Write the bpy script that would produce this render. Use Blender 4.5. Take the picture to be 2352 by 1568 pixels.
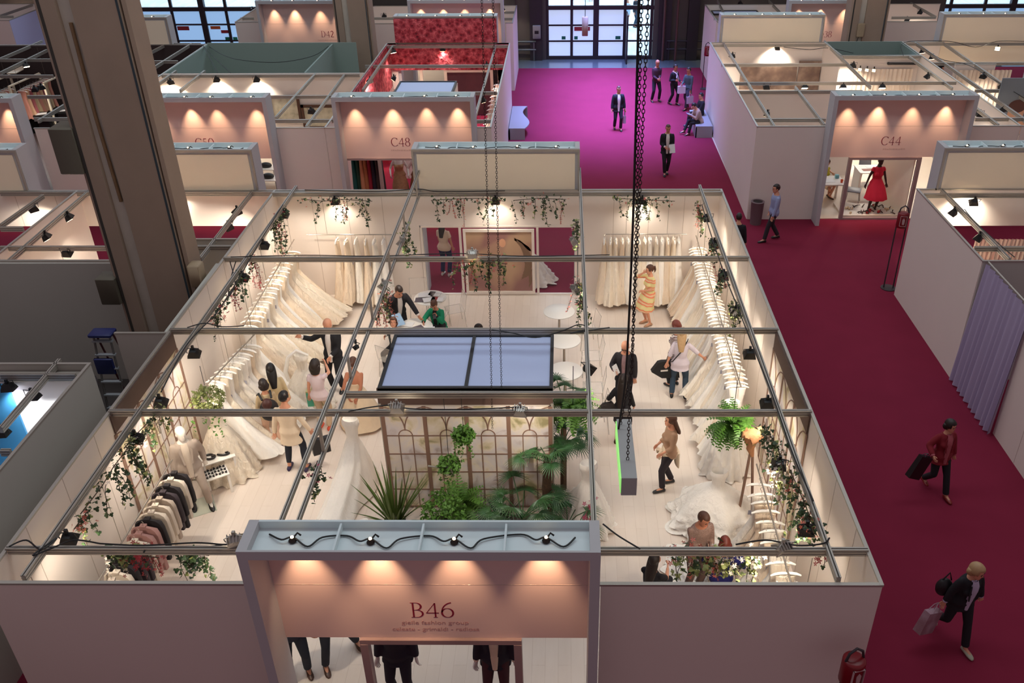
import bpy, math, random
from math import sin, cos, pi, radians
from mathutils import Vector, Matrix, noise as mnoise

S = bpy.context.scene
for o in list(bpy.data.objects): bpy.data.objects.remove(o)
COL = S.collection
rnd = random.Random(7)

# ------------------------------------------------------------ camera
TH, YAW, ROLL, FPX, PX, PY, CH = .543448716, .01107715, -.00612697, 2045.60053, 1277.19182, 784., 11.3026552
_R = Vector((cos(YAW), sin(YAW), 0)); _Fh = Vector((-sin(YAW), cos(YAW), 0))
_F = _Fh * cos(TH) + Vector((0, 0, -sin(TH))); _U = _Fh * sin(TH) + Vector((0, 0, cos(TH)))
RR = _R * cos(ROLL) + _U * sin(ROLL); UU = _U * cos(ROLL) - _R * sin(ROLL)
CAM = Vector((0, 0, CH))
cd = bpy.data.cameras.new('camera'); cam = bpy.data.objects.new('camera', cd); COL.objects.link(cam)
m = Matrix((RR, UU, -_F)).transposed().to_4x4(); m.translation = CAM; cam.matrix_world = m
cd.sensor_width = 36; cd.lens = FPX * 36 / 2352; cd.shift_x = -(PX - 1176) / 2352; cd.clip_end = 300
S.camera = cam

def ray(u, v): return _F + RR * ((u - PX) / FPX) - UU * ((v - PY) / FPX)
def at(u, v, z=0.):            # the point of the place seen at (u, v) that lies at height z
    d = ray(u, v); return CAM + d * ((z - CH) / d.z)
def atY(u, v, y):              # ... that lies at depth y
    d = ray(u, v); return CAM + d * (y / d.y)
def atX(u, v, x):
    d = ray(u, v); return CAM + d * (x / d.x)

# ------------------------------------------------------------ world, daylight, exposure
S.view_settings.view_transform = 'Standard'; S.view_settings.look = 'None'
S.view_settings.gamma = 1; S.view_settings.use_curve_mapping = False
S.view_settings.exposure = 0.0
w = bpy.data.worlds.new('hall_ambient'); S.world = w; w.use_nodes = True
wb = w.node_tree.nodes['Background']; wb.inputs[0].default_value = (.60, .47, .52, 1); wb.inputs[1].default_value = .37

def area_light(name, loc, size, col, power, rot=(0, 0, 0), spread=180):
    l = bpy.data.lights.new(name, 'AREA'); l.shape = 'RECTANGLE'; l.size, l.size_y = size; l.color = col; l.energy = power; l.spread = radians(spread)
    o = bpy.data.objects.new(name, l); o.location = loc; o.rotation_euler = rot; COL.objects.link(o); return o
# roof skylights of the hall, far above the frame
area_light('skylight', (-2, 14, 19), (30, 4), (.84, .96, 1), 1150)
area_light('skylight', (0, 30, 19), (30, 4), (.84, .96, 1), 1150)
# added unseen lamp for blue daylight on the aisle carpet, and the daylight outdoors
area_light('aisle_fill_light', (1.9, 39, 12), (4, 12), (.27, .32, 1), 1950, (0, 0, 0), 42)
area_light('outdoor_daylight', (0, 68, 16), (70, 36), (.62, .82, 1), 42000, (0, 0, 0), 150)

# ------------------------------------------------------------ materials
def lin(c):
    c /= 255.; return c / 12.92 if c < .04045 else ((c + .055) / 1.055) ** 2.4
def rgb(r, g, b): return (lin(r), lin(g), lin(b), 1)
MATS = {}
def mat(name, col, rough=.6, metal=0, var=0, scale=6, bump=0, bscale=40, emit=0, alpha=1, trans=0, sheen=0, sub=0, spec=.5):
    if name in MATS: return MATS[name]
    m = bpy.data.materials.new(name); m.use_nodes = True; nt = m.node_tree; b = nt.nodes['Principled BSDF']
    c = rgb(*col)
    b.inputs['Base Color'].default_value = c; b.inputs['Roughness'].default_value = rough; b.inputs['Metallic'].default_value = metal
    b.inputs['Specular IOR Level'].default_value = spec
    if trans: b.inputs['Transmission Weight'].default_value = trans
    if alpha < 1: b.inputs['Alpha'].default_value = alpha
    if sheen: b.inputs['Sheen Weight'].default_value = sheen
    if emit: b.inputs['Emission Color'].default_value = c; b.inputs['Emission Strength'].default_value = emit
    if var or bump:
        tc = nt.nodes.new('ShaderNodeTexCoord')
        if var:
            n = nt.nodes.new('ShaderNodeTexNoise'); n.inputs['Scale'].default_value = scale; n.inputs['Detail'].default_value = 4
            nt.links.new(tc.outputs['Object'], n.inputs['Vector'])
            r = nt.nodes.new('ShaderNodeMapRange'); r.inputs[3].default_value = 1 - var; r.inputs[4].default_value = 1 + var
            nt.links.new(n.outputs['Fac'], r.inputs[0])
            x = nt.nodes.new('ShaderNodeMix'); x.data_type = 'RGBA'; x.blend_type = 'MULTIPLY'; x.inputs[0].default_value = 1
            x.inputs[6].default_value = c; nt.links.new(r.outputs[0], x.inputs[7]); nt.links.new(x.outputs[2], b.inputs['Base Color'])
        if bump:
            n2 = nt.nodes.new('ShaderNodeTexNoise'); n2.inputs['Scale'].default_value = bscale; n2.inputs['Detail'].default_value = 3
            nt.links.new(tc.outputs['Object'], n2.inputs['Vector'])
            bp = nt.nodes.new('ShaderNodeBump'); bp.inputs['Strength'].default_value = bump; bp.inputs['Distance'].default_value = .02
            nt.links.new(n2.outputs['Fac'], bp.inputs['Height']); nt.links.new(bp.outputs[0], b.inputs['Normal'])
    MATS[name] = m; return m

def fac_mat(name, stops, build, rough=.6, bump=0):
    """base colour = ramp(build(nt, tc))"""
    if name in MATS: return MATS[name]
    m = bpy.data.materials.new(name); m.use_nodes = True; nt = m.node_tree; b = nt.nodes['Principled BSDF']
    b.inputs['Roughness'].default_value = rough
    tc = nt.nodes.new('ShaderNodeTexCoord'); f = build(nt, tc)
    r = nt.nodes.new('ShaderNodeValToRGB'); e = r.color_ramp.elements
    e[0].position, e[0].color = stops[0][0], rgb(*stops[0][1]); e[1].position, e[1].color = stops[-1][0], rgb(*stops[-1][1])
    for p, c in stops[1:-1]: k = e.new(p); k.color = rgb(*c)
    nt.links.new(f, r.inputs[0]); nt.links.new(r.outputs[0], b.inputs['Base Color'])
    if bump:
        bp = nt.nodes.new('ShaderNodeBump'); bp.inputs['Strength'].default_value = bump; bp.inputs['Distance'].default_value = .03
        nt.links.new(f, bp.inputs['Height']); nt.links.new(bp.outputs[0], b.inputs['Normal'])
    MATS[name] = m; return m
def _noise(scale, detail=4, dist=0, sc=None):
    def f(nt, tc):
        n = nt.nodes.new('ShaderNodeTexNoise'); n.inputs['Scale'].default_value = scale; n.inputs['Detail'].default_value = detail; n.inputs['Distortion'].default_value = dist
        if sc:
            mp = nt.nodes.new('ShaderNodeMapping'); mp.inputs['Scale'].default_value = sc
            nt.links.new(tc.outputs['Object'], mp.inputs['Vector']); nt.links.new(mp.outputs[0], n.inputs['Vector'])
        else: nt.links.new(tc.outputs['Object'], n.inputs['Vector'])
        return n.outputs['Fac']
    return f
def _brick(nt, tc):
    mp = nt.nodes.new('ShaderNodeMapping'); mp.inputs['Rotation'].default_value = (0, 0, pi / 2)
    nt.links.new(tc.outputs['Object'], mp.inputs['Vector'])
    b = nt.nodes.new('ShaderNodeTexBrick'); b.inputs['Scale'].default_value = 1; b.inputs['Brick Width'].default_value = 1.2; b.inputs['Row Height'].default_value = .2
    b.inputs['Mortar Size'].default_value = .004; b.inputs['Color1'].default_value = (.45, .45, .45, 1); b.inputs['Color2'].default_value = (1, 1, 1, 1); b.inputs['Mortar'].default_value = (0, 0, 0, 1)
    b.inputs['Bias'].default_value = .2
    nt.links.new(mp.outputs[0], b.inputs['Vector'])
    n = nt.nodes.new('ShaderNodeTexNoise'); n.inputs['Scale'].default_value = 3; n.inputs['Detail'].default_value = 5
    mp2 = nt.nodes.new('ShaderNodeMapping'); mp2.inputs['Scale'].default_value = (4, .6, 1); nt.links.new(tc.outputs['Object'], mp2.inputs['Vector']); nt.links.new(mp2.outputs[0], n.inputs['Vector'])
    a = nt.nodes.new('ShaderNodeMath'); a.operation = 'MULTIPLY_ADD'; a.inputs[1].default_value = .55; nt.links.new(b.outputs['Color'], a.inputs[0])
    a2 = nt.nodes.new('ShaderNodeMath'); a2.operation = 'MULTIPLY'; a2.inputs[1].default_value = .45; nt.links.new(n.outputs['Fac'], a2.inputs[0]); nt.links.new(a2.outputs[0], a.inputs[2])
    return a.outputs[0]

CARPET = mat('fuchsia_carpet', (130, 38, 62), .95, var=.10, scale=1.3, bump=.3, bscale=300, spec=.1)
PARQUET = fac_mat('whitewashed_floor_boards', [(0, (196, 176, 160)), (.3, (220, 204, 190)), (1, (232, 218, 206))], _brick, .45)
WALLW = mat('white_panel', (234, 222, 212), .7, var=.03, scale=1)
WALLO = mat('white_panel_outside', (206, 190, 190), .75, var=.03, scale=1)
PAINT = mat('header_paint', (190, 190, 192), .6, var=.03, scale=2)
FASCIA = mat('fascia_panel', (228, 200, 192), .7, var=.02, scale=2)
GREYP = mat('grey_panel', (186, 184, 174), .8, var=.04, scale=.7)
ALU = mat('aluminium_profile', (182, 176, 166), .4, .5, var=.06, scale=3)
ALUD = mat('groove_shadow_gap', (60, 56, 50), .7)
BLACK = mat('black_metal', (22, 22, 24), .45)
CABLE = mat('black_cable', (14, 14, 16), .5)
CONC = mat('grey_concrete', (128, 120, 112), .85, var=.12, scale=2)
WHITEP = mat('ceiling_panel', (192, 206, 242), .5)
DARKF = mat('dark_frame', (38, 36, 38), .5)
TRAYP = mat('header_paint_skylit', (222, 238, 240), .6, var=.03, scale=2)  # header paint made lighter and bluer, light from above put into the colour
CREAM = mat('cream_board', (252, 236, 208), .75, var=.05, scale=.8)

# ------------------------------------------------------------ mesh helper
class MB:
    def __init__(s): s.v = []; s.f = []; s.mi = []; s.cur = 0
    def add(s, vs, fs, M=None):
        b = len(s.v)
        s.v += [tuple(M @ Vector(p)) if M else tuple(p) for p in vs]
        for f in fs: s.f.append(tuple(i + b for i in f)); s.mi.append(s.cur)
        return s
    def box(s, x0, y0, z0, x1, y1, z1, M=None):
        vs = [(x, y, z) for z in (z0, z1) for y in (y0, y1) for x in (x0, x1)]
        return s.add(vs, [(0, 2, 3, 1), (4, 5, 7, 6), (0, 1, 5, 4), (2, 6, 7, 3), (0, 4, 6, 2), (1, 3, 7, 5)], M)
    def bevbox(s, x0, y0, z0, x1, y1, z1, b, M=None):
        rings = []
        for z, i in ((z0, b), (z0 + b, 0), (z1 - b, 0), (z1, b)):
            c = b if i == 0 else b
            a0, a1, b0, b1 = x0 + i, x1 - i, y0 + i, y1 - i
            rings.append([(a0 + c, b0, z), (a1 - c, b0, z), (a1, b0 + c, z), (a1, b1 - c, z), (a1 - c, b1, z), (a0 + c, b1, z), (a0, b1 - c, z), (a0, b0 + c, z)])
        return s.loft(rings, M=M)
    def loft(s, rings, closed=True, caps=True, M=None):
        n = len(rings[0]); vs = [p for r in rings for p in r]; fs = []
        for i in range(len(rings) - 1):
            for j in range(n if closed else n - 1):
                k = (j + 1) % n; fs.append((i * n + j, i * n + k, (i + 1) * n + k, (i + 1) * n + j))
        if caps and closed: fs.append(tuple(range(n))[::-1]); fs.append(tuple((len(rings) - 1) * n + j for j in range(n)))
        return s.add(vs, fs, M)
    def tube(s, pts, r, n=8, caps=True, M=None):
        pts = [Vector(p) for p in pts]; rs = r if isinstance(r, (list, tuple)) else [r] * len(pts)
        rings = []; up = None
        for i, p in enumerate(pts):
            d = (pts[min(i + 1, len(pts) - 1)] - pts[max(i - 1, 0)])
            if d.length < 1e-9: d = Vector((0, 0, 1))
            d.normalize()
            if up is None: a = Vector((0, 0, 1)) if abs(d.z) < .9 else Vector((1, 0, 0)); up = (a - d * a.dot(d)).normalized()
            else:
                up = up - d * up.dot(d)
                up = up.normalized() if up.length > 1e-6 else Vector((1, 0, 0))
            q = d.cross(up)
            rings.append([p + (up * cos(2 * pi * k / n) + q * sin(2 * pi * k / n)) * rs[i] for k in range(n)])
        return s.loft(rings, caps=caps, M=M)
    def lathe(s, prof, n=16, c=(0, 0, 0), M=None, caps=True):
        rings = [[(c[0] + r * cos(2 * pi * k / n), c[1] + r * sin(2 * pi * k / n), c[2] + z) for k in range(n)] for r, z in prof]
        return s.loft(rings, caps=caps, M=M)
    def ell(s, c, r, n=12, m=8, M=None, rot=None):
        rings = []
        for i in range(m + 1):
            t = pi * (i / m); t = min(max(t, .08), pi - .08)
            ring = []
            for k in range(n):
                p = Vector((r[0] * sin(t) * cos(2 * pi * k / n), r[1] * sin(t) * sin(2 * pi * k / n), -r[2] * cos(t)))
                if rot: p = rot @ p
                ring.append(tuple(p + Vector(c)))
            rings.append(ring)
        return s.loft(rings, M=M)
    def quad(s, a, b, c, d): return s.add([a, b, c, d], [(0, 1, 2, 3)])
    def mat(s, i): s.cur = i; return s
    def build(s, name, mats, parent=None, local=False, label=None, smooth=45, origin=None):
        me = bpy.data.meshes.new(name)
        vs = s.v
        if parent is not None and not local:
            L = parent_loc(parent); vs = [(x - L[0], y - L[1], z - L[2]) for x, y, z in vs]
        if parent is None and not local:
            if origin is None:
                xs = [p[0] for p in vs]; ys = [p[1] for p in vs]; origin = ((min(xs) + max(xs)) / 2, (min(ys) + max(ys)) / 2, min(p[2] for p in vs))
            vs = [(x - origin[0], y - origin[1], z - origin[2]) for x, y, z in vs]
        me.from_pydata(vs, [], s.f)
        if not isinstance(mats, (list, tuple)): mats = [mats]
        for m in mats: me.materials.append(m)
        if len(mats) > 1: me.polygons.foreach_set('material_index', s.mi)
        if smooth:
            me.polygons.foreach_set('use_smooth', [True] * len(me.polygons)); me.set_sharp_from_angle(angle=radians(smooth))
        me.update()
        o = bpy.data.objects.new(name, me); COL.objects.link(o)
        if parent is not None: o.parent = parent
        elif not local: o.location = origin
        if label: o['label'] = label
        return o
def parent_loc(p):
    L = Vector(p.location)
    while p.parent: p = p.parent; L += Vector(p.location)
    return L
def tag(o, label=None, cat=None, group=None, kind=None):
    if label: o['label'] = label
    if cat: o['category'] = cat
    if group: o['group'] = group
    if kind: o['kind'] = kind
    return o
def thing(name, label, cat, loc=(0, 0, 0), rz=0, group=None):
    o = bpy.data.objects.new(name, None); o.empty_display_size = .1; COL.objects.link(o)
    o.location = loc; o.rotation_euler = (0, 0, rz); return tag(o, label, cat, group)
def copy_tree(o, loc=None, rz=None, label=None, group=None, parent=None, scale=None):
    c = o.copy(); COL.objects.link(c)
    if parent is not None: c.parent = parent
    for ch in list(o.children): copy_tree(ch, parent=c)
    if loc is not None: c.location = loc
    if rz is not None: c.rotation_euler = (0, 0, rz)
    if scale is not None: c.scale = scale
    if label: c['label'] = label
    if group: c['group'] = group
    return c
def Mz(loc, rz=0, rx=0, ry=0):
    return Matrix.Translation(Vector(loc)) @ Matrix.Rotation(rz, 4, 'Z') @ Matrix.Rotation(ry, 4, 'Y') @ Matrix.Rotation(rx, 4, 'X')
def frame_to(p, d, up=(0, 0, 1)):
    """matrix at p whose -Z axis looks along d"""
    d = Vector(d).normalized(); z = -d; u = Vector(up)
    if abs(z.dot(u)) > .98: u = Vector((0, 1, 0))
    x = u.cross(z).normalized(); y = z.cross(x)
    m = Matrix((x, y, z)).transposed().to_4x4(); m.translation = Vector(p); return m
# ============================================================ setting: hall shell, floors
def st(mb, name, m, **k):
    o = mb.build(name, m, **k); o['kind'] = 'structure'; return o
HY = 46.8
st(MB().box(-34, -4, -.1, 34, 45.05, 0), 'floor', CARPET)
SHINY = mat('polished_concrete', (86, 96, 98), .18, var=.08, scale=1.2)
st(MB().box(-14.5, 13.05, 0, -7.36, 18.1, .012), 'floor', mat('service_gap_floor', (62, 56, 54), .8))
st(MB().box(-34, 45.05, -.1, 34, HY + .1, -.004), 'floor', SHINY)
PAVE = fac_mat('outdoor_paving', [(0, (120, 140, 160)), (.3, (150, 170, 190)), (1, (190, 206, 220))], _brick, .7)
st(MB().box(-40, HY + .1, -.1, 40, 90, -.008), 'floor', PAVE)
HALLW = mat('hall_wall_plaster', (84, 76, 72), .85, var=.1, scale=.8)
DARKST = mat('dark_steel', (40, 34, 40), .5)
mb = MB()
OPEN = [(-21.6, -15.3), (-.93, 4.5), (19.0, 25.5)]
xs = [-34] + [c for a in OPEN for c in a] + [34]
for i in range(0, len(xs), 2): mb.box(xs[i], HY, 0, xs[i + 1], HY + .4, 9)
for a, b in OPEN: mb.box(a, HY, 5.2, b, HY + .4, 9)
st(mb, 'wall_back', HALLW)
mb = MB()
for x in (-13.2, -3.0, 6.2, 14.4): mb.box(x, HY - .3, 0, x + .55, HY - .01, 9)
for x in (-1.75, 4.75): mb.box(x, HY - .2, 0, x + .62, HY - .01, 9)
st(mb, 'trim_1', DARKST)
mb = MB()
for x in (5.0, 5.65): mb.tube([(x, HY - .35, 0), (x, HY - .35, 9)], .06)
st(mb, 'trim_2', mat('rusty_pipe', (92, 62, 60), .6))
RAIL = mat('steel_handrail', (110, 118, 116), .35, .8)
for x0, x1, m_ in ((-5.2, -1.45, RAIL), (5.2, 8.2, DARKST)):
    t = thing('handrail', 'grey steel double wall rail left of the entrance doors' if x0 < 0 else 'dark double wall rail right of the entrance doors', 'rail', (x0, HY - .25, 0))
    for z in (.55, .95): MB().tube([(x0, HY - .25, z), (x1, HY - .25, z)], .045).build('rail_tube', m_, t)
    for x in (x0 + .1, (x0 + x1) / 2, x1 - .1): MB().box(x - .04, HY - .28, 0, x + .04, HY - .22, .95).build('post', m_, t)
FROST = mat('frosted_daylight_pane', (150, 190, 235), .5, emit=.72)
FROST2 = mat('frosted_daylight_pane_pale', (190, 210, 240), .5, emit=.70)
CLEAR = mat('clear_glass', (235, 245, 250), .02, alpha=.12)
GREENS = mat('exit_sign_green', (20, 110, 90), .5); REDS = mat('red_sticker', (150, 44, 52), .5); ORG = mat('orange_sticker', (196, 88, 40), .5)
def glazing(name, x0, x1, cols, rows, frame=.07, mull=None, clear_above=2.6, skip=None, pane=FROST):
    t = thing(name, None, None, ((x0 + x1) / 2, HY + .1, 0)); t['kind'] = 'structure'
    f = MB()
    for x in cols: f.box(x - frame, HY + .05, 0, x + frame, HY + .17, 5.2)
    if mull:
        for x in mull: f.box(x - .14, HY, 0, x + .14, HY + .25, 5.2)
    for z in rows: f.box(x0, HY + .07, z - .04, x1, HY + .15, z + .04)
    f.box(x0, HY + .03, 2.43, x1, HY + .2, 2.62); f.box(x0, HY + .03, 0, x1, HY + .2, .17)
    f.build('window_frame', DARKST, t)
    cs = sorted(set([x0] + list(cols) + list(mull or []) + [x1]))
    for a, b in zip(cs[:-1], cs[1:]):
        if skip and skip[0] < (a + b) / 2 < skip[1]: continue
        if b - a < .3: continue
        MB().box(a, HY + .1, .1, b, HY + .112, 2.5).build('window_pane', pane, t)
        MB().box(a, HY + .1, 2.6, b, HY + .112, 5.2).build('window_pane', CLEAR, t)
    return t
# middle entrance: two leaves closed, third closed, fourth open
d = glazing('door_1', -.93, 4.5, [-.86, .37, 2.98 + .07, 4.4], [.9, 1.68], mull=[1.6], skip=(3.06, 4.4), pane=FROST2)
st_ = MB().box(.24 - .38, HY + .085, .98, .24 - .18, HY + .095, 1.14).build('exit_sticker', GREENS, d)
MB().box(.5, HY + .085, .98, .68, HY + .095, 1.14).build('exit_sticker', GREENS, d)
MB().box(2.6, HY + .085, .98, 2.86, HY + .095, 1.14).build('exit_sticker', GREENS, d)
MB().box(.5, HY + .085, 1.4, 1.3, HY + .095, 1.6).build('red_sticker', REDS, d)
MB().box(3.1, HY - 1.0, .02, 3.17, HY + .05, 2.35).build('open_door_leaf', DARKST, d)
d = glazing('window_1', -21.6, -15.3, [-21.5, -19.8, -17.05, -15.4], [.98, 1.78], mull=[-18.25])
MB().box(-19.7, HY + .085, 1.5, -19.1, HY + .095, 1.7).build('red_sticker', REDS, d)
MB().box(-18.0, HY + .085, 1.55, -17.5, HY + .095, 1.7).build('orange_sticker', ORG, d)
MB().box(-17.5, HY + .085, 1.35, -17.1, HY + .095, 1.5).build('red_sticker', REDS, d)
for x in (-17.35, -16.95): MB().box(x, HY + .085, 1.0, x + .22, HY + .095, 1.16).build('exit_sticker', GREENS, d)
glazing('window_2', 19.0, 25.5, [19.3, 21.0, 24, 25.4], [.98, 1.78], mull=[22.4])
t = thing('junction_box', 'pale grey wall box left of the entrance doors', 'electrical box', (-1.35, HY - .32, 1.1))
MB().bevbox(-1.6, HY - .34, 1.1, -1.2, HY - .21, 1.75, .02).build('casing', mat('pale_box', (150, 150, 150), .5), t)
MB().box(-1.5, HY - .35, 1.35, -1.3, HY - .335, 1.5).build('display', BLACK, t)
t = thing('hanging_sign', 'small beige box hanging on a cable before the entrance doors', 'sign', (.95, 43, 2.3))
MB().bevbox(.82, 42.9, 2.0, 1.1, 43.1, 2.85, .02).build('box_body', mat('beige_box', (150, 132, 108), .6), t)
MB().tube([(.96, 43, 2.85), (.95, 43, 6)], .015).build('hanging_cable', CABLE, t)

# concrete hall columns
def column(x0, x1, y0, dy, tilt, lab, detail):
    t = thing('concrete_column', lab, 'column', ((x0 + x1) / 2, y0, 0)); H = 12
    wd = x1 - x0
    f = lambda q: x0 + wd * q
    # plan: pilaster, recessed channel, broad pilaster with a chamfered groove
    pl = [(0, .06), (.05, 0), (.055, .10), (.075, .10), (.08, 0), (.24, 0), (.245, .10), (.40, .10), (.405, 0), (.93, 0), (.935, .10), (.95, .10), (.955, .03), (1, .05)]
    ring0 = [(f(a), y0 + b) for a, b in pl] + [(x1, y0 + dy), (x0, y0 + dy)]
    MB().loft([[(x, y, 0) for x, y in ring0], [(x, y, H) for x, y in ring0]]).build('shaft', CONC2, t, smooth=20)
    MB().box(f(.245), y0 + .095, .6, f(.405), y0 + .11, H).build('channel_strip', mat('pale_concrete', (196, 188, 174), .9, var=.18, scale=2.5), t)
    MB().box(f(.045), y0 - .004, 0, f(.08), y0 + .02, H).build('joint_line', ALUD, t)
    MB().box(f(.90), y0 - .006, 0, f(.925), y0 + .02, H).build('joint_line', mat('blue_grey_pipe', (52, 66, 72), .5), t)
    if detail: MB().tube([(f(.34), y0 + .06, 8.0), (f(.33), y0 + .06, 6.3), (f(.355), y0 + .06, 4.6)], .035).build('conduit', mat('rusty_conduit', (128, 100, 70), .7, var=.3, scale=5), t)
    return t
CONC2 = mat('column_concrete', (158, 138, 120), .85, var=.14, scale=1.1)
c1 = column(-9.36, -7.72, 16.4, .62, 0, 'large concrete hall column left of the middle stand, nearest to camera', True)
t = thing('switch_cabinet', 'large olive grey box fixed high on the near column', 'cabinet', (-9.5, 16.6, 5.0))
MB().bevbox(-9.75, 16.35, 5.2, -9.3, 16.9, 6.1, .015).build('cabinet_body', mat('olive_box', (96, 90, 76), .6), t)
t = thing('switch_cabinet', 'small grey box low on the near column beside ladder', 'cabinet', (-9.5, 16.6, 2.4))
MB().bevbox(-9.7, 16.3, 2.35, -9.3, 16.7, 2.95, .015).build('cabinet_body', mat('olive_box', (96, 90, 76), .6), t)
t = thing('junction_box', 'beige box on the right side of the near column', 'electrical box', (-7.6, 16.5, 2.9))
MB().bevbox(-7.74, 16.3, 2.75, -7.48, 16.6, 3.25, .03).build('casing', mat('beige_cover', (164, 144, 116), .6), t)
MB().tube([(-7.62, 16.45, 2.75), (-7.64, 16.45, 1.4)], .05).build('pipe', mat('grey_pipe', (70, 72, 68), .6), t)
column(-9.43, -7.95, 38, .8, 0, 'concrete hall column beside the stand with D42 lettering', False)
column(11.65, 13.2, 38, .8, 0, 'concrete hall column behind the stand with C44 lettering', False)
t = thing('junction_box', 'beige box on the front of the right hall column', 'electrical box', (12.1, 37.9, 3.2))
MB().bevbox(12.0, 37.88, 3.0, 12.3, 38.0, 3.55, .03).build('casing', mat('beige_cover', (164, 144, 116), .6), t)
MB().tube([(12.1, 37.94, 3.0), (12.0, 37.94, 2.6), (11.8, 37.9, 2.4)], .015).build('cable', CABLE, t)
t = thing('column_guard', 'pale metal box at the foot of the right hall column', 'box', (12.2, 37.5, 0))
MB().bevbox(11.5, 37.4, 1.75, 12.9, 37.95, 2.2, .02).build('ledge', mat('beige_cover', (164, 144, 116), .6), t)

# ============================================================ exhibition stands
def profile(a, b, w=.05, h=.10, mb=None):
    """extruded aluminium beam with grooves, top at a.z"""
    a, b = Vector(a), Vector(b); d = (b - a).normalized(); s = d.cross(Vector((0, 0, 1))).normalized(); up = s.cross(d)
    q = w / 2; g = .012
    sec = [(-q, 0), (-q, -h * .22), (-q + g, -h * .24), (-q + g, -h * .32), (-q, -h * .34), (-q, -h * .62), (-q + g, -h * .64), (-q + g, -h * .72), (-q, -h * .74), (-q, -h),
           (q, -h), (q, -h * .74), (q - g, -h * .72), (q - g, -h * .64), (q, -h * .62), (q, -h * .34), (q - g, -h * .32), (q - g, -h * .24), (q, -h * .22), (q, 0), (q * .3, 0), (q * .3, -.01), (-q * .3, -.01), (-q * .3, 0)]
    mb = mb or MB(); n = len(sec)
    base = len(mb.v)
    for p in (a, b):
        for x, z in sec: mb.v.append(tuple(p + s * x + up * z))
    for j in range(n):
        k = (j + 1) % n; mb.f.append((base + j, base + k, base + n + k, base + n + j)); mb.mi.append(1 if j in (2, 6, 12, 16, 21) else 0)
    mb.f.append(tuple(range(base + n - 1, base - 1, -1))); mb.mi.append(0); mb.f.append(tuple(range(base + n, base + 2 * n))); mb.mi.append(0)
    return mb
def beam(par, a, b, w=.06, h=.11):
    return profile(a, b, w, h).build('roof_beam', [ALU, ALUD], par, smooth=0)
def wall(par, name, x0, y0, x1, y1, z0=0, z1=3, th=.04, m=None, m2=None, top=True, seams=None, label=None):
    """upright panel wall from (x0,y0) to (x1,y1)"""
    a = Vector((x0, y0, 0)); b = Vector((x1, y1, 0)); d = b - a; L = d.length; rz = math.atan2(d.y, d.x)
    M = Mz((x0, y0, 0), rz); mb = MB(); z1 = z1 + (.003 if abs(d.y) > abs(d.x) else 0)
    mb.box(0, -th / 2, z0, L, th / 2, z1 - (.03 if top else 0), M)
    mb.mat(1)
    if top: mb.box(-.02, -th / 2 - .006, z1 - .03, L + .02, th / 2 + .006, z1, M)
    mb.mat(2)
    if seams is None: seams = name != 'front_wall' and par.name == 'exhibition_stand'
    if seams:
        n = max(1, round(L))
        for i in range(1, n): mb.box(L * i / n - .006, -th / 2 - .003, z0, L * i / n + .006, th / 2 + .003, z1 - .03, M)
    return mb.build(name, [m or WALLW, ALU, SEAM], par, smooth=0, label=label)
SEAM = mat('panel_seam', (196, 180, 168), .6)
def mesh_part(par, name, m, quads, **k):
    mb = MB()
    for q in quads: mb.add(q, [tuple(range(len(q)))])
    return mb.build(name, m, par, **k)

HALO = []
def lamp(name, par, loc, aim, col, power, ang=70, blend=.8, r=.03, kind='SPOT'):
    l = bpy.data.lights.new(name, kind); l.energy = power; l.color = col
    if kind == 'SPOT': l.spot_size = radians(ang); l.spot_blend = blend
    l.shadow_soft_size = r
    o = bpy.data.objects.new(name, l); COL.objects.link(o)
    d = Vector(aim) - Vector(loc); o.rotation_mode = 'QUATERNION'; o.rotation_quaternion = d.to_track_quat('-Z', 'Y')
    if par is not None: o.parent = par; o.location = Vector(loc) - parent_loc(par)
    else: o.location = loc
    return o
BULB = mat('glowing_bulb', (255, 214, 160), .3, emit=14)
def cable(pts, r=.011):
    """smooth cable through points"""
    P = [Vector(p) for p in pts]; out = []
    for i in range(len(P) - 1):
        p0, p1, p2, p3 = P[max(i - 1, 0)], P[i], P[i + 1], P[min(i + 2, len(P) - 1)]
        for k in range(6):
            t = k / 6; out.append(.5 * ((2 * p1) + (p2 - p0) * t + (2 * p0 - 5 * p1 + 4 * p2 - p3) * t * t + (3 * p1 - p0 - 3 * p2 + p3) * t ** 3))
    out.append(P[-1]); return MB().tube(out, r, 6)

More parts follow.
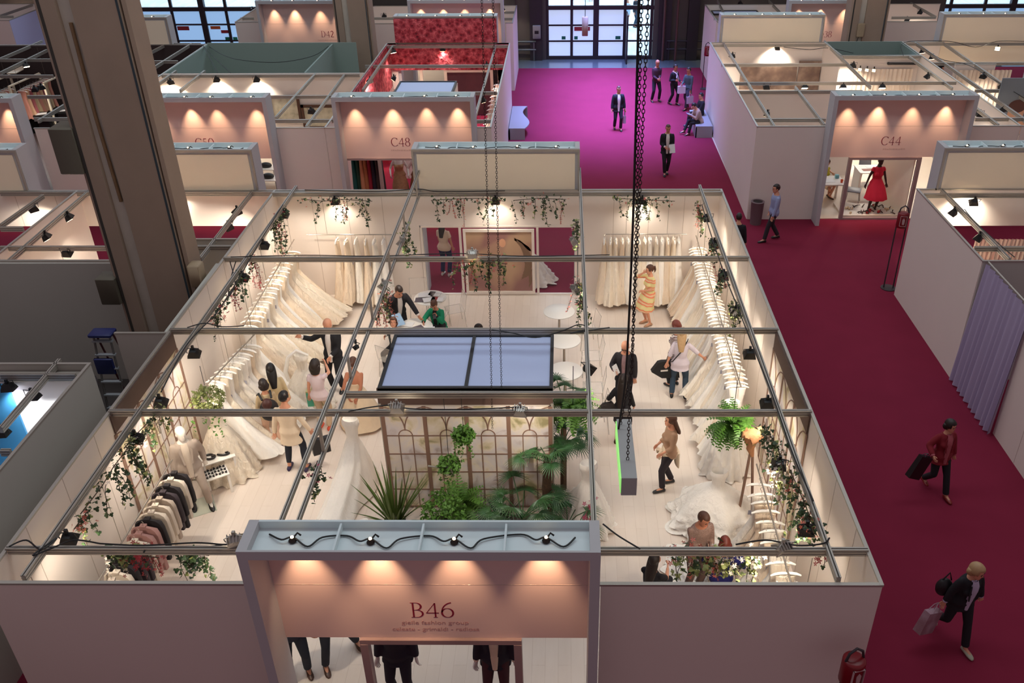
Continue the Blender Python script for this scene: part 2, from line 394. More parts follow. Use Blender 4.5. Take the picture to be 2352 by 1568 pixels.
# ---- lettering: strokes with thick and thin parts, built as flat raised letters
def _arc(cx, cy, rx, ry, a0, a1, n=14): return [(cx + rx * cos(radians(a0 + (a1 - a0) * i / n)), cy + ry * sin(radians(a0 + (a1 - a0) * i / n))) for i in range(n + 1)]
GLY = {
 'B': (.62, [([(.14, 0), (.14, 1)], 1), ([(.02, 1), (.3, 1)], .3), ([(.02, 0), (.3, 0)], .3), (_arc(.27, .755, .24, .245, 90, -90), 2), ([(.14, .51), (.3, .51)], .3), (_arc(.28, .255, .29, .255, 90, -90), 2)]),
 'C': (.74, [(_arc(.42, .5, .38, .5, 42, 318, 22), 2), ([(.70, .98), (.705, .78)], .4)]),
 'D': (.74, [([(.14, 0), (.14, 1)], 1), ([(.02, 1), (.3, 1)], .3), ([(.02, 0), (.3, 0)], .3), (_arc(.27, .5, .4, .5, 90, -90, 18), 2)]),
 '4': (.62, [([(.44, 0), (.44, .98)], .9), ([(.44, .98), (.02, .3)], .4), ([(.02, .3), (.6, .3)], .6), ([(.34, 0), (.54, 0)], .3)]),
 '6': (.58, [(_arc(.29, .31, .26, .31, 0, 360, 22), 2), (_arc(.56, .34, .53, .68, 178, 98, 10), .8)]),
 '8': (.54, [(_arc(.27, .26, .24, .26, 0, 360, 20), 2), (_arc(.27, .76, .19, .23, 0, 360, 18), 2)]),
 '5': (.52, [([(.14, .95), (.44, .95)], .8), ([(.14, .95), (.12, .56)], .5), (_arc(.2, .3, .28, .3, 105, -120, 16), 2)]),
 '0': (.62, [(_arc(.31, .5, .27, .5, 0, 360, 24), 2)]),
 '2': (.54, [(_arc(.25, .76, .2, .22, 160, -30, 12) + [(.05, .03)], 1.2), ([(.03, .03), (.5, .03)], .8)]),
 '3': (.52, [(_arc(.22, .76, .19, .22, 150, -80, 12), 2), (_arc(.22, .27, .26, .27, 85, -150, 16), 2)]),
}
INK = mat('burgundy_lettering', (128, 22, 52), .6)
INK2 = mat('faded_lettering', (188, 142, 138), .7); INK3 = mat('faded_line_ink', (206, 176, 168), .7)
def letters(par, txt, x, y, z, h, wscale=1., name='lettering'):
    """h: letter height; x: left edge; at plane y, facing -y"""
    mb = MB(); cx = x; tw = h * .085
    for ch in txt:
        w_, strokes = GLY[ch]
        for pts, k in strokes:
            P = [Vector((cx + px * h * wscale, z + pz * h)) for px, pz in pts]; n = len(P); L = []; Rr = []
            for i, p in enumerate(P):
                d = (P[min(i + 1, n - 1)] - P[max(i - 1, 0)])
                if (P[0] - P[-1]).length < 1e-4 and i in (0, n - 1): d = P[1] - P[-2]
                d.normalize(); nn = Vector((-d.y, d.x))
                ww = tw * (k if k != 2 else .28 + .85 * abs(d.y) ** 1.5) / 2
                L.append(p + nn * ww); Rr.append(p - nn * ww)
            for i in range(n - 1):
                q = [L[i], L[i + 1], Rr[i + 1], Rr[i]]
                vs = [(a.x, y, a.y) for a in q] + [(a.x, y - .002, a.y) for a in q]
                mb.add(vs, [(0, 1, 2, 3), (7, 6, 5, 4), (0, 4, 5, 1), (1, 5, 6, 2), (2, 6, 7, 3), (3, 7, 4, 0)])
        cx += (w_ + .10) * h * wscale
    return mb.build(name, INK, par, smooth=0)
def small_text(par, txt, x, y, z, h, width):
    c = bpy.data.curves.new('company_lettering', 'FONT'); c.body = txt; c.size = h; c.extrude = .0008; c.align_x = 'CENTER'
    c.materials.append(INK2)
    tmp = bpy.data.objects.new('tmp', c); COL.objects.link(tmp); bpy.context.view_layer.update()
    me = bpy.data.meshes.new_from_object(tmp.evaluated_get(bpy.context.evaluated_depsgraph_get())); bpy.data.objects.remove(tmp)
    o = bpy.data.objects.new('company_lettering', me); COL.objects.link(o); o.parent = par
    o.rotation_euler = (pi / 2, 0, 0); o.location = Vector((x, y, z)) - parent_loc(par)
    o.scale = (width / (len(txt) * h * .46), 1, 1); return o

def portal(x0, yw, sgn, lab, short=None, code=None, code_x=None, halo=4, side='front', bulbs=None, text=None, power=16, ztop=4.05):
    """4.15 m wide stand portal. sgn -1: projects towards the camera (front); +1: away (rear)"""
    short = short or lab.replace('pale ', ''); x1 = x0 + 4.15; D = .53; yf = yw + sgn * D
    t = thing('stand_portal', lab, 'portal', ((x0 + x1) / 2, yw, 0), group='stand entrance portals')
    ya, yb = min(yw, yf), max(yw, yf)
    for xa in (x0, x1 - .12): MB().box(xa, ya, 0, xa + .12, yb, ztop).build('side_post', PAINT, t)
    xi0, xi1 = x0 + .12, x1 - .12
    MB().box(xi0, ya, ztop - .13, xi1, ya + .03, ztop).build('front_board', PAINT, t)
    MB().box(xi0, yb - .03, ztop - .13, xi1, yb, ztop).build('rear_board', TRAYP, t)
    tray = MB().box(xi0, ya + .03, ztop - .13, xi1, yb - .03, ztop - .11).build('tray_bottom', TRAYP, t)
    for i in (1, 2, 3): xx = xi0 + (xi1 - xi0) * i / 4; MB().box(xx - .012, ya + .03, ztop - .11, xx + .012, yb - .03, ztop - .02).build('divider', TRAYP, tray)
    # fascia panel in the wall plane, door head at 2.04
    fas = MB().box(xi0, yw - .02, 2.04, xi1, yw + .02, ztop - .13).build('fascia', FASCIA if sgn < 0 else CREAM, t)
    MB().box(xi0, yw + sgn * .02 - .002, 3.0 - .003, xi1, yw + sgn * .02 + .002, 3.003).build('fascia_joint', SEAM, fas)
    if sgn > 0:   # cream back board seen from inside the stand, with an aluminium border
        mb = MB(); y_ = yw - .022
        mb.box(x0, y_ - .03, ztop - .06, x1, y_, ztop); mb.box(x0, y_ - .028, 3, x0 + .05, y_, ztop - .062); mb.box(x1 - .05, y_ - .028, 3, x1, y_, ztop - .062)
        mb.build('rear_frame', ALU, t)
    # halogen spots in the tray
    if halo:
        pts = []
        for i in range(4):
            bx = xi0 + (xi1 - xi0) * (i + .5) / 4 + rnd.uniform(-.12, .12); by = yw + sgn * (.24 + rnd.uniform(0, .06))
            pts.append((bx, by))
            if sgn < 0: lamp('spot_light', t, (bx, by, ztop - .16), (bx + rnd.uniform(-.08, .08), yw + .02, ztop - 1.9), (1, .64, .38), power * 5.5 * (1, 1.25, .9, 1.1)[i], 58, .95, .02)
            s = thing('halogen_spot', '%s halogen spot in the top of the %s' % (('leftmost', 'second', 'third', 'rightmost')[i], short), 'spotlight', (bx, by, ztop - .11), group='halogen spots in the portal tops')
            rf_ = MB().lathe([(.045, 0), (.05, .02), (.03, .05), (.012, .07)], 12, (bx, by, ztop - .108)).build('reflector', mat('halogen_reflector', (60, 52, 46), .3, .6), s)
            MB().ell((bx, by, ztop - .04), (.02, .02, .02), 8, 6).build('bulb', BULB, rf_)
            MB().tube([(bx + .02, by + .02, ztop - .05), (bx + .05, by + .06, ztop - .03), (bx + .09, by + .05, ztop - .06)], .012).build('plug', BLACK, s)
        z = ztop - .09
        cp = []
        for bx, by in pts:
            cp += [(bx - .3, by + .1, z), (bx - .12, by - .02, z + .03), (bx, by + .03, z + .02), (bx + .2, by - .1, z), (bx + .34, by + .04, z + .01)]
        o = cable(cp, .011).build('power_cable', CABLE); tag(o, 'black cable looping over the %s' % short, 'cable', 'cables on the portal tops')
    if code:
        letters(fas, code, code_x, yw - .0205, 2.42, .26, 1.05)
        if text and text[0] == '~':
            r_ = random.Random(3); xx = text[1] - text[2] / 2; mb = MB()
            while xx < text[1] + text[2] / 2: w_ = r_.uniform(.03, .08); mb.box(xx, yw - .0215, 2.27, xx + w_, yw - .0202, 2.27 + r_.uniform(.03, .05)); xx += w_ + .012
            mb.build('faded_line', INK3, fas)
        elif text:
            small_text(fas, text[0], text[1], yw - .0215, 2.29, .095, text[2])
            if len(text) > 3: small_text(fas, text[3], text[1], yw - .0215, 2.17, .095, text[4])
    return t, pts if halo else None

def stand(lab, ox, oy): return thing('exhibition_stand', lab, 'exhibition stand', (ox, oy, 0))
def hbeam(par, u0, u1, v, z=3.0):
    a, b = at(u0, v, z), at(u1, v, z); y = (a.y + b.y) / 2; return beam(par, (a.x, y, z), (b.x, y, z))
def lbeam(par, u0, v0, u1, v1, z=3.0):
    a, b = at(u0, v0, z), at(u1, v1, z); return beam(par, a, b)
def ladder(par, x, y0, y1, z0=3.0, z1=3.51, pit=2.0, ph=.6):
    mb = profile((x, y0, z1), (x, y1, z1), .05, .07); profile((x, y0, z0), (x, y1, z0), .05, .07, mb)
    y = y0 + ph
    while y < y1: mb.box(x - .02, y, z0 - .02, x + .02, y + .05, z1 - .05); y += pit
    return mb.build('lattice_beam', [ALU, ALUD], par, smooth=0)

PALEF = mat('pale_stand_floor', (206, 190, 172), .5, var=.06, scale=2)
# ---------------- main stand B46
BX0, BX1, BY0, BY1 = -7.3, 3.93, 7.93, 21.13
b46 = stand('large white bridal gown stand in the foreground, open to above', -1.7, 14.5)
MB().box(BX0, BY0, 0, BX1, BY1, .02).build('stand_floor', PARQUET, b46)
wall(b46, 'side_wall', BX0, BY0, BX0, BY1); wall(b46, 'side_wall', BX1, BY0, BX1, BY1)
wall(b46, 'front_wall', BX0, BY0, -3.70, BY0); wall(b46, 'front_wall', .45, BY0, BX1, BY0)
wall(b46, 'rear_wall', BX0, BY1, -3.74, BY1); wall(b46, 'rear_wall', .36, BY1, BX1, BY1)
wall(b46, 'rear_wall', -3.74, BY1, .36, BY1, 2.03, 3.0, seams=False)
for y in (8.51, 11.58, 14.16, 17.19, 20.89): beam(b46, (BX0 + .0, y, 3.03), (BX1, y, 3.03))
beam(b46, (-3.6, 12.09, 3.03), (.38, 12.09, 3.03))
for x in (-6.79, 3.41): beam(b46, (x, 7.98, 3.06), (x, 21.3, 3.06))
ladder(b46, -3.62, 7.95, 21.3); ladder(b46, .385, 7.95, 21.3)
portal(-3.74, BY0 - .01, -1, 'pale portal lettered B46 at the front of the bridal stand', short='B46 front portal', code='B46', code_x=-1.96, text=('gielle fashion group', -1.66, 1.02, 'celeste - grimaldi - radiosa', 1.36), power=17)
portal(-3.77, BY1 + .03, 1, 'pale rear portal of the bridal stand seen from behind', short='bridal stand rear portal')
# door posts and rail below the front fascia
DP = mat('door_frame_paint', (150, 128, 128), .6)
mb = MB()
for x in (-2.66, -.66): mb.box(x, BY0 - .085, 0, x + .1, BY0 + .055, 1.958)
mb.box(-2.66, BY0 - .08, 1.96, -.56, BY0 + .05, 2.038)
mb.build('door_frame', DP, b46)
# glazed rear front: printed picture between two clear panes
GL = mat('glass_sheet', (245, 250, 250), .03, alpha=.015)
mb = MB()
for x in (-3.70, -2.70, -.70, .30): mb.box(x - .03, BY1 - .045, .052, x + .03, BY1 + .045, 1.978)
mb.box(-3.7, BY1 - .04, 0, .33, BY1 + .04, .05); mb.box(-3.7, BY1 - .04, 1.98, .33, BY1 + .04, 2.03)
mb.build('window_frame', WALLW, b46)
for a, b in ((-3.67, -2.73), (-.67, .27)): MB().box(a, BY1 - .004, .05, b, BY1 + .004, 1.98).build('glass_pane', GL, b46)

# ---------------- neighbours
g = stand('white stand on the left behind the large hall column', -12, 19)
MB().box(-14.5, 17.15, 0, -9.5, BY1, .02).build('stand_floor', PALEF, g)
wall(g, 'rear_wall', -26, 17.12, -9.45, 17.12, m=WALLW); wall(g, 'partition_wall', -9.45, 18.2, -7.36, 18.2, m=GREYP, seams=False); wall(g, 'front_wall', -20, BY1, -11.9, BY1, 2.03, 3, seams=True); wall(g, 'front_wall', -11.9, BY1, -7.36, BY1, 2.03, 3)
wall(g, 'side_wall', -12.3, 17.12, -12.3, BY1)
MB().box(-26, 17.03, 0, -9.45, 17.095, 2.96).build('storage_side_cladding', GREYP, g)
MB().box(-7.42, 14.09, 0, -7.33, 17.03, 2.96).build('storage_side_cladding', GREYP, g)
wall(g, 'storage_wall', -8.28, 14.07, -7.34, 14.07, m=GREYP, seams=False)
MB().box(-7.84, 19.5, 2.0, -7.4, 20.9, 2.04)
hbeam(g, 0, 98, 440); hbeam(g, 400, 700, 440); hbeam(g, 0, 52, 521); hbeam(g, 0, 247, 565); hbeam(g, 419, 531, 564)
lbeam(g, 98, 446, 0, 515); lbeam(g, 207, 433, 20, 595); lbeam(g, 588, 425, 459, 591)
hbeam(g, 98, 230, 440)
portal(-11.86, BY1 + .03, 1, 'pale rear portal behind the hall column', short='rear portal behind the near column'); portal(-17.7, BY1 + .03, 1, 'pale rear portal at the left edge of the photo', short='rear portal at the left edge')
# lower-left blue stand
g = stand('grey walled stand with a blue inside at the lower left corner', -10, 11)
BLUEW = mat('blue_panel', (60, 128, 168), .6)
wall(g, 'side_wall', -8.28, 4.0, -8.28, 13.02, m=GREYP, seams=False); wall(g, 'rear_wall', -16, 13.02, -8.28, 13.02, m=GREYP, seams=False)
MB().box(-16, 12.75, 2.78, -8.3, 12.97, 2.86).build('cornice', ALU, g)
MB().box(-16, 12.74, 0, -8.32, 12.8, 2.8).build('inner_lining', WALLW, g)
MB().box(-16, 4, 0, -8.3, 12.74, .02).build('stand_floor', mat('white_lino', (225, 225, 230), .4), g)
MB().add([(-16, 4, .03), (-9.62, 4, .03), (-9.62, 12.7, .03), (-16, 12.7, .03)], [(0, 1, 2, 3)]).build('blue_carpet', BLUEW, g)
MB().box(-16, 12.7, .03, -9.62, 12.735, 2.76).build('blue_lining', BLUEW, g)
hbeam(g, 0, 173, 858); lbeam(g, 136, 823, 0, 981); hbeam(g, 0, 23, 1032)
# right stand with curtain
g = stand('white stand right of the aisle with a pale curtain', 12, 17)
RX = 8.84
wall(g, 'side_wall', RX, 17.04, RX, BY1); wall(g, 'side_wall', RX + .12, 8, RX + .12, 15.0, seams=True)
wall(g, 'front_wall', RX, BY1, 9.3, BY1); wall(g, 'front_wall', 9.3, BY1, 20, BY1, 2.0, 3, seams=False)
wall(g, 'partition_wall', RX, 17.04, 20, 17.04, m=GREYP)
MB().box(RX, 17.1, 0, 20, BY1, .02).build('stand_floor', PALEF, g)
hbeam(g, 2123, 2500, 444); hbeam(g, 2239, 2500, 566); lbeam(g, 2154, 424, 2320, 593)
MB().tube([(RX + .1, 17, 2.98), (RX + .1, 9, 2.98)], .02).build('curtain_rail', ALU, g)
portal(9.3, BY1 + .03, 1, 'pale rear portal at the right edge above the curtain', short='rear portal above the lilac curtain')

# ---------------- row C
CY0, CY1 = 26.2, 37.12
def _ruffle(nt, tc):
    v = nt.nodes.new('ShaderNodeTexVoronoi'); v.inputs['Scale'].default_value = 5.5
    n = nt.nodes.new('ShaderNodeTexNoise'); n.inputs['Scale'].default_value = 7; n.inputs['Detail'].default_value = 4; n.inputs['Distortion'].default_value = 2.5
    nt.links.new(tc.outputs['Object'], n.inputs['Vector']); nt.links.new(tc.outputs['Object'], v.inputs['Vector'])
    a = nt.nodes.new('ShaderNodeMath'); a.operation = 'MULTIPLY'; nt.links.new(v.outputs['Distance'], a.inputs[0]); nt.links.new(n.outputs['Fac'], a.inputs[1])
    a2 = nt.nodes.new('ShaderNodeMath'); a2.operation = 'MULTIPLY'; a2.inputs[1].default_value = 2.2; nt.links.new(a.outputs[0], a2.inputs[0]); return a2.outputs[0]
ROSE = fac_mat('ruffled_rose_fabric', [(0, (70, 14, 26)), (.35, (160, 40, 56)), (1, (226, 110, 118))], _ruffle, .7, bump=1)
STOREG = mat('store_grey', (140, 158, 150), .8)
REDC = mat('red_stand_carpet', (176, 30, 66), .95)
g = c48 = stand('pink ruffle lined stand lettered C48 behind the bridal stand', -4.7, 31)
MB().box(-7.2, CY0, 0, -2.22, CY1, .02).build('stand_floor', REDC, g)
wall(g, 'side_wall', -2.22, CY0, -2.22, CY1); wall(g, 'side_wall', -7.2, CY0, -7.2, CY1)
MB().box(-7.17, 29.3, 1.3, -7.12, CY1 - .05, 2.98).build('ruffled_lining', ROSE, g)
wall(g, 'front_wall', -2.62, CY0, -2.22, CY0, seams=False); wall(g, 'front_wall', -7.2, CY0, -6.8, CY0, seams=False)
wall(g, 'rear_wall', -7.2, CY1, -6.85, CY1, seams=False); wall(g, 'rear_wall', -2.74, CY1, -2.22, CY1, seams=False); wall(g, 'rear_wall', -7.2, CY1, -2.22, CY1, 2.05, 3, seams=False)
MB().box(-7.15, CY1 - .09, 1.95, -2.26, CY1 - .03, 2.96).build('ruffled_lining', ROSE, g)
MB().box(-6.83, CY1 - .12, 3.06, -2.72, CY1 - .04, 3.97).build('ruffled_lining', ROSE, g)
mb = MB()
for x in (-5.9, -4.9, -3.0): mb.box(x - .06, CY1 - .085, 0, x + .06, CY1 + .055, 1.95)
mb.box(-4.84, CY1 - .08, 1.85, -3.06, CY1 + .05, 1.95); mb.build('window_frame', CREAM, g)
MB().box(-4.84, CY1 - .02, .1, -3.06, CY1 + .02, 1.85).build('printed_panel', fac_mat('dim_print', [(0, (60, 26, 40)), (.5, (96, 60, 66)), (1, (120, 80, 80))], _noise(1.3), .6), g)
MB().box(-3.0, CY1 - .02, 0, -2.3, CY1 + .02, 2).build('dark_display', mat('black_display', (24, 20, 24), .4), g)
for q in ((839, 1155, 149), (794, 1142, 211), (1092, 1130, 275), (883, 1167, 104)): hbeam(g, *q)
lbeam(g, 903, 103, 833, 205); lbeam(g, 1138, 104, 1092, 262)
portal(-6.77, CY0 - .01, -1, 'pale portal lettered C48', short='C48 portal', code='C48', code_x=-5.25, text=('~', -4.9, .75), power=19)
portal(-6.85, CY1 + .03, 1, 'pale rear portal with ruffled rose lining', short='rose ruffle rear portal')
# ceiling panels (white sheet in dark frame)
def ceiling_panel(x0, y0, x1, y1, z, lab, mull=0):
    t = thing('ceiling_panel', lab, 'ceiling panel', ((x0 + x1) / 2, (y0 + y1) / 2, z))
    MB().box(x0, y0, z - .02, x1, y1, z - .012).build('panel_sheet', WHITEP, t)
    mb = MB(); f = .06
    mb.box(x0 - f, y0 - f, z - .06, x1 + f, y0, z + .02); mb.box(x0 - f, y1, z - .06, x1 + f, y1 + f, z + .02)
    mb.box(x0 - f, y0, z - .06, x0, y1, z + .02); mb.box(x1, y0, z - .06, x1 + f, y1, z + .02)
    if mull: mb.box(mull - .03, y0, z - .02, mull + .03, y1, z + .015)
    mb.build('panel_frame', DARKF, t); return t
ceiling_panel(-5.9, 29.9, -3.95, 32.4, 2.7, 'pale blue ceiling panel in a dark frame inside the rose stand')
wall(c48, 'cabin_wall', -5.96, 29.8, -3.9, 29.8, 0, 2.62); wall(c48, 'cabin_wall', -5.96, 32.5, -3.9, 32.5, 0, 2.62)
wall(c48, 'cabin_wall', -5.96, 29.8, -5.96, 32.5, 0, 2.62); wall(c48, 'cabin_wall', -3.9, 29.8, -3.9, 32.5, 0, 2.62)

g = c50 = stand('stand left of the C48 stand with a grey store behind', -11, 31)
MB().box(-14.55, CY0, 0, -7.3, CY1, .02).build('stand_floor', PALEF, g)
wall(g, 'front_wall', -8.75, CY0, -7.22, CY0, seams=False); wall(g, 'front_wall', -14.55, CY0, -12.82, CY0)
wall(g, 'side_wall', -14.55, CY0, -14.55, CY1); wall(g, 'partition_wall', -14.55, 32.5, -7.22, 32.5, top=False)
MB().box(-14.5, 32.53, 0, -8.5, 32.6, 2.98).build('store_lining', STOREG, g)
MB().box(-14.5, CY1 - .05, 0, -8.45, CY1, 3.05).build('store_lining', STOREG, g)
MB().box(-14.52, 32.6, 0, -14.47, CY1, 3.0).build('store_lining', STOREG, g)
MB().box(-9.44, 32.6, 0, -9.38, CY1, 3.0).build('store_lining', STOREG, g)
for q in ((308, 825, 171), (615, 765, 219), (625, 765, 274)): hbeam(g, *q)
lbeam(g, 725, 167, 633, 268); lbeam(g, 791, 170, 703, 289); lbeam(g, 404, 161, 342, 205); lbeam(g, 470, 161, 413, 206)
portal(-12.82, CY0 - .01, -1, 'pale portal lettered C50 left of the C48 portal', short='C50 portal', code='C50', code_x=-11.2, power=20)
ceiling_panel(-9.6, 32.56, -7.6, 32.9, 2.75, 'narrow blue ceiling panel beside the grey store')
portal(-20.1, CY1 + .03, 1, 'grey rear portal between the hall column and the entrance window', short='grey rear portal by the entrance window')

g = c54 = stand('dark lined stand at the upper left, left of the near column', -18, 31)
BLK = mat('black_lining', (62, 48, 46), .8)
MB().box(-24, CY0, 0, -14.6, CY1, .02).build('stand_floor', mat('dark_floor', (50, 34, 36), .6), g)
wall(g, 'front_wall', -16.0, CY0 + .02, -14.6, CY0 + .02); wall(g, 'side_wall', -23.6, CY0, -23.6, CY1, m=BLK)
wall(g, 'rear_wall', -24, CY1, -14.6, CY1, m=BLK)
MB().box(-14.64, CY0 + .1, 0, -14.6, CY1, 2.97).build('black_lining', BLK, g); MB().box(-24, CY1 - .1, 0, -14.6, CY1 - .04, 2.97).build('black_lining', BLK, g)
for q in ((0, 118, 135), (0, 121, 172), (63, 144, 219), (78, 158, 270), (319, 408, 139), (308, 460, 99)): hbeam(g, *q)
for q in ((0, 133, 96, 92), (0, 165, 107, 113), (316, 133, 377, 102), (329, 168, 441, 98), (87, 275, 150, 237)): lbeam(g, *q)
portal(-20.22, CY0 - .01, -1, 'pale portal at the left edge below the dark stand', short='upper left edge front portal', power=20)

g = c44 = stand('white stand lettered C44 right of the aisle', 9.5, 31)
MB().box(5.8, CY0, 0, 13.6, CY1, .02).build('stand_floor', PALEF, g)
wall(g, 'side_wall', 5.78, CY0, 5.9, CY1, seams=False); wall(g, 'front_wall', 5.78, CY0, 7.85, CY0, seams=False); wall(g, 'front_wall', 11.9, CY0, 13.6, CY0)
wall(g, 'rear_wall', 5.9, CY1, 13.6, CY1); wall(g, 'side_wall', 13.62, CY0, 13.62, CY1)
wall(g, 'partition_wall', 5.85, 30.05, 10.0, 30.05); wall(g, 'partition_wall', 10.6, 34.9, 13.6, 34.9)
MB().box(10.65, 34.95, 0, 13.58, 35.0, 2.95).build('store_lining', STOREG, g); MB().box(13.53, 35, 0, 13.58, CY1, 2.98).build('store_lining', STOREG, g); MB().box(10.6, 37.03, 0, 13.58, 37.09, 3.02).build('store_lining', STOREG, g)
wall(g, 'side_wall', 10.6, 34.9, 10.5, CY1, m=WALLW)
for q in ((1657, 1945, 146), (1683, 2198, 188), (1693, 1907, 208), (1733, 1897, 272), (1638, 1900, 101), (1936, 2118, 128)): hbeam(g, *q)
for q in ((1659, 93, 1779, 288), (1894, 93, 2000, 198), (1827, 198, 1894, 285), (2089, 128, 2188, 201)): lbeam(g, *q)
portal(7.8, CY0 - .01, -1, 'pale portal lettered C44', short='C44 portal', code='C44', code_x=9.55, text=('~', 9.95, .62), power=19)
portal(6.25, CY1 + .03, 1, 'cream rear portal of the C44 stand', short='C44 rear portal')
ceiling_panel(6.1, 30.2, 8.0, 30.8, 2.75, 'long blue ceiling panel left inside the C44 stand')
ceiling_panel(12.45, 34.82, 13.5, 35.7, 2.72, 'pale blue ceiling panel beside the right hall column')
mb = MB()
for x in (8.72, 10.82): mb.box(x - .05, CY0 - .075, .062, x + .05, CY0 + .055, 1.958)
mb.box(8.67, CY0 - .07, 1.96, 10.87, CY0 + .05, 2.038); mb.box(8.67, CY0 - .07, 0, 10.87, CY0 + .05, .06); mb.build('door_frame', DP, c44)

g = c40 = stand('white stand at the right edge behind the C44 stand', 17, 31)
MB().box(13.68, CY0, 0, 24, CY1, .02).build('stand_floor', PALEF, g)
wall(g, 'front_wall', 13.66, CY0, 24, CY0); wall(g, 'rear_wall', 13.66, CY1, 15.2, CY1); wall(g, 'rear_wall', 19.2, CY1, 24, CY1); wall(g, 'partition_wall', 14.4, 33.5, 15.9, 33.5, seams=True)
for q in ((2240, 2420, 205), (2240, 2420, 270), (2073, 2450, 98), (2140, 2420, 143)): hbeam(g, *q)
for q in ((2102, 96, 2380, 290), (2166, 96, 2380, 243), (2243, 246, 2294, 285)): lbeam(g, *q)
portal(15.1, CY1 + .03, 1, 'cream rear portal at the upper right edge', short='upper right edge rear portal')

# ---------------- row D
DY0, DY1 = 41.02, 45.0
g = d46 = stand('white stand behind the ruffled rose portal near the entrance', -6, 43)
MB().box(-15, DY0, 0, -2.3, DY1, .02).build('stand_floor', PALEF, g)
wall(g, 'side_wall', -2.3, DY0, -2.3, DY1); wall(g, 'front_wall', -2.6, DY0, -2.3, DY0); wall(g, 'front_wall', -9.2, DY0, -6.8, DY0); wall(g, 'rear_wall', -9.2, DY1, -2.3, DY1)
hbeam(g, 1140, 1183, 26); hbeam(g, 1135, 1180, 41); hbeam(g, 845, 905, 40); lbeam(g, 1148, 10, 1128, 50)
portal(-6.8, DY0 - .01, -1, 'pale portal behind the ruffled rose portal', short='portal behind the rose ruffle one', power=22)
g = stand('white stand with D42 lettering left of the far column', -12, 43)
wall(g, 'front_wall', -14.74, DY0 + .4, -13.3, DY0 + .4); wall(g, 'rear_wall', -14.7, DY1, -9.2, DY1); MB().box(-14.7, DY0 + .45, 0, -9.3, DY1, .02).build('stand_floor', PALEF, g)
wall(g, 'side_wall', -14.74, DY0 + .4, -14.74, DY1); hbeam(g, 552, 583, 40)
portal(-13.4, DY0 - .01, -1, 'pale portal lettered D42', short='D42 portal', code='D42', code_x=-10.85, text=('~', -10.6, .8), power=22)
g = stand('white stand with D38 lettering right of the entrance', 10, 43)
wall(g, 'side_wall', 6.77, DY0 + .2, 6.77, DY1); wall(g, 'front_wall', 6.77, DY0, 9.6, DY0); wall(g, 'rear_wall', 6.77, DY1, 18, DY1); wall(g, 'front_wall', 13.7, DY0, 18, DY0)
MB().box(6.8, DY0, 0, 18, DY1, .02).build('stand_floor', PALEF, g)
hbeam(g, 1640, 1660, 41); lbeam(g, 1648, 0, 1664, 30); lbeam(g, 1766, 0, 1792, 27); hbeam(g, 2048, 2150, 38); lbeam(g, 2092, 5, 2150, 37)
portal(9.6, DY0 - .41, -1, 'pale portal lettered D38', short='D38 portal', code='D38', code_x=11.2, power=22)
ceiling_panel(7.1, 44.2, 9.2, 44.9, 2.72, 'pale blue ceiling panel in the stand right of the entrance')
g = stand('white stand in the upper left corner with a violet grey side wall', -28, 43)
wall(g, 'side_wall', -25.25, 42, -25.25, 46, m=mat('blue_grey_wall', (196, 198, 236), .7)); wall(g, 'front_wall', -34, 42, -25.25, 42); wall(g, 'rear_wall', -34, 45.9, -25.25, 45.9)
hbeam(g, 0, 30, 36); lbeam(g, 0, 34, 74, 9)
MB().box(-34, 42, 0, -25.3, 45.9, .02).build('stand_floor', PALEF, g)
# ============================================================ floodlights
LENS = mat('flood_lens', (255, 226, 180), .3, emit=14)
SILV = mat('silver_lamp', (190, 186, 178), .3, .7)
def flood(p, aim, lab, power=60, silver=False, real=True, size=1., col=(1, .89, .74), ang=125, group='floodlights on the roof beams', cold=False):
    p = Vector(p); d = (Vector(aim) - p)
    t = thing('floodlight', lab, 'floodlight', p, group=group)
    M = frame_to((0, 0, 0), d) ; s = size
    h = MB(); r = [[(-.06 * s, -.05 * s, .07 * s), (.06 * s, -.05 * s, .07 * s), (.06 * s, .05 * s, .07 * s), (-.06 * s, .05 * s, .07 * s)],
                   [(-.10 * s, -.075 * s, -.01 * s), (.10 * s, -.075 * s, -.01 * s), (.10 * s, .075 * s, -.01 * s), (-.10 * s, .075 * s, -.01 * s)],
                   [(-.11 * s, -.09 * s, -.06 * s), (.11 * s, -.09 * s, -.06 * s), (.11 * s, .09 * s, -.06 * s), (-.11 * s, .09 * s, -.06 * s)]]
    h.loft(r, M=M)
    if silver:
        for k in range(5): h.box(-.09 * s + .04 * s * k, -.06 * s, .06 * s, -.08 * s + .04 * s * k, .06 * s, .11 * s, M)
    hd_ = h.build('lamp_head', SILV if silver else BLACK, t, local=True, smooth=30)
    l = MB().box(-.095 * s, -.075 * s, -.066 * s, .095 * s, .075 * s, -.061 * s, M); l.build('lens', mat('cold_lens', (220, 230, 255), .3, emit=9) if cold else LENS, hd_, local=True)
    b = MB(); b.tube([M @ Vector((-.12 * s, 0, -.01)), M @ Vector((-.12 * s, 0, .12 * s)), (0, 0, .10), M @ Vector((.12 * s, 0, .12 * s)), M @ Vector((.12 * s, 0, -.01))], .008, 6)
    b.box(-.02, -.02, .07, .02, .02, .15); b.build('bracket', ALU if silver else BLACK, t, local=True)
    if real:
        o = lamp('flood_lamp', t, p + d.normalized() * .075 * s, aim, col, power * 1.45, ang, .7, .07)
    return t
def fl(u, v, aim, lab, z=2.86, **k): return flood(at(u, v, z), aim, lab, **k)
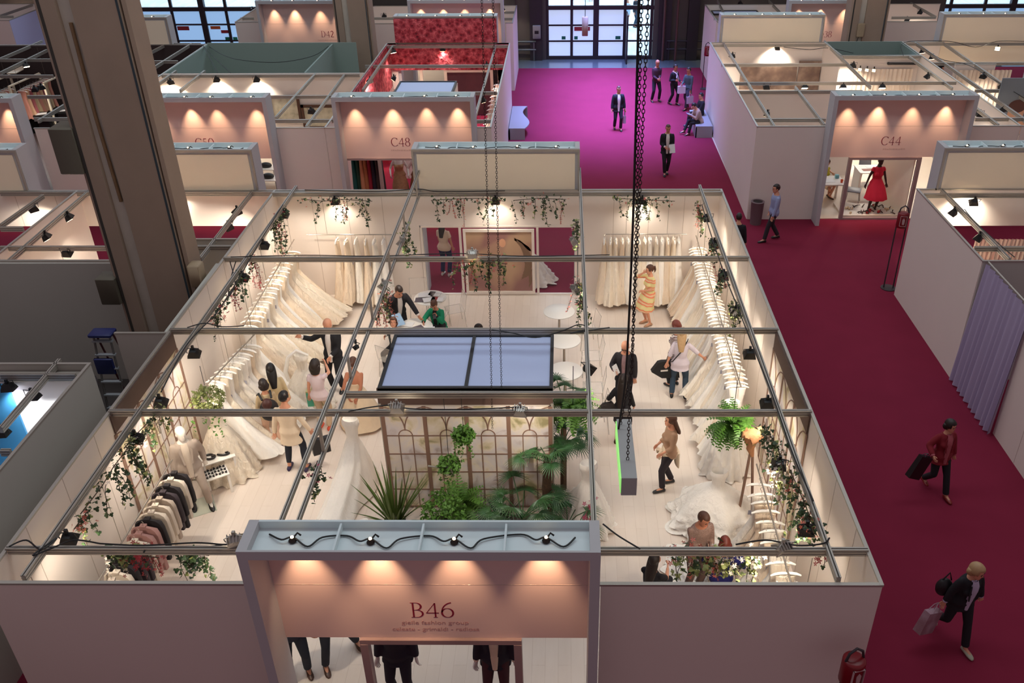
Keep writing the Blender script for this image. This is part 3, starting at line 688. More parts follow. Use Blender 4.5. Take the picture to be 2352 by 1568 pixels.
# main stand, along the left beam
k = dict(group='black floodlights along the left beam')
for i, (u, v) in enumerate([(157, 1235), (312, 1005), (368, 922), (445, 810), (558, 637), (606, 563), (652, 492)]):
    p = at(u, v, 2.86); lab = ['black floodlight at the front end of the left beam', 'black floodlight on the left beam among pale flowers', 'black floodlight by the crossing above the white suit', 'black floodlight on the left beam above the first gown rail', 'black floodlight on the left beam just above the third cross beam', 'black floodlight on the left beam just below the fourth cross beam', 'black floodlight at the far end of the left beam'][i]
    flood(p, (BX0 + .1 + .5, p.y + .7, .9), lab, 70, **k)
k = dict(group='black floodlights along the right beam')
for i, (u, v) in enumerate([(1626, 500), (1640, 560), (1662, 633), (1690, 714), (1722, 812), (1762, 925), (1790, 1065), (1852, 1215)]):
    p = at(u, v, 2.86); lab = ['black floodlight at the far end of the right beam', 'black floodlight by ivy above the fourth cross beam, right beam', 'black floodlight below the fourth cross beam, right beam', 'black floodlight on the right beam above the striped shirt shopper', 'black floodlight on the right beam below the third cross beam', 'black floodlight on the right beam above the second cross beam', 'black floodlight hidden in pale ivy on the right beam', 'black floodlight near the front end of the right beam'][i]
    flood(p, (BX1 - .6, p.y + .7, .9), lab, 70, **k)
for i, (u, lab) in enumerate([(770, 'black floodlight in ivy above the six gown rail'), (1138, 'black floodlight in ivy above the rear picture'), (1475, 'black floodlight in ivy above the right rear gown rail')]):
    p = atY(u, 465, 20.75); flood((p.x, 20.75, 2.85), (p.x, 21.0, 1.6), lab, 45, group='floodlights on the rear beam')
fl(1085, 583, (-2.2, 18.8, .6), 'silver floodlight on the fourth cross beam before the poster', z=3.12, silver=True, power=130)
fl(912, 935, (-2.6, 13.2, .5), 'silver floodlight above the left half of the window mural', z=3.1, silver=True, power=70)
fl(1195, 943, (-.6, 13.0, .3), 'silver floodlight above the right half of the window mural', z=3.0, silver=True, power=70)
fl(540, 1240, (-4.8, 10.5, 0), 'silver floodlight at the front cross beam, left of the portal', z=3.12, silver=True, power=90)
fl(1797, 1257, (2.0, 10.3, 0), 'silver floodlight at the front cross beam, right part', z=3.0, silver=True, power=90)
k = dict(silver=True, power=85, size=.85)
fl(921, 557, (-5.2, 18.4, .6), 'white spotlight in ivy high on the left lattice beam', z=2.95, **k)
fl(880, 655, (-5.2, 16.6, .6), 'white spotlight on the left lattice beam above the suited buyer', z=2.95, **k)
fl(1318, 555, (1.8, 18.6, .6), 'white spotlight on the right lattice beam above the poster', z=2.95, **k)
fl(1322, 665, (1.8, 16.8, .6), 'white spotlight in ivy on the right lattice beam', z=2.95, **k)
fl(1352, 845, (1.9, 14.2, .6), 'black spotlight on the right lattice beam above the bald visitor', z=2.9, power=75)
fl(818, 796, (-5.4, 14.6, .3), 'small black spotlight on the left lattice beam by the gown model', z=2.95, power=75, size=.5)
# other stands
def fx(u, v, dx, dy, lab, power=45, **k):
    p = at(u, v, 2.84); return flood(p, (p.x + dx, p.y + dy, 1.0), lab, power * 3.8, group='floodlights in the other stands', **k)
fx(158, 498, .9, .2, 'black floodlight in the left stand, upper of its pair'); fx(106, 543, .9, .2, 'black floodlight in the left stand, lower of its pair', 70)
fx(76, 478, -.6, .5, 'black floodlight at the left beam of the left stand'); fx(153, 580, .1, .8, 'white lit floodlight below the front beam of the left stand', 40)
fx(545, 485, -.8, .4, 'black floodlight by the short beam left of the bridal stand'); fx(525, 520, -.8, .4, 'small floodlight left of the bridal stand', 40)
p = at(400, 452, 2.84); flood(p, (p.x + .3, 21.1, 2.3), 'floodlight half hidden behind the near column', 110, group='floodlights in the other stands')
p = Vector((10.1, 20.65, 2.84)); flood(p, (p.x, 21.1, 2.3), 'floodlight at the right edge lighting the white wall', 130, group='floodlights in the other stands')
fx(2190, 487, -.5, .5, 'black floodlight on the beam of the curtain stand', 60); fx(2248, 545, -.5, .4, 'lower black floodlight on the beam of the curtain stand', 60)
for i, (u, v) in enumerate([(19, 888), (75, 908), (3, 992)]):
    p = at(u, v, 2.8); flood(p, (p.x + .2, p.y - .1, 0), ['black floodlight hanging over the blue floor, leftmost of the pair', 'black floodlight under the sloping beam over the blue floor', 'black floodlight at the left edge above the blue floor'][i], 110, col=(.80, .90, 1), cold=True, group='floodlights in the blue stand')
fx(903, 118, .4, -.5, 'small floodlight at the left beam of the rose stand', 40); p = at(1017, 113, 2.8); flood(p, (p.x, 37.0, 1.9), 'black floodlight before the ruffled rear wall', 60, group='floodlights in the other stands')
fx(905, 180, -1.5, -.2, 'small floodlight lighting the ruffled left wall', 55); fx(850, 185, -.8, .4, 'lit floodlight at the lower left of the rose stand', 30)
fx(1118, 150, .5, 0, 'floodlight over the right rail of the rose stand', 60); fx(1110, 230, .6, 0, 'lower floodlight over the right rail of the rose stand', 60)
p = at(1000, 190, 2.84); 
fx(497, 183, 0, .6, 'black floodlight below the store beam, left one', 40); fx(589, 183, 0, .6, 'black floodlight below the store beam, right one', 40)
fx(392, 188, -.5, .4, 'black floodlight on the sloping beam above the C50 portal', 50); fx(715, 255, .2, .6, 'small floodlight above the picture frames', 50)
fx(1786, 110, 0, 1.2, 'black floodlight below the rear beam of the C44 stand', 80); fx(1682, 128, -.3, .5, 'floodlight at the left beam of the C44 stand', 50)
for i, u in enumerate((1761, 1848, 1936, 2026)): fx(u, 199, 0, -1.0 if i else .8, ['first', 'second', 'third', 'fourth'][i] + ' floodlight from the left along the C44 cross beam', 65)
fx(2130, 175, -.5, .5, 'black floodlight below the sloping beam near three bright bulbs', 60); fx(1960, 150, 0, .6, 'black floodlight beside the three bright bulbs', 60)
fx(1762, 262, -.5, .2, 'floodlight near the front corner of the C44 stand', 45)
fx(2119, 118, .3, -.4, 'upper small floodlight on the beam right of the far column', 50); fx(2141, 132, .3, -.4, 'lower small floodlight on the beam right of the far column', 50)
fx(2258, 175, .4, .3, 'black floodlight hanging in the upper right stand', 60); fx(2300, 200, .3, .8, 'floodlight over the lower partition at the upper right', 60); fx(2306, 250, -.3, .4, 'floodlight near the poster of a woman at the right edge', 60)
fx(2250, 262, -.1, .3, 'floodlight right of the C44 portal', 50)
p = atY(2291, 112, 36.7); flood(p, CAM, 'very bright floodlight facing the camera at the upper right', 25, group='floodlights in the other stands', size=.9)
for i in range(3): p = atY(1975 + 16 * i, 160 + i, 34.5); flood(p, CAM, ['left', 'middle', 'right'][i] + ' of three bright bulbs in a row in the C44 stand', 12, size=.6, group='three bright bulbs')
fx(16, 15, .3, .6, 'black floodlight in the upper left corner stand, left one', 60); fx(46, 15, .3, .6, 'black floodlight in the upper left corner stand, right one', 60)
fx(882, 37, .2, .3, 'bright lamp between the far column and the rose portal', 60); fx(1155, 20, 0, .5, 'floodlight in the stand left of the entrance', 60)
fx(2113, 28, .3, .4, 'floodlight under the sloping beam top right', 60); fx(2083, 45, .3, .6, 'floodlight under the level beam top right', 60); fx(1700, 8, .4, .3, 'floodlight in the stand right of the entrance', 70)
fx(580, 22, .3, .6, 'floodlight in the stand left of the D42 portal', 60)
fx(95, 200, -.4, .3, 'dim lamp over the pink garments in the dark stand', 70); fx(60, 150, .5, -.6, 'second dim lamp over the pink garments in the dark stand', 50)
p = at(80, 205, 2.84); flood(p, (p.x - .1, p.y + .6, 1.0), 'lamp in front of the blush garments, dark stand', 160, group='floodlights in the other stands')
# ============================================================ figures
def remesh(mb, vox, it=4):
    me = bpy.data.meshes.new('tmp'); me.from_pydata(mb.v, [], mb.f); o = bpy.data.objects.new('tmp', me); COL.objects.link(o)
    r = o.modifiers.new('r', 'REMESH'); r.mode = 'VOXEL'; r.voxel_size = vox; r.adaptivity = 0
    if it: s = o.modifiers.new('s', 'SMOOTH'); s.factor = .5; s.iterations = it
    bpy.context.view_layer.update()
    e = o.evaluated_get(bpy.context.evaluated_depsgraph_get()); m = e.to_mesh()
    out = MB(); out.v = [tuple(v.co) for v in m.vertices]; out.f = [tuple(p.vertices) for p in m.polygons]; out.mi = [0] * len(out.f)
    e.to_mesh_clear(); bpy.data.objects.remove(o); bpy.data.meshes.remove(me); return out
def ik(a, t, l1, l2, pole):
    v = t - a; d = min(v.length, (l1 + l2) * .998); u = v.normalized(); x = (l1 * l1 - l2 * l2 + d * d) / (2 * d); h = math.sqrt(max(l1 * l1 - x * x, 0))
    p = pole - u * pole.dot(u); p = p.normalized() if p.length > 1e-5 else Vector((0, -1, 0))
    return a + u * x + p * h, a + u * d
SKIN = mat('skin', (214, 152, 122), .55); SKIN_D = mat('skin_dark', (64, 40, 34), .5); SKINT = mat('tanned_skin', (188, 122, 92), .55)
MANQ = mat('white_mannequin', (232, 222, 212), .45)
EYE = mat('eye_dark', (30, 22, 20), .3); LIP = mat('lip', (164, 84, 76), .5)
def fabric(name, c, **k): return mat(name, c, k.pop('rough', .85), var=k.pop('var', .06), scale=14, **k)
HAIRC = {'dark': mat('dark_hair', (38, 26, 22), .5, var=.2, scale=30), 'brown': mat('brown_hair', (84, 50, 34), .5, var=.2, scale=30), 'red': mat('auburn_hair', (104, 40, 28), .45, var=.2, scale=30),
         'blonde': mat('blonde_hair', (178, 144, 104), .5, var=.2, scale=30), 'grey': mat('grey_hair', (110, 100, 92), .6, var=.2, scale=30), 'black': mat('black_hair', (20, 15, 16), .45, var=.2, scale=30)}
TORSO = {'m': [(-.12, .150, .095), (-.02, .165, .115), (.10, .148, .105), (.24, .168, .118), (.37, .180, .122), (.435, .160, .105), (.49, .100, .080), (.55, .062, .062)],
         'f': [(-.12, .160, .105), (-.02, .178, .122), (.12, .126, .092), (.25, .142, .122), (.34, .148, .116), (.42, .132, .092), (.48, .080, .066), (.55, .050, .054)]}
def head_mesh(mb, M, s, mats_face=True, hair=None):
    prof = [(-.115, .026, -.074, -.01), (-.105, .040, -.086, .0), (-.08, .055, -.090, .02), (-.045, .064, -.088, .055), (0, .071, -.087, .085), (.035, .075, -.089, .095), (.07, .070, -.076, .092), (.095, .054, -.054, .074), (.112, .030, -.028, .046), (.117, .008, -.006, .02)]
    rings = []; s = s * 1.07
    for z, w_, fy, by in prof:
        cy, d = (fy + by) / 2, (by - fy) / 2; ring = []
        for k in range(16):
            a = 2 * pi * k / 16; c_, s_ = cos(a), sin(a)
            ring.append((w_ * abs(c_) ** .85 * (1 if c_ > 0 else -1) * s, (cy + d * abs(s_) ** .9 * (1 if s_ > 0 else -1)) * s, z * s))
        rings.append(ring)
    mb.loft(rings, M=M)
    mb.loft([[(-.006 * s, -.084 * s, .015 * s), (.006 * s, -.084 * s, .015 * s), (0, -.095 * s, .012 * s)], [(-.014 * s, -.08 * s, -.03 * s), (.014 * s, -.08 * s, -.03 * s), (0, -.112 * s, -.026 * s)], [(-.010 * s, -.08 * s, -.040 * s), (.010 * s, -.08 * s, -.040 * s), (0, -.092 * s, -.040 * s)]], M=M)
    for x in (-1, 1): mb.ell((x * .072 * s, .005 * s, -.01 * s), (.010 * s, .018 * s, .030 * s), 8, 6, M)
    if mats_face:
        mb.mat(1)
        for x in (-1, 1):
            mb.ell((x * .029 * s, -.082 * s, .004 * s), (.012 * s, .008 * s, .006 * s), 8, 4, M)
            mb.ell((x * .030 * s, -.088 * s, .024 * s), (.018 * s, .005 * s, .004 * s), 8, 4, M)
        mb.mat(2); mb.ell((0, -.088 * s, -.062 * s), (.022 * s, .008 * s, .007 * s), 8, 4, M); mb.mat(0)
def hand_mesh(mb, w_, d, s, side, curl=.35, up=None):
    d = d.normalized(); u = Vector(up or (0, 0, 1)); n = d.cross(u)
    if n.length < .2: u = Vector((side * 1., .2, 0)); n = d.cross(u)
    n.normalize(); u = n.cross(d).normalized()
    # palm frame: d along the hand, u across, n palm normal
    q = Matrix((u, d, n)).transposed().to_4x4(); q.translation = w_
    mb.loft([[(x * a * s, y * s, z * b * s) for x, z in ((-.03, -.008), (-.02, -.013), (.02, -.013), (.03, -.008), (.03, .008), (.02, .013), (-.02, .013), (-.03, .008))] for y, a, b in ((-.02, .8, 1.1), (.02, 1.1, 1.2), (.06, 1.3, 1.1), (.085, 1.25, .9))], M=q)
    for i, (x, L) in enumerate(((-.030, .062), (-.010, .076), (.011, .072), (.031, .056))):
        c = curl * (1 + .12 * i); y1 = .08 + L * .5 * cos(c); z1 = -L * .5 * sin(c); y2 = y1 + L * .5 * cos(c * 2.4); z2 = z1 - L * .5 * sin(c * 2.4)
        mb.tube([q @ Vector((x * s, .078 * s, 0)), q @ Vector((x * 1.05 * s, y1 * s, z1 * s)), q @ Vector((x * 1.08 * s, y2 * s, z2 * s))], [.0095 * s, .0085 * s, .007 * s], 6)
    mb.tube([q @ Vector((-.03 * side * s, .015 * s, 0)), q @ Vector((-.058 * side * s, .045 * s, -.012 * s)), q @ Vector((-.062 * side * s, .078 * s, -.026 * s))], [.012 * s, .010 * s, .008 * s], 6)
PEOPLE = []
def person(label, x, y, face=0, h=1.70, sex='m', z=.0, skin=None, lean=0, side=0, twist=0, pz=None, hl=None, hr=None, fl_=None, fr=None, head=(0, 10), hair='short', hc='dark', hlen=.3,
           top=None, sleeve=1, top_len=0, jacket=None, open_=True, pants=None, pant_frac=1, skirt=None, skirt_len=.5, dress=None, shoes=None, name='person', cat='person', curl=.35, elbow=None, face_m=True, handup=None, group=None, scarf=None, glasses=False, hide_feet=False, armless=False, flare=.06, neckline=0):
    s = h / 1.72; skin = skin or SKIN
    t = thing(name, label, cat, (x, y, z), radians(face), group)
    pz = (pz if pz is not None else .93) * s
    T = Matrix.Translation((0, 0, pz)) @ Matrix.Rotation(radians(twist), 4, 'Z') @ Matrix.Rotation(radians(side), 4, 'Y') @ Matrix.Rotation(radians(lean), 4, 'X')
    P = lambda a, b, c: T @ Vector((a * s, b * s, c * s))
    shw = .172 if sex == 'm' else .148
    lk = 1. if sex == 'm' else .94
    SH = {1: P(shw, .005, .425), -1: P(-shw, .005, .425)}
    HD = {1: Vector(hl if hl else (.26, -.06, .78)) * s, -1: Vector(hr if hr else (-.26, -.06, .78)) * s}
    FT = {1: Vector(fl_ if fl_ else (.10, .0, .08)) * s, -1: Vector(fr if fr else (-.10, .0, .08)) * s}
    AR, LG = {}, {}
    for k in (1, -1):
        ep = (elbow[0 if k > 0 else 1] if elbow else None) or (k * .45, .8, -.4)
        AR[k] = ik(SH[k], HD[k], .285 * s * lk, .25 * s * lk, Vector(ep))
        hip = Vector((k * .088 * s, 0, pz - .03 * s)); LG[k] = (hip,) + ik(hip, FT[k], .43 * s, .43 * s, Vector((k * .12, -1, .15)))
    def torso(mb, e, z0=-.12, z1=.56, drop=0, low=None):
        rings = []; R_ = TORSO[sex]; rows = [r for r in R_ if z0 - .03 <= r[0] <= z1]
        if drop: rings.append([(1.0, -.12 - drop)])
        out = []
        if drop:
            a, b = (R_[0][1] + (low or .02) + drop * .12, R_[0][2] + (low or .02) + drop * .12); out.append((-.12 - drop, a, b))
        out += [(r[0], r[1] * (.95 if r[0] > 0 else 1) + (.020 if e > 0 and r[0] < 0 else 0), r[2] + (.014 if e > 0 and r[0] < 0 else 0)) for r in rows]
        vs = [[T @ Vector(((w_ + e / s) * cos(2 * pi * k / 20) * s, (d_ + e / s) * sin(2 * pi * k / 20) * s, zz * s)) for k in range(20)] for zz, w_, d_ in out]
        mb.loft(vs)
        if sex == 'f' and z1 > .3:
            for k in (1, -1): mb.ell(P(k * .065, -.088, .275), ((.058 + e / s) * s,) * 3, 10, 8)
    def arm(mb, e, f0=0, f1=1., fat=1., cuff=0):
        for k in (1, -1):
            A, (E, Wt) = SH[k], AR[k]
            if f1 <= .5: q = A + (E - A) * (f1 * 2); mb.tube([A, A.lerp(q, .3), q], [.040 * s + e, .048 * s + e, .046 * s + e + cuff])
            else:
                q = E + (Wt - E) * ((f1 - .5) * 2); mb.tube([A, A.lerp(E, .2), A.lerp(E, .5), E], [.040 * s + e, .048 * s + e, .046 * s * fat + e, .040 * s * fat + e], 10); mb.tube([E, E.lerp(q, .4), q], [.040 * s * fat + e, .038 * s * fat + e, (.038 - .010 * (f1 - .5) * 2) * s + e + cuff], 10)
                mb.ell(E, (.040 * s + e,) * 3, 10, 8)
            mb.ell(A, (.046 * s + e * .6,) * 3, 10, 8)
    def leg(mb, e, f1=1., wide=0):
        for k in (1, -1):
            H_, K_, A_ = LG[k]
            if f1 <= .5: q = H_.lerp(K_, f1 * 2); mb.tube([H_, q], [.088 * s + e, .070 * s + e + wide], 12); mb.ell(H_, (.088 * s + e,) * 3, 10, 8)
            else:
                q = K_.lerp(A_, (f1 - .5) * 2)
                mb.ell(H_, (.088 * s + e,) * 3, 10, 8); mb.tube([H_, H_.lerp(K_, .5), K_], [.088 * s + e, .075 * s + e, .056 * s + e], 12); mb.ell(K_, (.056 * s + e,) * 3, 10, 8)
                mb.tube([K_, K_.lerp(q, .35), q], [.054 * s + e, .055 * s + e, .036 * s + e + wide], 12)
    # body
    b = MB(); torso(b, 0); 
    nk = P(0, .008, .50); hb = P(0, -.012, .61); b.tube([nk, hb], [.055 * s * (.85 if sex == 'f' else 1), .050 * s * (.85 if sex == 'f' else 1)], 10)
    if not armless: arm(b, -.004)
    leg(b, -.006)
    if not hide_feet:
        for k in (1, -1):
            A_ = LG[k][2]; b.tube([A_, A_ + Vector((k * .01, -.10, -.045)) * s, A_ + Vector((k * .02, -.17, -.06)) * s], [.034 * s, .034 * s, .02 * s], 8)
    b = remesh(b, .016 * s, 5)
    HM = T.to_3x3().to_4x4(); HM = Matrix.Rotation(radians(head[0]), 4, 'Z') @ Matrix.Rotation(radians(lean * .35 + head[1]), 4, 'X')
    hcn = hb + (T.to_3x3() @ Vector((0, -.02, .065 * s)))
    HMm = Matrix.Translation(hcn) @ (Matrix.Rotation(radians(twist), 4, 'Z') @ HM)
    head_mesh(b, HMm, s * (.96 if sex == 'f' else 1), face_m)
    if not armless:
        for k in (1, -1): hand_mesh(b, AR[k][1], AR[k][1] - AR[k][0], s * (1 if sex == 'm' else .9), k, curl, handup)
    b.build('body', [skin, EYE, LIP] if face_m else [skin, skin, skin], t, local=True, smooth=60)
    # clothing
    if pants:
        m_ = MB(); m_.loft([[T @ Vector(((w_ + .014 / s) * cos(2 * pi * k / 20) * s, (d_ + .014 / s) * sin(2 * pi * k / 20) * s, zz * s)) for k in range(20)] for zz, w_, d_ in [r for r in TORSO[sex] if r[0] < .07]])
        leg(m_, .011, .5 + .5 * pant_frac if pant_frac < 1 else .97, .014 if pant_frac >= 1 else 0); remesh(m_, .017 * s, 3).build('trousers', pants, t, local=True, smooth=60)
    if skirt or dress:
        cl = skirt or dress; m_ = MB(); seated = pz < .75 * s
        if seated:
            m_.loft([[T @ Vector(((w_ + .014) * cos(2 * pi * k / 20) * s, (d_ + .014) * sin(2 * pi * k / 20) * s, zz * s)) for k in range(20)] for zz, w_, d_ in [r for r in TORSO[sex] if r[0] < .15]])
            leg(m_, .03, .45); m_.tube([Vector((0, 0, pz)), (LG[1][1] + LG[-1][1]) / 2 * .9 + Vector((0, 0, pz * .1))], [.10 * s, .07 * s])
            remesh(m_, .02 * s, 4).build('skirt', cl, t, local=True)
        else:
            rings = []; n = 40; hem = pz - skirt_len * s
            for i in range(13):
                f = i / 12; zz = (pz + .12 * s) * (1 - f) + hem * f; hipf = min(1, f * 2.5)
                w_ = (.135 + .06 * hipf + flare * f * 2) * s; d_ = (.10 + .045 * hipf + flare * f * 2) * s
                off = ((LG[1][1] + LG[-1][1]) / 2).y * min(1, f * 1.2)
                rings.append([((w_ + .012 * s * f * sin(k * 2 * pi / n * 9)) * cos(2 * pi * k / n), off + (d_ + .012 * s * f * sin(k * 2 * pi / n * 9)) * sin(2 * pi * k / n), zz) for k in range(n)])
            m_.loft(rings); m_.build('skirt', cl, t, local=True)
    if top or dress:
        m_ = MB(); torso(m_, .010, -.12 if not dress else -.05, .53 - neckline, drop=top_len, low=.028)
        if sleeve: arm(m_, .009, 0, sleeve, cuff=.005)
        elif not neckline:
            for k in (1, -1): m_.ell(SH[k], (.04 * s, .05 * s, .05 * s), 10, 8)
        remesh(m_, .016 * s, 3).build('top', top or dress, t, local=True, smooth=60)
    if jacket:
        m_ = MB(); torso(m_, .022, -.12, .51, drop=.07, low=.045); arm(m_, .018, 0, .93, 1.1, .004)
        jk_ = remesh(m_, .018 * s, 3).build('jacket', jacket, t, local=True, smooth=60)
        if open_:
            # shirt front seen between the open lapels
            q = MB(); rows = [(-.15, .032, .165), (0, .045, .158), (.15, .055, .160), (.30, .060, .166), (.42, .055, .150), (.50, .045, .098)]
            R1 = [[P(xx * w_, -d_ + .015 - .02 * (1 - xx * xx), zz) for xx in (-1, -.5, 0, .5, 1)] for zz, w_, d_ in rows]
            q.loft(R1, closed=False); R2 = [[p + (T.to_3x3() @ Vector((0, .03 * s, 0))) for p in r] for r in R1]; q.loft(R2, closed=False)
            q.build('shirt_front', top if top else fabric('white_shirt', (222, 214, 210)), t, local=True)
            for k in (1, -1):
                m_ = MB(); m_.loft([[P(k * (.045 + .0), -.168, .12), P(k * .075, -.172, .14), P(k * .11, -.155, .40), P(k * .075, -.135, .46)], [P(k * .045, -.178, .12), P(k * .075, -.182, .14), P(k * .11, -.165, .40), P(k * .075, -.145, .46)]]); m_.build('lapel', jacket, jk_, local=True)
    if scarf:
        m_ = MB(); m_.tube([P(.07, .03, .50), P(.05, -.09, .47), P(.0, -.14, .38), P(-.03, -.17, .25)], [.025 * s] * 4); m_.tube([P(-.07, .03, .50), P(-.05, -.09, .47), P(.02, -.15, .36), P(.08, -.18, .18)], [.025 * s] * 4); m_.tube([P(.07, .03, .5), P(0, .07, .5), P(-.07, .03, .5)], .025 * s); m_.build('scarf', scarf, t, local=True)
    if shoes and not hide_feet:
        for k in (1, -1):
            A_ = LG[k][2]; q = MB(); zf = A_.z - .08 * s
            q.loft([[(A_.x + k * .012 * s * f + w_ * cos(2 * pi * j / 12) * s, A_.y + yy * s, zf + (.002 + hh * (.5 + .5 * sin(2 * pi * j / 12))) * s) for j in range(12)] for f, yy, w_, hh in ((0, .065, .02, .05), (0, .05, .036, .075), (0, .01, .040, .085), (.3, -.05, .043, .075), (.7, -.11, .047, .058), (1, -.16, .040, .045), (1, -.19, .02, .03))])
            q.build('shoe', shoes, t, local=True)
    if glasses:
        q = MB()
        for k in (1, -1): q.tube([HMm @ Vector((k * (.03 + .024 * cos(a)) * s, -.100 * s, (.004 + .018 * sin(a)) * s)) for a in [2 * pi * i / 10 for i in range(11)]], .004 * s, 5); q.tube([HMm @ Vector((k * .054 * s, -.098 * s, .008 * s)), HMm @ Vector((k * .074 * s, 0, .006 * s))], .003 * s, 5)
        q.build('glasses', BLACK, t, local=True)
    if hair and hair != 'bald':
        m_ = MB(); sc = s * (1.07 if sex == 'm' else 1.08); big = {'short': 1.0, 'bob': 1.10, 'long': 1.06, 'ponytail': 1.0, 'bun': 1.0, 'curly': 1.22, 'balding': .97}[hair]
        rings = []
        for i in range(13):
            th = pi * i / 12; ring = []
            for k in range(20):
                a = 2 * pi * k / 20; v = Vector((.080 * sin(th) * cos(a), .103 * sin(th) * sin(a) + .008, .104 * cos(th) + .022))
                fr_ = v.y < .012 and v.z < (.062 if hair != 'balding' else .2)
                lowb = v.z < (-.06 if hair in ('short', 'ponytail', 'bun', 'balding') else -.09)
                f = big
                if hair == 'balding' and v.z > .05: f = .82
                if fr_ and abs(v.x) < (.066 if hair in ('short', 'balding') else .058): f = .72
                if lowb: f = .75
                v = Vector((v.x * f, (v.y - .008) * f + .008, (v.z - .022) * f + .022))
                if hair == 'curly' and f > 1: v *= 1 + .10 * mnoise.noise(v * 60)
                
                if hair in ('long', 'bob'): v *= 1 + .03 * mnoise.noise(v * 30)
                ring.append(HMm @ (v * sc))
            rings.append(ring)
        m_.loft(rings)
        if hair in ('long', 'bob', 'curly'):
            L = {'long': hlen, 'bob': .02, 'curly': .10}[hair]
            bk = T.to_3x3() @ Vector((0, .115, 0)) * s
            rr = []
            for i in range(8):
                f = i / 7; c = HMm @ (Vector((0, .045, .03 - .10 * f)) * s); c.z -= L * s * f
                tgt = P(0, .155, .50 - L * .8 * f)
                c = c.lerp(Vector((tgt.x, tgt.y, c.z)), min(1, f * 1.1) if L > .1 else 0)
                wd = (.088 + .016 * sin(f * 4)) * (1 - .35 * f * (L > .15)) * big; dd = (.058 - .026 * f * (L > .1)) * big
                rr.append([c + Vector((wd * s * cos(2 * pi * k / 16), dd * s * sin(2 * pi * k / 16) , 0)) for k in range(16)])
            RZ = Matrix.Rotation(radians(head[0] * .5 + twist), 4, 'Z')
            m_.loft(rr)
        if hair == 'ponytail': m_.tube([HMm @ (Vector((0, .09, .04)) * s), HMm @ (Vector((0, .135, .03)) * s), HMm @ (Vector((0, .14, -.05)) * s), HMm @ (Vector((0, .12, -.13)) * s)], [.02 * s, .034 * s, .03 * s, .008 * s])
        if hair == 'bun': m_.ell(HMm @ (Vector((0, .11, .03)) * s), (.038 * s, .038 * s, .036 * s))
        m_.build('hair', HAIRC[hc], t, local=True, smooth=80)
    t['joints'] = 0; del t['joints']
    return t, dict(T=T, AR=AR, LG=LG, HM=HMm, R=Matrix.Translation((x, y, z)) @ Matrix.Rotation(radians(face), 4, 'Z'), s=s)
def bag(label, p, rz, size, m_, handle=.25, cat='bag', name='carrier_bag', drop=True, tilt=0):
    """p = where the handles are held"""
    w_, d_, h_ = size; t = thing(name, label, cat, p, rz)
    M = Matrix.Rotation(tilt, 4, 'Y'); z1 = -handle
    mb = MB(); mb.loft([[(-w_ / 2, -d_ / 2, z1 - h_), (w_ / 2, -d_ / 2, z1 - h_), (w_ / 2, d_ / 2, z1 - h_), (-w_ / 2, d_ / 2, z1 - h_)], [(-w_ / 2 * 1.03, -d_ / 2 * .8, z1), (w_ / 2 * 1.03, -d_ / 2 * .8, z1), (w_ / 2 * 1.03, d_ / 2 * .8, z1), (-w_ / 2 * 1.03, d_ / 2 * .8, z1)]], M=M); bb_ = mb.build('bag_body', m_, t, local=True, smooth=0)
    for y in (-d_ * .35, d_ * .35): MB().tube([M @ Vector((-w_ * .22, y, z1 - .01)), M @ Vector((-w_ * .12, y * .5, z1 + handle * .7)), M @ Vector((0, 0, 0)), M @ Vector((w_ * .12, y * .5, z1 + handle * .7)), M @ Vector((w_ * .22, y, z1 - .01))], .007, 6).build('handle', m_, bb_, local=True)
    return t
def sheet(label, p, rz, w_, h_, m_, tilt=0, name='paper_sheet', cat='paper', th=.004, group=None):
    o = MB().box(-w_ / 2, -h_ / 2, 0, w_ / 2, h_ / 2, th).build(name, m_, local=True, smooth=0); o.location = p; o.rotation_euler = (tilt, 0, rz); return tag(o, label, cat, group)
def wpt(j, k=1):    # world position of a wrist
    return j['R'] @ j['AR'][k][1]
# ============================================================ people
DK = fabric('near_black_suit', (26, 24, 30)); WH = fabric('white_cotton', (226, 218, 212)); JEAN = fabric('blue_denim', (48, 66, 84), var=.15); DKJ = fabric('dark_denim', (34, 38, 50), var=.12)
LSH = mat('black_leather', (24, 20, 20), .35); BSH = mat('brown_leather', (74, 46, 32), .4); CREAMF = fabric('cream_cotton', (226, 206, 180)); GREYF = fabric('grey_wool', (86, 92, 96)); NAVY = fabric('navy_suit', (30, 24, 38))
PAPER = mat('white_paper', (232, 230, 228), .6)
STEP = lambda a: dict(fl_=(.10, -a, .08), fr=(-.10, a, .10))
def G(u, v): p = at(u, v, 0); return p.x, p.y
# --- aisle
x, y = G(1418, 298); _, j = person('man walking towards the camera in black suit and white shirt, far aisle', x, y, 8, 1.76, jacket=DK, top=WH, pants=DK, shoes=LSH, hc='brown', hair='short', **STEP(.12), hl=(.27, -.05, .78), head=(0, 5))
bag('slim pale paper bag carried by the man in open black suit', wpt(j, 1) - Vector((0, 0, .06)), .3, (.10, .08, .30), mat('pale_bag', (170, 150, 160), .6), .22)
x, y = G(1528, 400); _, j = person('man in black suit and tie holding a white sheet before him', x, y, 0, 1.80, jacket=DK, top=WH, pants=DK, shoes=LSH, hc='brown', fl_=(.05, .10, .08), fr=(-.04, -.12, .08), hl=(.08, -.25, 1.02), hr=(-.08, -.22, 1.02), head=(0, 12), scarf=None)
sheet('white sheet held by the man in suit and tie', wpt(j, 1) + Vector((.06, -.06, -.02)), .3, .22, .30, PAPER, radians(70))
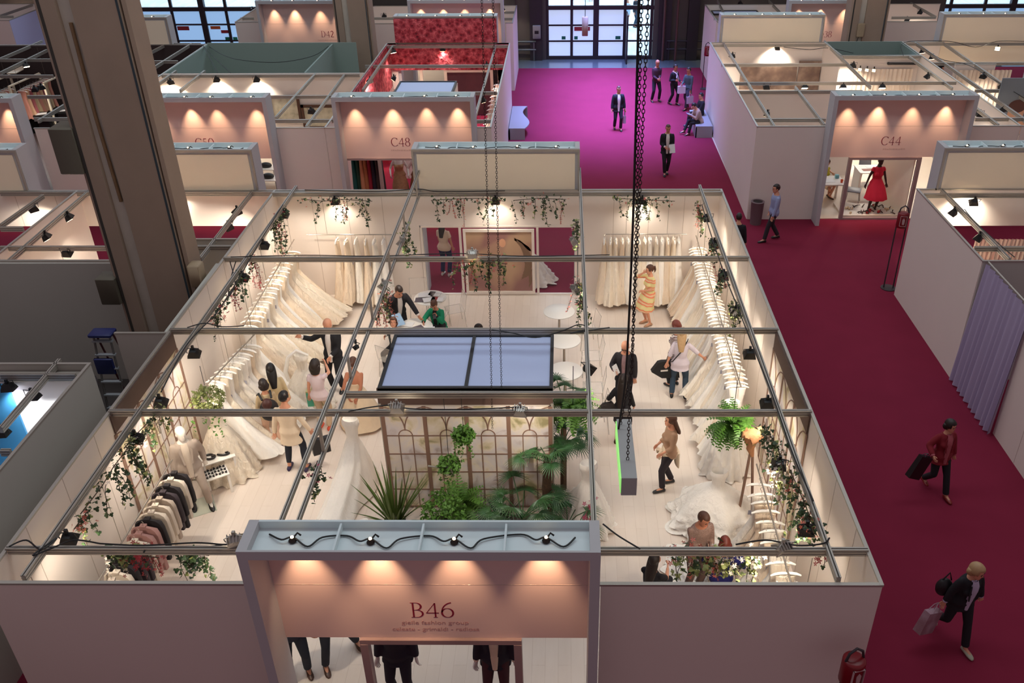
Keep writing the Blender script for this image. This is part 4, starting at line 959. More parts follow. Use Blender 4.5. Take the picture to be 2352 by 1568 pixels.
x, y = G(1505, 233); person('bald man in dark pullover standing with hands folded, far aisle', x, y, 18, 1.80, skin=SKINT, hair='bald', top=fabric('plum_pullover', (64, 34, 46)), pants=DK, shoes=LSH, hl=(.02, -.26, 1.05), hr=(-.06, -.26, 1.0), fl_=(.16, 0, .08), fr=(-.16, .02, .08))
x, y = G(1545, 240); _, j = person('man in black waistcoat with a white scarf and bag', x, y, 40, 1.72, skin=SKINT, top=DK, sleeve=1, pants=DK, shoes=LSH, scarf=fabric('white_scarf', (216, 200, 214)), hl=(.14, -.26, 1.02), hr=(-.12, -.2, 1.1), **STEP(.14))
x, y = G(1577, 250); _, j = person('man in grey green jacket with two bags beside white scarf man', x, y, -45, 1.76, skin=SKINT, top=fabric('grey_green_jacket', (70, 84, 88)), top_len=.15, pants=fabric('grey_trousers', (58, 50, 62)), shoes=LSH, hl=(.2, -.1, .8), hr=(-.1, -.32, 1.06), **STEP(.2))
bag('white carrier bag carried by the man in grey green jacket', wpt(j, 1) + Vector((0, 0, -.05)), .4, (.30, .10, .30), mat('lilac_white_bag', (190, 176, 196), .6), .2)
bag('white box bag with orange top held before the grey green jacket', wpt(j, -1) + Vector((0, -.05, .05)), .1, (.32, .12, .30), mat('white_box_bag', (206, 190, 200), .6), .1)
x, y = G(1770, 552); person('man in pale blue shirt walking left past a waste bin', x, y, -82, 1.78, top=fabric('pale_blue_shirt', (150, 160, 196)), pants=fabric('charcoal_trousers', (44, 38, 44)), shoes=LSH, hair='short', hc='dark', hl=(.2, -.12, .80), hr=(-.22, -.05, .78), **STEP(.24), top_len=0)
x, y = G(1690, 600); person('dark clothed person half hidden behind the right stand wall', x - .15, y - .5, 170, 1.68, top=DK, pants=DK, shoes=LSH)
x, y = G(2140, 1125); _, j = person('woman in red jacket walking with a black folder bag', x, y, 12, 1.66, sex='f', hair='bob', hc='dark', jacket=fabric('red_jacket', (128, 22, 36)), top=fabric('pink_shirt', (176, 90, 100)), pants=DK, shoes=mat('red_shoe', (130, 34, 28), .4), fl_=(.10, -.30, .08), fr=(-.08, .22, .16), hr=(-.30, -.16, 1.02), hl=(.26, -.05, .80), head=(22, 8))
bag('large black flat carrier bag on the arm of red jacket woman', wpt(j, -1) + Vector((-.14, -.05, .10)), .35, (.28, .12, .48), mat('black_gloss_bag', (20, 16, 20), .3), .06, tilt=.45)
x, y = G(2180, 1465); _, j = person('blonde woman in black suit striding with two bags', x, y, 14, 1.76, sex='f', hair='bob', hc='blonde', jacket=DK, top=fabric('lilac_shirt', (190, 182, 206)), pants=DK, shoes=mat('pale_shoe', (170, 170, 150), .5), lean=10, side=-4, fl_=(.06, -.28, .08), fr=(-.14, .35, .22), hr=(-.28, .02, .84), hl=(.30, -.05, .82), head=(25, 8))
bag('pale illustrated carrier bag held by the blonde woman in black suit', wpt(j, -1) + Vector((-.1, -.02, 0)), .5, (.32, .14, .40), fac_mat('figure_print', [(0, (120, 70, 80)), (.45, (150, 112, 122)), (1, (206, 186, 200))], _noise(4), .5), .16, tilt=.35)
t = thing('shoulder_bag', 'black rounded shoulder bag behind the blonde woman in suit', 'bag', (j['R'] @ Vector((-.28, .12, 1.08))))
MB().ell((0, 0, 0), (.13, .09, .17)).build('bag_body', mat('black_soft_leather', (22, 20, 24), .5), t, local=True); MB().tube([(-.05, 0, .15), (.02, -.02, .32), (.08, 0, .15)], .012).build('strap', BLACK, t, local=True)
x, y = G(1025, 632); person('woman in cream blouse and dark blue jeans outside the rear window', x, y, 165, 1.68, sex='f', hair='long', hlen=.3, top=CREAMF, sleeve=.3, pants=fabric('deep_blue_jeans', (22, 30, 84)), shoes=mat('white_shoe', (220, 220, 215), .5), hl=(.2, -.2, .85))
x, y = G(1440, 68); person('person in white top and blue trousers outside the entrance', x, y, -60, 1.8, top=fabric('bluish_white', (190, 210, 235)), pants=JEAN, shoes=LSH, **STEP(.1)); person('darker person standing outside the entrance doors', x + .5, y + .7, 60, 1.8, top=DKJ, pants=JEAN, shoes=LSH)
person('seated person in a red top far outside the entrance', 1.6, 63, 20, 1.7, top=fabric('dusty_red', (140, 60, 80)), pants=DKJ, pz=.5, fl_=(.1, -.4, .08), fr=(-.1, -.4, .08))
# benches and the two sitters
def bench(label, x0, y0, x1, y1, curve=0):
    m_ = mat('bench_board', (150, 150, 152), .5); n = 12; top, bot = [], []
    A = [(x0 + (x1 - x0) * 0, y0 + (y1 - y0) * i / n) for i in range(n + 1)]
    B = [(x1 + curve * sin(pi * 2 * i / n), y0 + (y1 - y0) * i / n) for i in range(n + 1)]
    t = thing('bench', label, 'bench', ((x0 + x1) / 2, (y0 + y1) / 2, 0)); r = A + B[::-1]
    MB().loft([[(a, b, .42) for a, b in r], [(a, b, .46) for a, b in r]]).build('seat', m_, t, smooth=0)
    MB().box(x0, y0, 0, x1, y0 + .05, .42).build('leg', m_, t); MB().box(x0, y1 - .05, 0, x1, y1, .42).build('leg', m_, t); MB().box(x0, y0, 0, x0 + .04, y1, .42).build('side_panel', m_, t)
bench('curved grey bench against the rose stand side wall', -2.17, 34.0, -1.55, 37.0, .16)
bench('pale box bench against the C44 stand wall with two sitters', 5.15, 34.2, 5.80, 36.4)
_, j = person('person in beige jacket seated on bench reading a tablet', 5.35, 34.75, -72, 1.68, hc='black', jacket=fabric('beige_jacket', (168, 140, 120)), open_=False, pants=DK, shoes=BSH, pz=.55, lean=22, fl_=(.10, -.50, .08), fr=(-.08, -.62, .14), hl=(.06, -.42, .80), hr=(-.10, -.42, .80), head=(0, 35))
o = sheet('lit tablet in the hands of the seated person in beige', wpt(j, 1) + Vector((-.08, 0, .05)), radians(-72), .24, .17, mat('tablet_screen', (110, 140, 190), .2, emit=.8), radians(-20), name='tablet', cat='tablet', th=.01)
person('person in black seated upright behind the tablet reader', 5.52, 35.75, -75, 1.72, hc='black', jacket=DK, open_=False, pants=DK, shoes=LSH, pz=.55, fl_=(.10, -.45, .08), fr=(-.1, -.48, .08), hl=(.06, -.30, .75), hr=(-.10, -.30, .75))
# --- inside the bridal stand
FL = .02
def inside(label, u, v, *a, hz=FL, **k):
    p = at(u, v, hz); return person(label, p.x, p.y, *a, z=FL, **k)
_, j = inside('man in black suit bending over the white table', 922, 792, 28, 1.82, hair='short', hc='dark', jacket=DK, top=WH, pants=DK, shoes=LSH, lean=22, hl=(.36, -.42, .86), hr=(-.18, -.34, .96), head=(5, 30))
sheet('pale blue folder held by the man bending over the table', wpt(j, -1) + Vector((.10, -.10, -.02)), .6, .22, .32, mat('blue_folder', (130, 160, 190), .5), radians(35), name='folder', cat='folder')
_, j = inside('woman in green jacket seated at table looking at her phone', 1003, 690, -12, 1.66, sex='f', hair='short', hc='brown', jacket=fabric('emerald_jacket', (10, 130, 92)), top=DK, skirt=DK, shoes=LSH, pz=.52, lean=14, fl_=(.12, -.42, .08), fr=(-.06, -.46, .08), hl=(.08, -.32, .92), hr=(-.20, -.50, .80), head=(0, 38), hz=1.15)
sheet('dark phone in the hand of the woman in green', wpt(j, 1) + Vector((-.03, -.08, .03)), .2, .07, .14, BLACK, radians(30), name='phone', cat='phone', th=.01)
inside('brown haired woman seated below the man bending over the table', 905, 738, -20, 1.64, sex='f', hair='bob', hc='brown', jacket=fabric('grey_blazer', (60, 64, 66)), top=WH, pants=DK, shoes=LSH, pz=.52, fl_=(.12, -.42, .08), fr=(-.10, -.42, .08), head=(25, -25), hz=1.17)
inside('dark haired person sitting behind the third cross beam', 1102, 750, -60, 1.60, hair='short', hc='dark', top=NAVY, pants=DK, shoes=LSH, pz=.50, fl_=(.1, -.4, .08), fr=(-.1, -.4, .08), head=(-20, 25), hz=1.15)
def _wave(nt, tc):
    n = nt.nodes.new('ShaderNodeTexWave'); n.bands_direction = 'Z'; n.inputs['Scale'].default_value = 1.6; n.inputs['Distortion'].default_value = 3; n.inputs['Detail'].default_value = 3; nt.links.new(tc.outputs['Object'], n.inputs['Vector']); return n.outputs['Fac']
def _stripe(nt, tc):
    n = nt.nodes.new('ShaderNodeTexWave'); n.bands_direction = 'Z'; n.wave_profile = 'SIN'; n.inputs['Scale'].default_value = 9; n.inputs['Distortion'].default_value = .3; nt.links.new(tc.outputs['Object'], n.inputs['Vector']); return n.outputs['Fac']
FLORAL = fac_mat('yellow_coral_print', [(0, (226, 206, 150)), (.45, (210, 204, 140)), (.6, (232, 150, 110)), (.8, (222, 100, 76)), (1, (226, 190, 150))], _wave, .8)
_, j = inside('woman in yellow and coral dress talking on phone', 1488, 744, -62, 1.66, sex='f', hair='ponytail', hc='brown', dress=FLORAL, sleeve=.55, skirt_len=.42, shoes=mat('tan_sandal', (170, 130, 100), .5), hr=(-.09, -.15, 1.50), hl=(.05, -.22, 1.06), head=(-10, 10), elbow=(None, (-.8, -.1, -1)), flare=.04)
STRIPE = fac_mat('burgundy_stripes', [(0, (60, 16, 32)), (.45, (70, 20, 38)), (.55, (225, 215, 210)), (1, (225, 215, 210))], _stripe, .8)
inside('auburn haired shopper in striped shirt reaching for gowns', 1556, 748, -172 + 30, 1.66, sex='f', hair='bob', hc='red', top=STRIPE, sleeve=.5, pants=DK, shoes=LSH, hl=(-.22, -.1, 1.0), hr=(-.2, -.5, 1.18), head=(0, 20), hz=1.58)
_, j = inside('blonde woman in white shirt and jeans reaching towards gowns', 1556, 912, 172, 1.74, sex='f', hair='long', hc='blonde', hlen=.28, top=fabric('lilac_white_shirt', (212, 200, 210)), sleeve=.6, top_len=.06, pants=JEAN, shoes=LSH, hr=(-.52, -.12, .96), hl=(.28, .0, .84), fl_=(.13, 0, .08), fr=(-.16, 0, .08), head=(-15, 15))
t = thing('shoulder_bag', 'large black trade fair bag at the blonde woman’s left side'.replace('’s', "'s"), 'bag', wpt(j, 1) - Vector((.0, -.1, .08)), radians(8))
mb = MB(); mb.loft([[(-.34, -.06, -.16), (-.10, -.06, -.34), (.30, -.06, -.36), (.32, .06, -.36), (-.10, .06, -.34), (-.34, .06, -.16)], [(-.20, -.05, .06), (-.12, -.05, .08), (.24, -.05, .06), (.24, .05, .06), (-.12, .05, .08), (-.20, .05, .06)]]); mb.build('bag_body', mat('black_bag_cloth', (20, 18, 20), .7), t, local=True, smooth=0)
MB().box(-.14, -.068, -.16, .02, -.062, -.12).build('printed_logo', WH, t, local=True)
mb = MB(); mb.tube([j['R'] @ p for p in (Vector((-.13, -.16, 1.42)), Vector((-.12, .05, 1.50)), Vector((.0, .165, 1.28)), Vector((.17, .16, 1.02)), Vector((.24, .02, .92)))], .012); o = mb.build('bag_strap', BLACK); tag(o, 'thin dark strap crossing the back of the white shirt', 'strap')
_, j = inside('bald man with glasses and black coat reading a booklet', 1432, 938, -12, 1.76, hair='bald', glasses=True, jacket=fabric('charcoal_coat', (38, 34, 40)), top=fabric('checked_shirt', (150, 120, 124), var=.35), pants=DK, shoes=BSH, hl=(.22, -.05, .80), hr=(-.18, -.26, 1.10), lean=5, head=(-10, 28), top_len=.1)
sheet('white booklet in the hand of the bald man', wpt(j, -1) + Vector((.02, -.05, .06)), .9, .15, .21, PAPER, radians(60), name='booklet', cat='booklet', th=.008)
_, j = inside('woman with very long dark hair and black clothes', 1425, 1018, 160, 1.66, sex='f', hair='long', hc='dark', hlen=.62, top=DK, pants=None, skirt=DK, skirt_len=.45, flare=.0, shoes=BSH, hr=(-.2, -.2, .9), hl=(.18, -.16, 1.18), head=(0, 15))
t = thing('handbag', 'studded black handbag on the arm of long haired woman', 'bag', j['R'] @ Vector((.26, .12, .92)), .3)
MB().loft([[(-.17, -.07, -.16), (.17, -.07, -.16), (.17, .07, -.16), (-.17, .07, -.16)], [(-.19, -.09, -.05), (.19, -.09, -.05), (.19, .09, -.05), (-.19, .09, -.05)], [(-.10, -.03, .12), (.10, -.03, .12), (.10, .03, .12), (-.10, .03, .12)]]).build('bag_body', mat('studded_leather', (40, 32, 32), .35, var=.5, scale=40, bump=.6, bscale=60), t, local=True, smooth=30); MB().tube([(-.07, 0, .11), (0, 0, .32), (.07, 0, .11)], .01).build('handle', BLACK, t, local=True)
_, j = inside('woman in beige jumper with cream cardigan round her waist', 1532, 1117, -78, 1.70, sex='f', hair='long', hc='brown', hlen=.25, top=fabric('beige_jumper', (168, 132, 106)), sleeve=.8, pants=fabric('dark_trousers', (40, 32, 40)), shoes=LSH, hl=(.14, -.20, .95), hr=(-.10, -.22, .98), head=(0, -5), fl_=(.12, -.14, .08), fr=(-.1, .12, .08))
t = thing('cardigan', 'cream cardigan knotted round the waist of the beige jumper', 'cardigan', j['R'] @ Vector((0, 0, .9)), radians(-78))
MB().lathe([(.15, -.14), (.185, -.05), (.175, .03), (.14, .08)], 20, M=Matrix.Scale(.85, 4, (0, 1, 0))).build('wrap', CREAMF, t, local=True); MB().tube([(.0, -.15, .0), (.03, -.20, -.03), (.02, -.20, -.18)], [.04, .035, .02]).build('sleeve', CREAMF, t, local=True); MB().tube([(-.02, -.15, .0), (-.06, -.22, .0), (-.10, -.20, -.10)], [.04, .04, .03]).build('sleeve', CREAMF, t, local=True)
MB().loft([[(.12 * cos(a), .14 + .05 * sin(a), -.05) for a in [i * pi / 5 for i in range(10)]], [(.13 * cos(a), .16 + .03 * sin(a), -.38) for a in [i * pi / 5 for i in range(10)]]]).build('tail', CREAMF, t, local=True)
KNIT = fac_mat('taupe_knit', [(0, (96, 74, 66)), (.5, (146, 116, 104)), (1, (176, 150, 136))], _noise(60, 2), .9)
_, j = inside('short haired man in patterned taupe jumper gesturing', 1608, 1180, 18, 1.78, skin=SKINT, hair='short', hc='brown', top=KNIT, sleeve=.85, top_len=.04, pants=fabric('taupe_trousers', (104, 80, 72)), shoes=BSH, hl=(.10, -.30, 1.05), hr=(.03, -.30, 1.02), lean=8, head=(18, 22), curl=.15, hz=1.66)
_, j = inside('woman with dark red hair and deep blue top seated at front', 1665, 1255, 176, 1.68, sex='f', hair='bob', hc='red', top=fabric('royal_blue_top', (24, 22, 92)), pants=DK, shoes=BSH, pz=.56, fl_=(.12, -.42, .08), fr=(-.1, -.42, .08), hl=(.22, -.32, .84), hr=(-.30, -.20, .86), head=(0, 30), hz=1.2)
inside('woman with long brown hair and black top seated at front', 1500, 1290, 150, 1.68, sex='f', hair='long', hc='dark', hlen=.38, top=DK, sleeve=.4, pants=DK, shoes=LSH, pz=.54, fl_=(.12, -.42, .08), fr=(-.1, -.42, .08), hl=(.1, -.4, .8), hr=(-.1, -.4, .8), head=(10, 20), hz=1.2)
_, j = inside('bald man in black suit holding up an ivory gown', 778, 894, -8, 1.84, hair='bald', jacket=DK, top=WH, pants=DK, shoes=LSH, hr=(-.56, -.16, 1.34), hl=(.06, -.28, .98), head=(-15, 30), elbow=(None, (-.6, .3, -.9)))
inside('curly haired woman in pale tee with a green and cream bag', 722, 840, 172, 1.68, sex='f', hair='curly', hc='dark', top=fabric('pale_pink_tee', (216, 196, 200)), sleeve=.22, pants=fabric('beige_trousers', (200, 176, 150)), shoes=mat('coral_sneaker', (230, 92, 64), .5), hl=(.24, 0, .8), hr=(-.05, -.42, 1.42), hz=1.6)
_, _j = None, None
p = at(722, 872, 1.08); b_ = bag('mint and cream tote bag with a dark emblem', (p.x, p.y - .05, 1.08), .1, (.38, .14, .36), mat('cream_canvas', (206, 200, 150), .7), .22); 
MB().box(-.19, -.075, -.58, -.06, -.071, -.24).build('mint_panel', mat('mint_canvas', (80, 180, 150), .7), b_, local=True, smooth=0); MB().ell((.0, -.078, -.36), (.06, .006, .085)).build('emblem', BLACK, b_, local=True)
x, y = G(832, 985); _, j = person('model in an ivory gown seen from behind, arms clasped', x, y, 178, 1.74, sex='f', hair='bun', hc='brown', skin=SKINT, dress=fabric('ivory_bodice', (232, 210, 180)), sleeve=0, neckline=.24, skirt=None, skirt_len=.85, flare=.14, z=FL, hl=(.12, .20, .92), hr=(-.05, .22, .92), elbow=((.9, .3, -.2), (-.9, .3, -.2)), shoes=None)
inside('woman with long dark hair and cream and black waistcoat', 622, 850, -158, 1.72, sex='f', hair='long', hc='black', hlen=.28, top=fabric('cream_waistcoat', (210, 190, 150)), sleeve=1, pants=CREAMF, shoes=mat('taupe_shoe', (120, 86, 70), .5), hl=(.2, -.15, .85), hz=1.62)
_, j = inside('person with dark hair and black backpack', 606, 888, -150, 1.62, sex='f', hair='bob', hc='dark', top=fabric('beige_shirt', (200, 176, 140)), pants=fabric('pink_beige_trousers', (216, 178, 154)), shoes=mat('taupe_shoe', (120, 86, 70), .5), hl=(.2, -.15, .9), hr=(-.2, -.2, .8), hz=1.5)
t = thing('backpack', 'large black and maroon backpack on the dark haired person', 'backpack', j['R'] @ Vector((.02, .24, 1.14)), radians(-150))
MB().ell((0, 0, -.06), (.19, .13, .25)).build('pack_body', mat('black_nylon', (30, 24, 26), .6), t, local=True); MB().ell((.03, .05, .12), (.10, .10, .12)).build('pack_pocket', mat('maroon_leather', (70, 34, 30), .5), t, local=True)
for k in (-1, 1): MB().tube([(.09 * k, -.06, .16), (.11 * k, -.20, .24), (.12 * k, -.36, .12), (.13 * k, -.30, -.15), (.11 * k, -.08, -.22)], .022).build('strap', BLACK, t, local=True)
_, j = inside('man in long white shirt and rolled jeans seen from behind', 683, 1078, 178, 1.84, hair='short', hc='black', top=CREAMF, top_len=.16, sleeve=1, pants=DKJ, pant_frac=.84, shoes=mat('navy_coral_sneaker', (44, 34, 70), .5), fl_=(.14, .0, .08), fr=(-.18, .02, .08), hl=(.3, -.02, .8), hr=(-.34, -.08, .86), head=(-15, 15))
bag('black briefcase like bag beside the man in white shirt', wpt(j, -1) + Vector((.16, 0, -.1)), .5, (.34, .12, .34), mat('black_case', (30, 26, 28), .4), .1)
inside('man in blue jeans and brown shoes just inside the doorway', 690, 1548, 25, 1.78, top=fabric('dark_blue_shirt', (40, 44, 60)), pants=fabric('ink_jeans', (34, 40, 52)), shoes=BSH, hair='short', fl_=(.12, .0, .08), fr=(-.12, .1, .08))
inside('man in slate trousers and brown shoes mid step by door', 775, 1512, 30, 1.78, top=DK, pants=fabric('slate_trousers', (38, 42, 52)), shoes=BSH, hair='short', fl_=(.34, .10, .10), fr=(-.20, -.10, .08))
# --- dressed mannequins
k = dict(skin=MANQ, hair=None, face_m=False, name='mannequin', cat='mannequin', z=FL)
x, y = G(915, 1665); person('mannequin in buttoned dark plum suit, left one in the doorway', x, 8.55, 0, 1.88, jacket=NAVY, open_=False, pants=NAVY, shoes=LSH, **k)
person('mannequin in dark jacket and cream blouse, right in the doorway', -.98, 8.5, 0, 1.88, jacket=NAVY, top=CREAMF, pants=fabric('maroon_trousers', (70, 34, 40)), shoes=LSH, **k)
x, y = G(462, 1165); _, j = person('white mannequin in pale grey three piece suit and black shoes', x, y, 28, 1.86, jacket=fabric('pale_grey_suit', (168, 152, 140)), top=fabric('silver_waistcoat', (196, 180, 164)), pants=fabric('pale_grey_suit', (168, 152, 140)), shoes=LSH, fl_=(.16, -.06, .08), fr=(-.10, .06, .08), hl=(.25, .12, .85), head=(20, 10), **k)
t = thing('base_plate', 'square glass base under the pale grey suit mannequin', 'base', (x, y, FL)); MB().box(-.25, -.25, 0, .25, .25, .01, Matrix.Rotation(.5, 4, 'Z')).build('glass_plate', mat('green_glass', (196, 200, 184), .1), t, local=True)
# bust on the front
p = atY(1104, 1150, 9.6); t = thing('bust_form', 'white bust form just behind the top of the B46 portal', 'bust', (p.x, 9.9, 0))
q = MB(); head_mesh(q, Matrix.Translation((0, 0, 1.62)), 1, False); q.tube([(0, .01, 1.55), (0, .01, 1.40)], .055); q.loft([[(w_ * cos(a), d_ * sin(a), z_) for a in [2 * pi * i / 20 for i in range(20)]] for z_, w_, d_ in ((.95, .16, .12), (1.1, .15, .11), (1.28, .19, .13), (1.38, .18, .11), (1.45, .08, .07))]); q = remesh(q, .014, 3); q.build('torso_form', MANQ, t, local=True, smooth=60)
MB().lathe([(.16, 0), (.16, .02), (.02, .03), (.02, .95)], 16).build('stand_pole', ALU, t, local=True)
# C48 window mannequins, C44 mannequin and people in the other stands
k['z'] = .02
for (px, lab, c) in ((-5.36, 'white haired display mannequin in champagne gown, C48 window', (190, 150, 110)), (-4.78, 'display mannequin in ruffled bronze gown, C48 window', (150, 104, 72))):
    person(lab, px, 27.55, 10, 1.84, sex='f', hl=(.25, -.15, .95), hr=(-.26, -.22, 1.0), dress=fabric('gown_%d' % c[0], c, var=.3), sleeve=0, neckline=.12, skirt_len=.85, flare=.05, **k)
k['skin'] = SKIN_D
person('black mannequin in a bright coral red dress, C44 window', 9.85, 26.75, 5, 1.84, sex='f', dress=fabric('coral_red_dress', (226, 36, 62)), sleeve=.15, skirt_len=.45, flare=.07, hl=(.30, -.05, .85), hr=(-.32, -.02, .85), **k)
person('seated woman in yellow green top at the white table, C44', 8.62, 28.15, 25, 1.66, z=.02, sex='f', hair='short', hc='brown', top=fabric('lime_top', (176, 164, 40)), sleeve=0, skirt=CREAMF, pz=.52, shoes=BSH, fl_=(.05, -.35, .08), fr=(.1, -.2, .08), head=(0, 30))
person('dark skinned man in black suit behind the rose stand cabin', -5.0, 34.6, 30, 1.80, z=.02, skin=SKINT, hc='black', jacket=DK, top=WH, pants=DK, shoes=LSH)
person('woman in black top at far right beside purple carpet', 16.6, 40.2, -30, 1.70, sex='f', hair='bob', hc='dark', top=DK, sleeve=.2, pants=DK)
x, y = at(1678, 195, 1.0).xy; person('dark haired man in suit at the left wall of C44 stand', x + .25, y + .4, 30, 1.76, z=.02, hc='black', jacket=DK, top=WH, pants=DK); person('person with brown hair facing the man in suit, C44', x + .7, y + .5, -40, 1.70, z=.02, sex='f', hair='bob', hc='brown', top=DK, pants=DK)
person('dark haired person at the front counter of C44, left one', 6.75, 26.9, 180, 1.62, z=.02, hc='brown', hair='short', top=DK, pants=DK); person('red haired person at the front counter of C44, right one', 7.35, 26.9, 180, 1.60, z=.02, sex='f', hair='bob', hc='red', top=DK, pants=DK)
# ============================================================ gowns, rails, suits
def cloth(name, c, rough=.8, bs=.9):
    m = mat(name, c, rough, var=.06, scale=5); nt = m.node_tree; tc = [n for n in nt.nodes if n.type == 'TEX_COORD'][0]
    mp = nt.nodes.new('ShaderNodeMapping'); mp.inputs['Scale'].default_value = (9, 9, .9); n = nt.nodes.new('ShaderNodeTexNoise'); n.inputs['Scale'].default_value = 2.2; n.inputs['Detail'].default_value = 6; n.inputs['Distortion'].default_value = .6
    bp = nt.nodes.new('ShaderNodeBump'); bp.inputs['Strength'].default_value = bs; bp.inputs['Distance'].default_value = .05
    nt.links.new(tc.outputs['Object'], mp.inputs['Vector']); nt.links.new(mp.outputs[0], n.inputs['Vector']); nt.links.new(n.outputs['Fac'], bp.inputs['Height']); nt.links.new(bp.outputs[0], nt.nodes['Principled BSDF'].inputs['Normal']); return m
IV = [cloth('ivory_tulle', (244, 236, 224)), cloth('cream_satin', (240, 226, 206), .6), cloth('white_tulle', (246, 240, 232), .8, .4), cloth('champagne_silk', (234, 214, 190), .6)]
PADW = mat('padded_hanger', (246, 240, 232), .6); TAG = mat('paper_tag', (168, 168, 184), .6); CHROME = mat('steel_rail', (170, 160, 148), .3, .8)
def gown_bm(seed, L=1.6, off=.45, hw=.5, ht=.14, waves=9, top='strap', zt=1.76):
    r = random.Random(seed); n = 72; rings = []; m_ = 22; ph = r.uniform(0, 6); tw = r.uniform(-.25, .25); off *= r.uniform(.7, 1.15); hw *= r.uniform(.75, 1.08); waves += r.randint(-2, 4)
    for i in range(m_ + 1):
        f = i / m_; z = zt - L * f
        if f < .28: g = f / .28; wx = .165 * (1 - g) + .115 * g; wy = .045 + .03 * g; cx = 0; amp = 0
        else: g = (f - .28) / .72; wx = .115 + (hw - .115) * g ** 1.15; wy = .075 + (ht - .075) * g; cx = off * g ** 1.3; amp = .5 * g
        ring = []
        for k in range(n):
            a = 2 * pi * k / n
            rp = 1 + amp * (.20 * sin(a * waves + ph + 1.5 * f) + .12 * sin(a * (waves * 2 + 1) + ph * 2 - f * 3)) * (ht / max(wy, .1)) ** .3
            nz = mnoise.noise(Vector((2.2 * cos(a) + seed, 2.2 * sin(a), f * 2.6))) * .34 * g if f >= .28 else 0
            rp *= 1 + nz * 1.3
            ring.append((cx + wx * cos(a) * (1 + amp * .10 * sin(a * waves + ph) + nz * .5), wy * sin(a) * rp + tw * g * .5 * (wx * cos(a)) if f >= .28 else wy * sin(a), max(z + (.03 * sin(a * 5 + ph) if i == m_ else 0) - .10 * abs(cos(a)) * (f > .9) * 0, .03)))
        rings.append(ring)
    b = MB(); b.loft(rings)
    if top == 'strap':
        for s in (-1, 1): b.tube([(s * .11, 0, zt - .02), (s * .13, .0, zt + .045)], .012, 5)
    return b
def full_gown(seed, h=1.4, R=.6, waves=14, ruff=.05, squash=1, train=0, bust=True):
    r = random.Random(seed); n = 84; m_ = 26; rings = []; ph = r.uniform(0, 6)
    if h > .8: rings.append([(.115 * cos(a), .075 * sin(a), h - .16) for a in [2 * pi * k / n for k in range(n)]])
    for i in range(m_ + 1):
        f = i / m_; z = h * (1 - f)
        if f < .28: g = f / .28; w_ = .145 + .035 * sin(min(g * 2.2, 1) * pi) - .035 * g; d_ = .105 + .03 * sin(min(g * 2.2, 1) * pi) - .02 * g; am = 0; z += .03 * abs(cos(0)) if False else 0
        else: g = (f - .28) / .72; w_ = .11 + (R - .11) * g ** .8; d_ = .085 + (R * squash - .085) * g ** .8; am = g
        rings.append([(w_ * cos(a) * (1 + am * (.10 * sin(waves * a + ph) + ruff * sin(f * 60 + 3 * sin(a * 5)))), d_ * sin(a) * (1 + am * (.10 * sin(waves * a + ph) + ruff * sin(f * 60 + 3 * sin(a * 5)))) + (train * am ** 2 * max(0, sin(a)) if train else 0), max(z, .02) + am * .02 * sin(a * 7)) for a in [2 * pi * k / n for k in range(n)]])
    return MB().loft(rings)
GOWNS, GTAG = [], []
def make_gown(seed, m_, **k):
    o = gown_bm(seed, **k).build('hanging_gown', m_, local=True, smooth=80)
    if seed % 2 == 0:
        z = random.Random(seed).uniform(.9, 1.35); MB().box(-.03 + .1, -.13, z, .03 + .1, -.125, z + .09).build('price_tag', TAG, o, local=True)
    return o
def hanger_obj():
    b = MB(); b.tube([(-.22, 0, -.045), (-.15, 0, -.012), (-.05, 0, .005), (.05, 0, .005), (.15, 0, -.012), (.22, 0, -.045)], [.014, .022, .024, .024, .022, .014], 8)
    o = b.build('padded_hanger', PADW, local=True); MB().tube([(0, 0, .02), (0, 0, .07), (.025, 0, .10), (.03, 0, .125), (0, 0, .15), (-.022, 0, .135)], .004, 5).build('hook', CHROME, o, local=True); return o
def rail(label, a, b, z, drops, zt=3.0, r=.014, wallx=None):
    t = thing('clothes_rail', label, 'clothes rail', (a[0], a[1], z)); MB().tube([(a[0], a[1], z), (b[0], b[1], z)], r).build('rail_tube', CHROME, t)
    for f in drops:
        x, y = a[0] + (b[0] - a[0]) * f, a[1] + (b[1] - a[1]) * f; MB().tube([(x, y, z), (x, y, zt)], .006, 6).build('hanging_rod', CHROME, t)
    return t
_hg = hanger_obj(); _hu = [False]
def rack(n, a, b, z, room, glabel, hlabel, group, seeds, gk, jitter=.02, skip=(), rot=0):
    """n gowns on padded hangers between a and b; room = angle of the room side"""
    prot = [make_gown(s, IV[s % 4], **gk) for s in seeds]; used = [False] * len(prot)
    for i in range(n):
        f = (i + .5) / n; x, y = a[0] + (b[0] - a[0]) * f + rnd.uniform(-jitter, jitter), a[1] + (b[1] - a[1]) * f + rnd.uniform(-jitter, jitter)
        k = rnd.randrange(len(prot)); rz = room + radians(rot) + rnd.uniform(-.09, .09)
        if i not in skip:
            g_ = prot[k] if not used[k] else copy_tree(prot[k]); used[k] = True
            g_.location = (x, y, z - 1.90 + FL - .02); g_.rotation_euler = (0, 0, rz); tag(g_, glabel, 'gown', group)
            sx = rnd.uniform(.86, 1.12); g_.scale = (sx, rnd.uniform(.9, 1.2), rnd.uniform(.97, 1.0))
        h_ = _hg if not _hu[0] else copy_tree(_hg); _hu[0] = True
        h_.location = (x, y, z - .145); h_.rotation_euler = (0, 0, rz + rnd.uniform(-.05, .05)); tag(h_, hlabel, 'hanger', group + ' hangers')
    for p_, u_ in zip(prot, used):
        if not u_:
            for c in list(p_.children): bpy.data.objects.remove(c)
            bpy.data.objects.remove(p_)
ZR = 1.92
rail('thin wall rail on the left wall behind, ending at the far corner', (-6.82, 20.5), (-6.76, 16.2), ZR, (.06, .32, .58, .84))
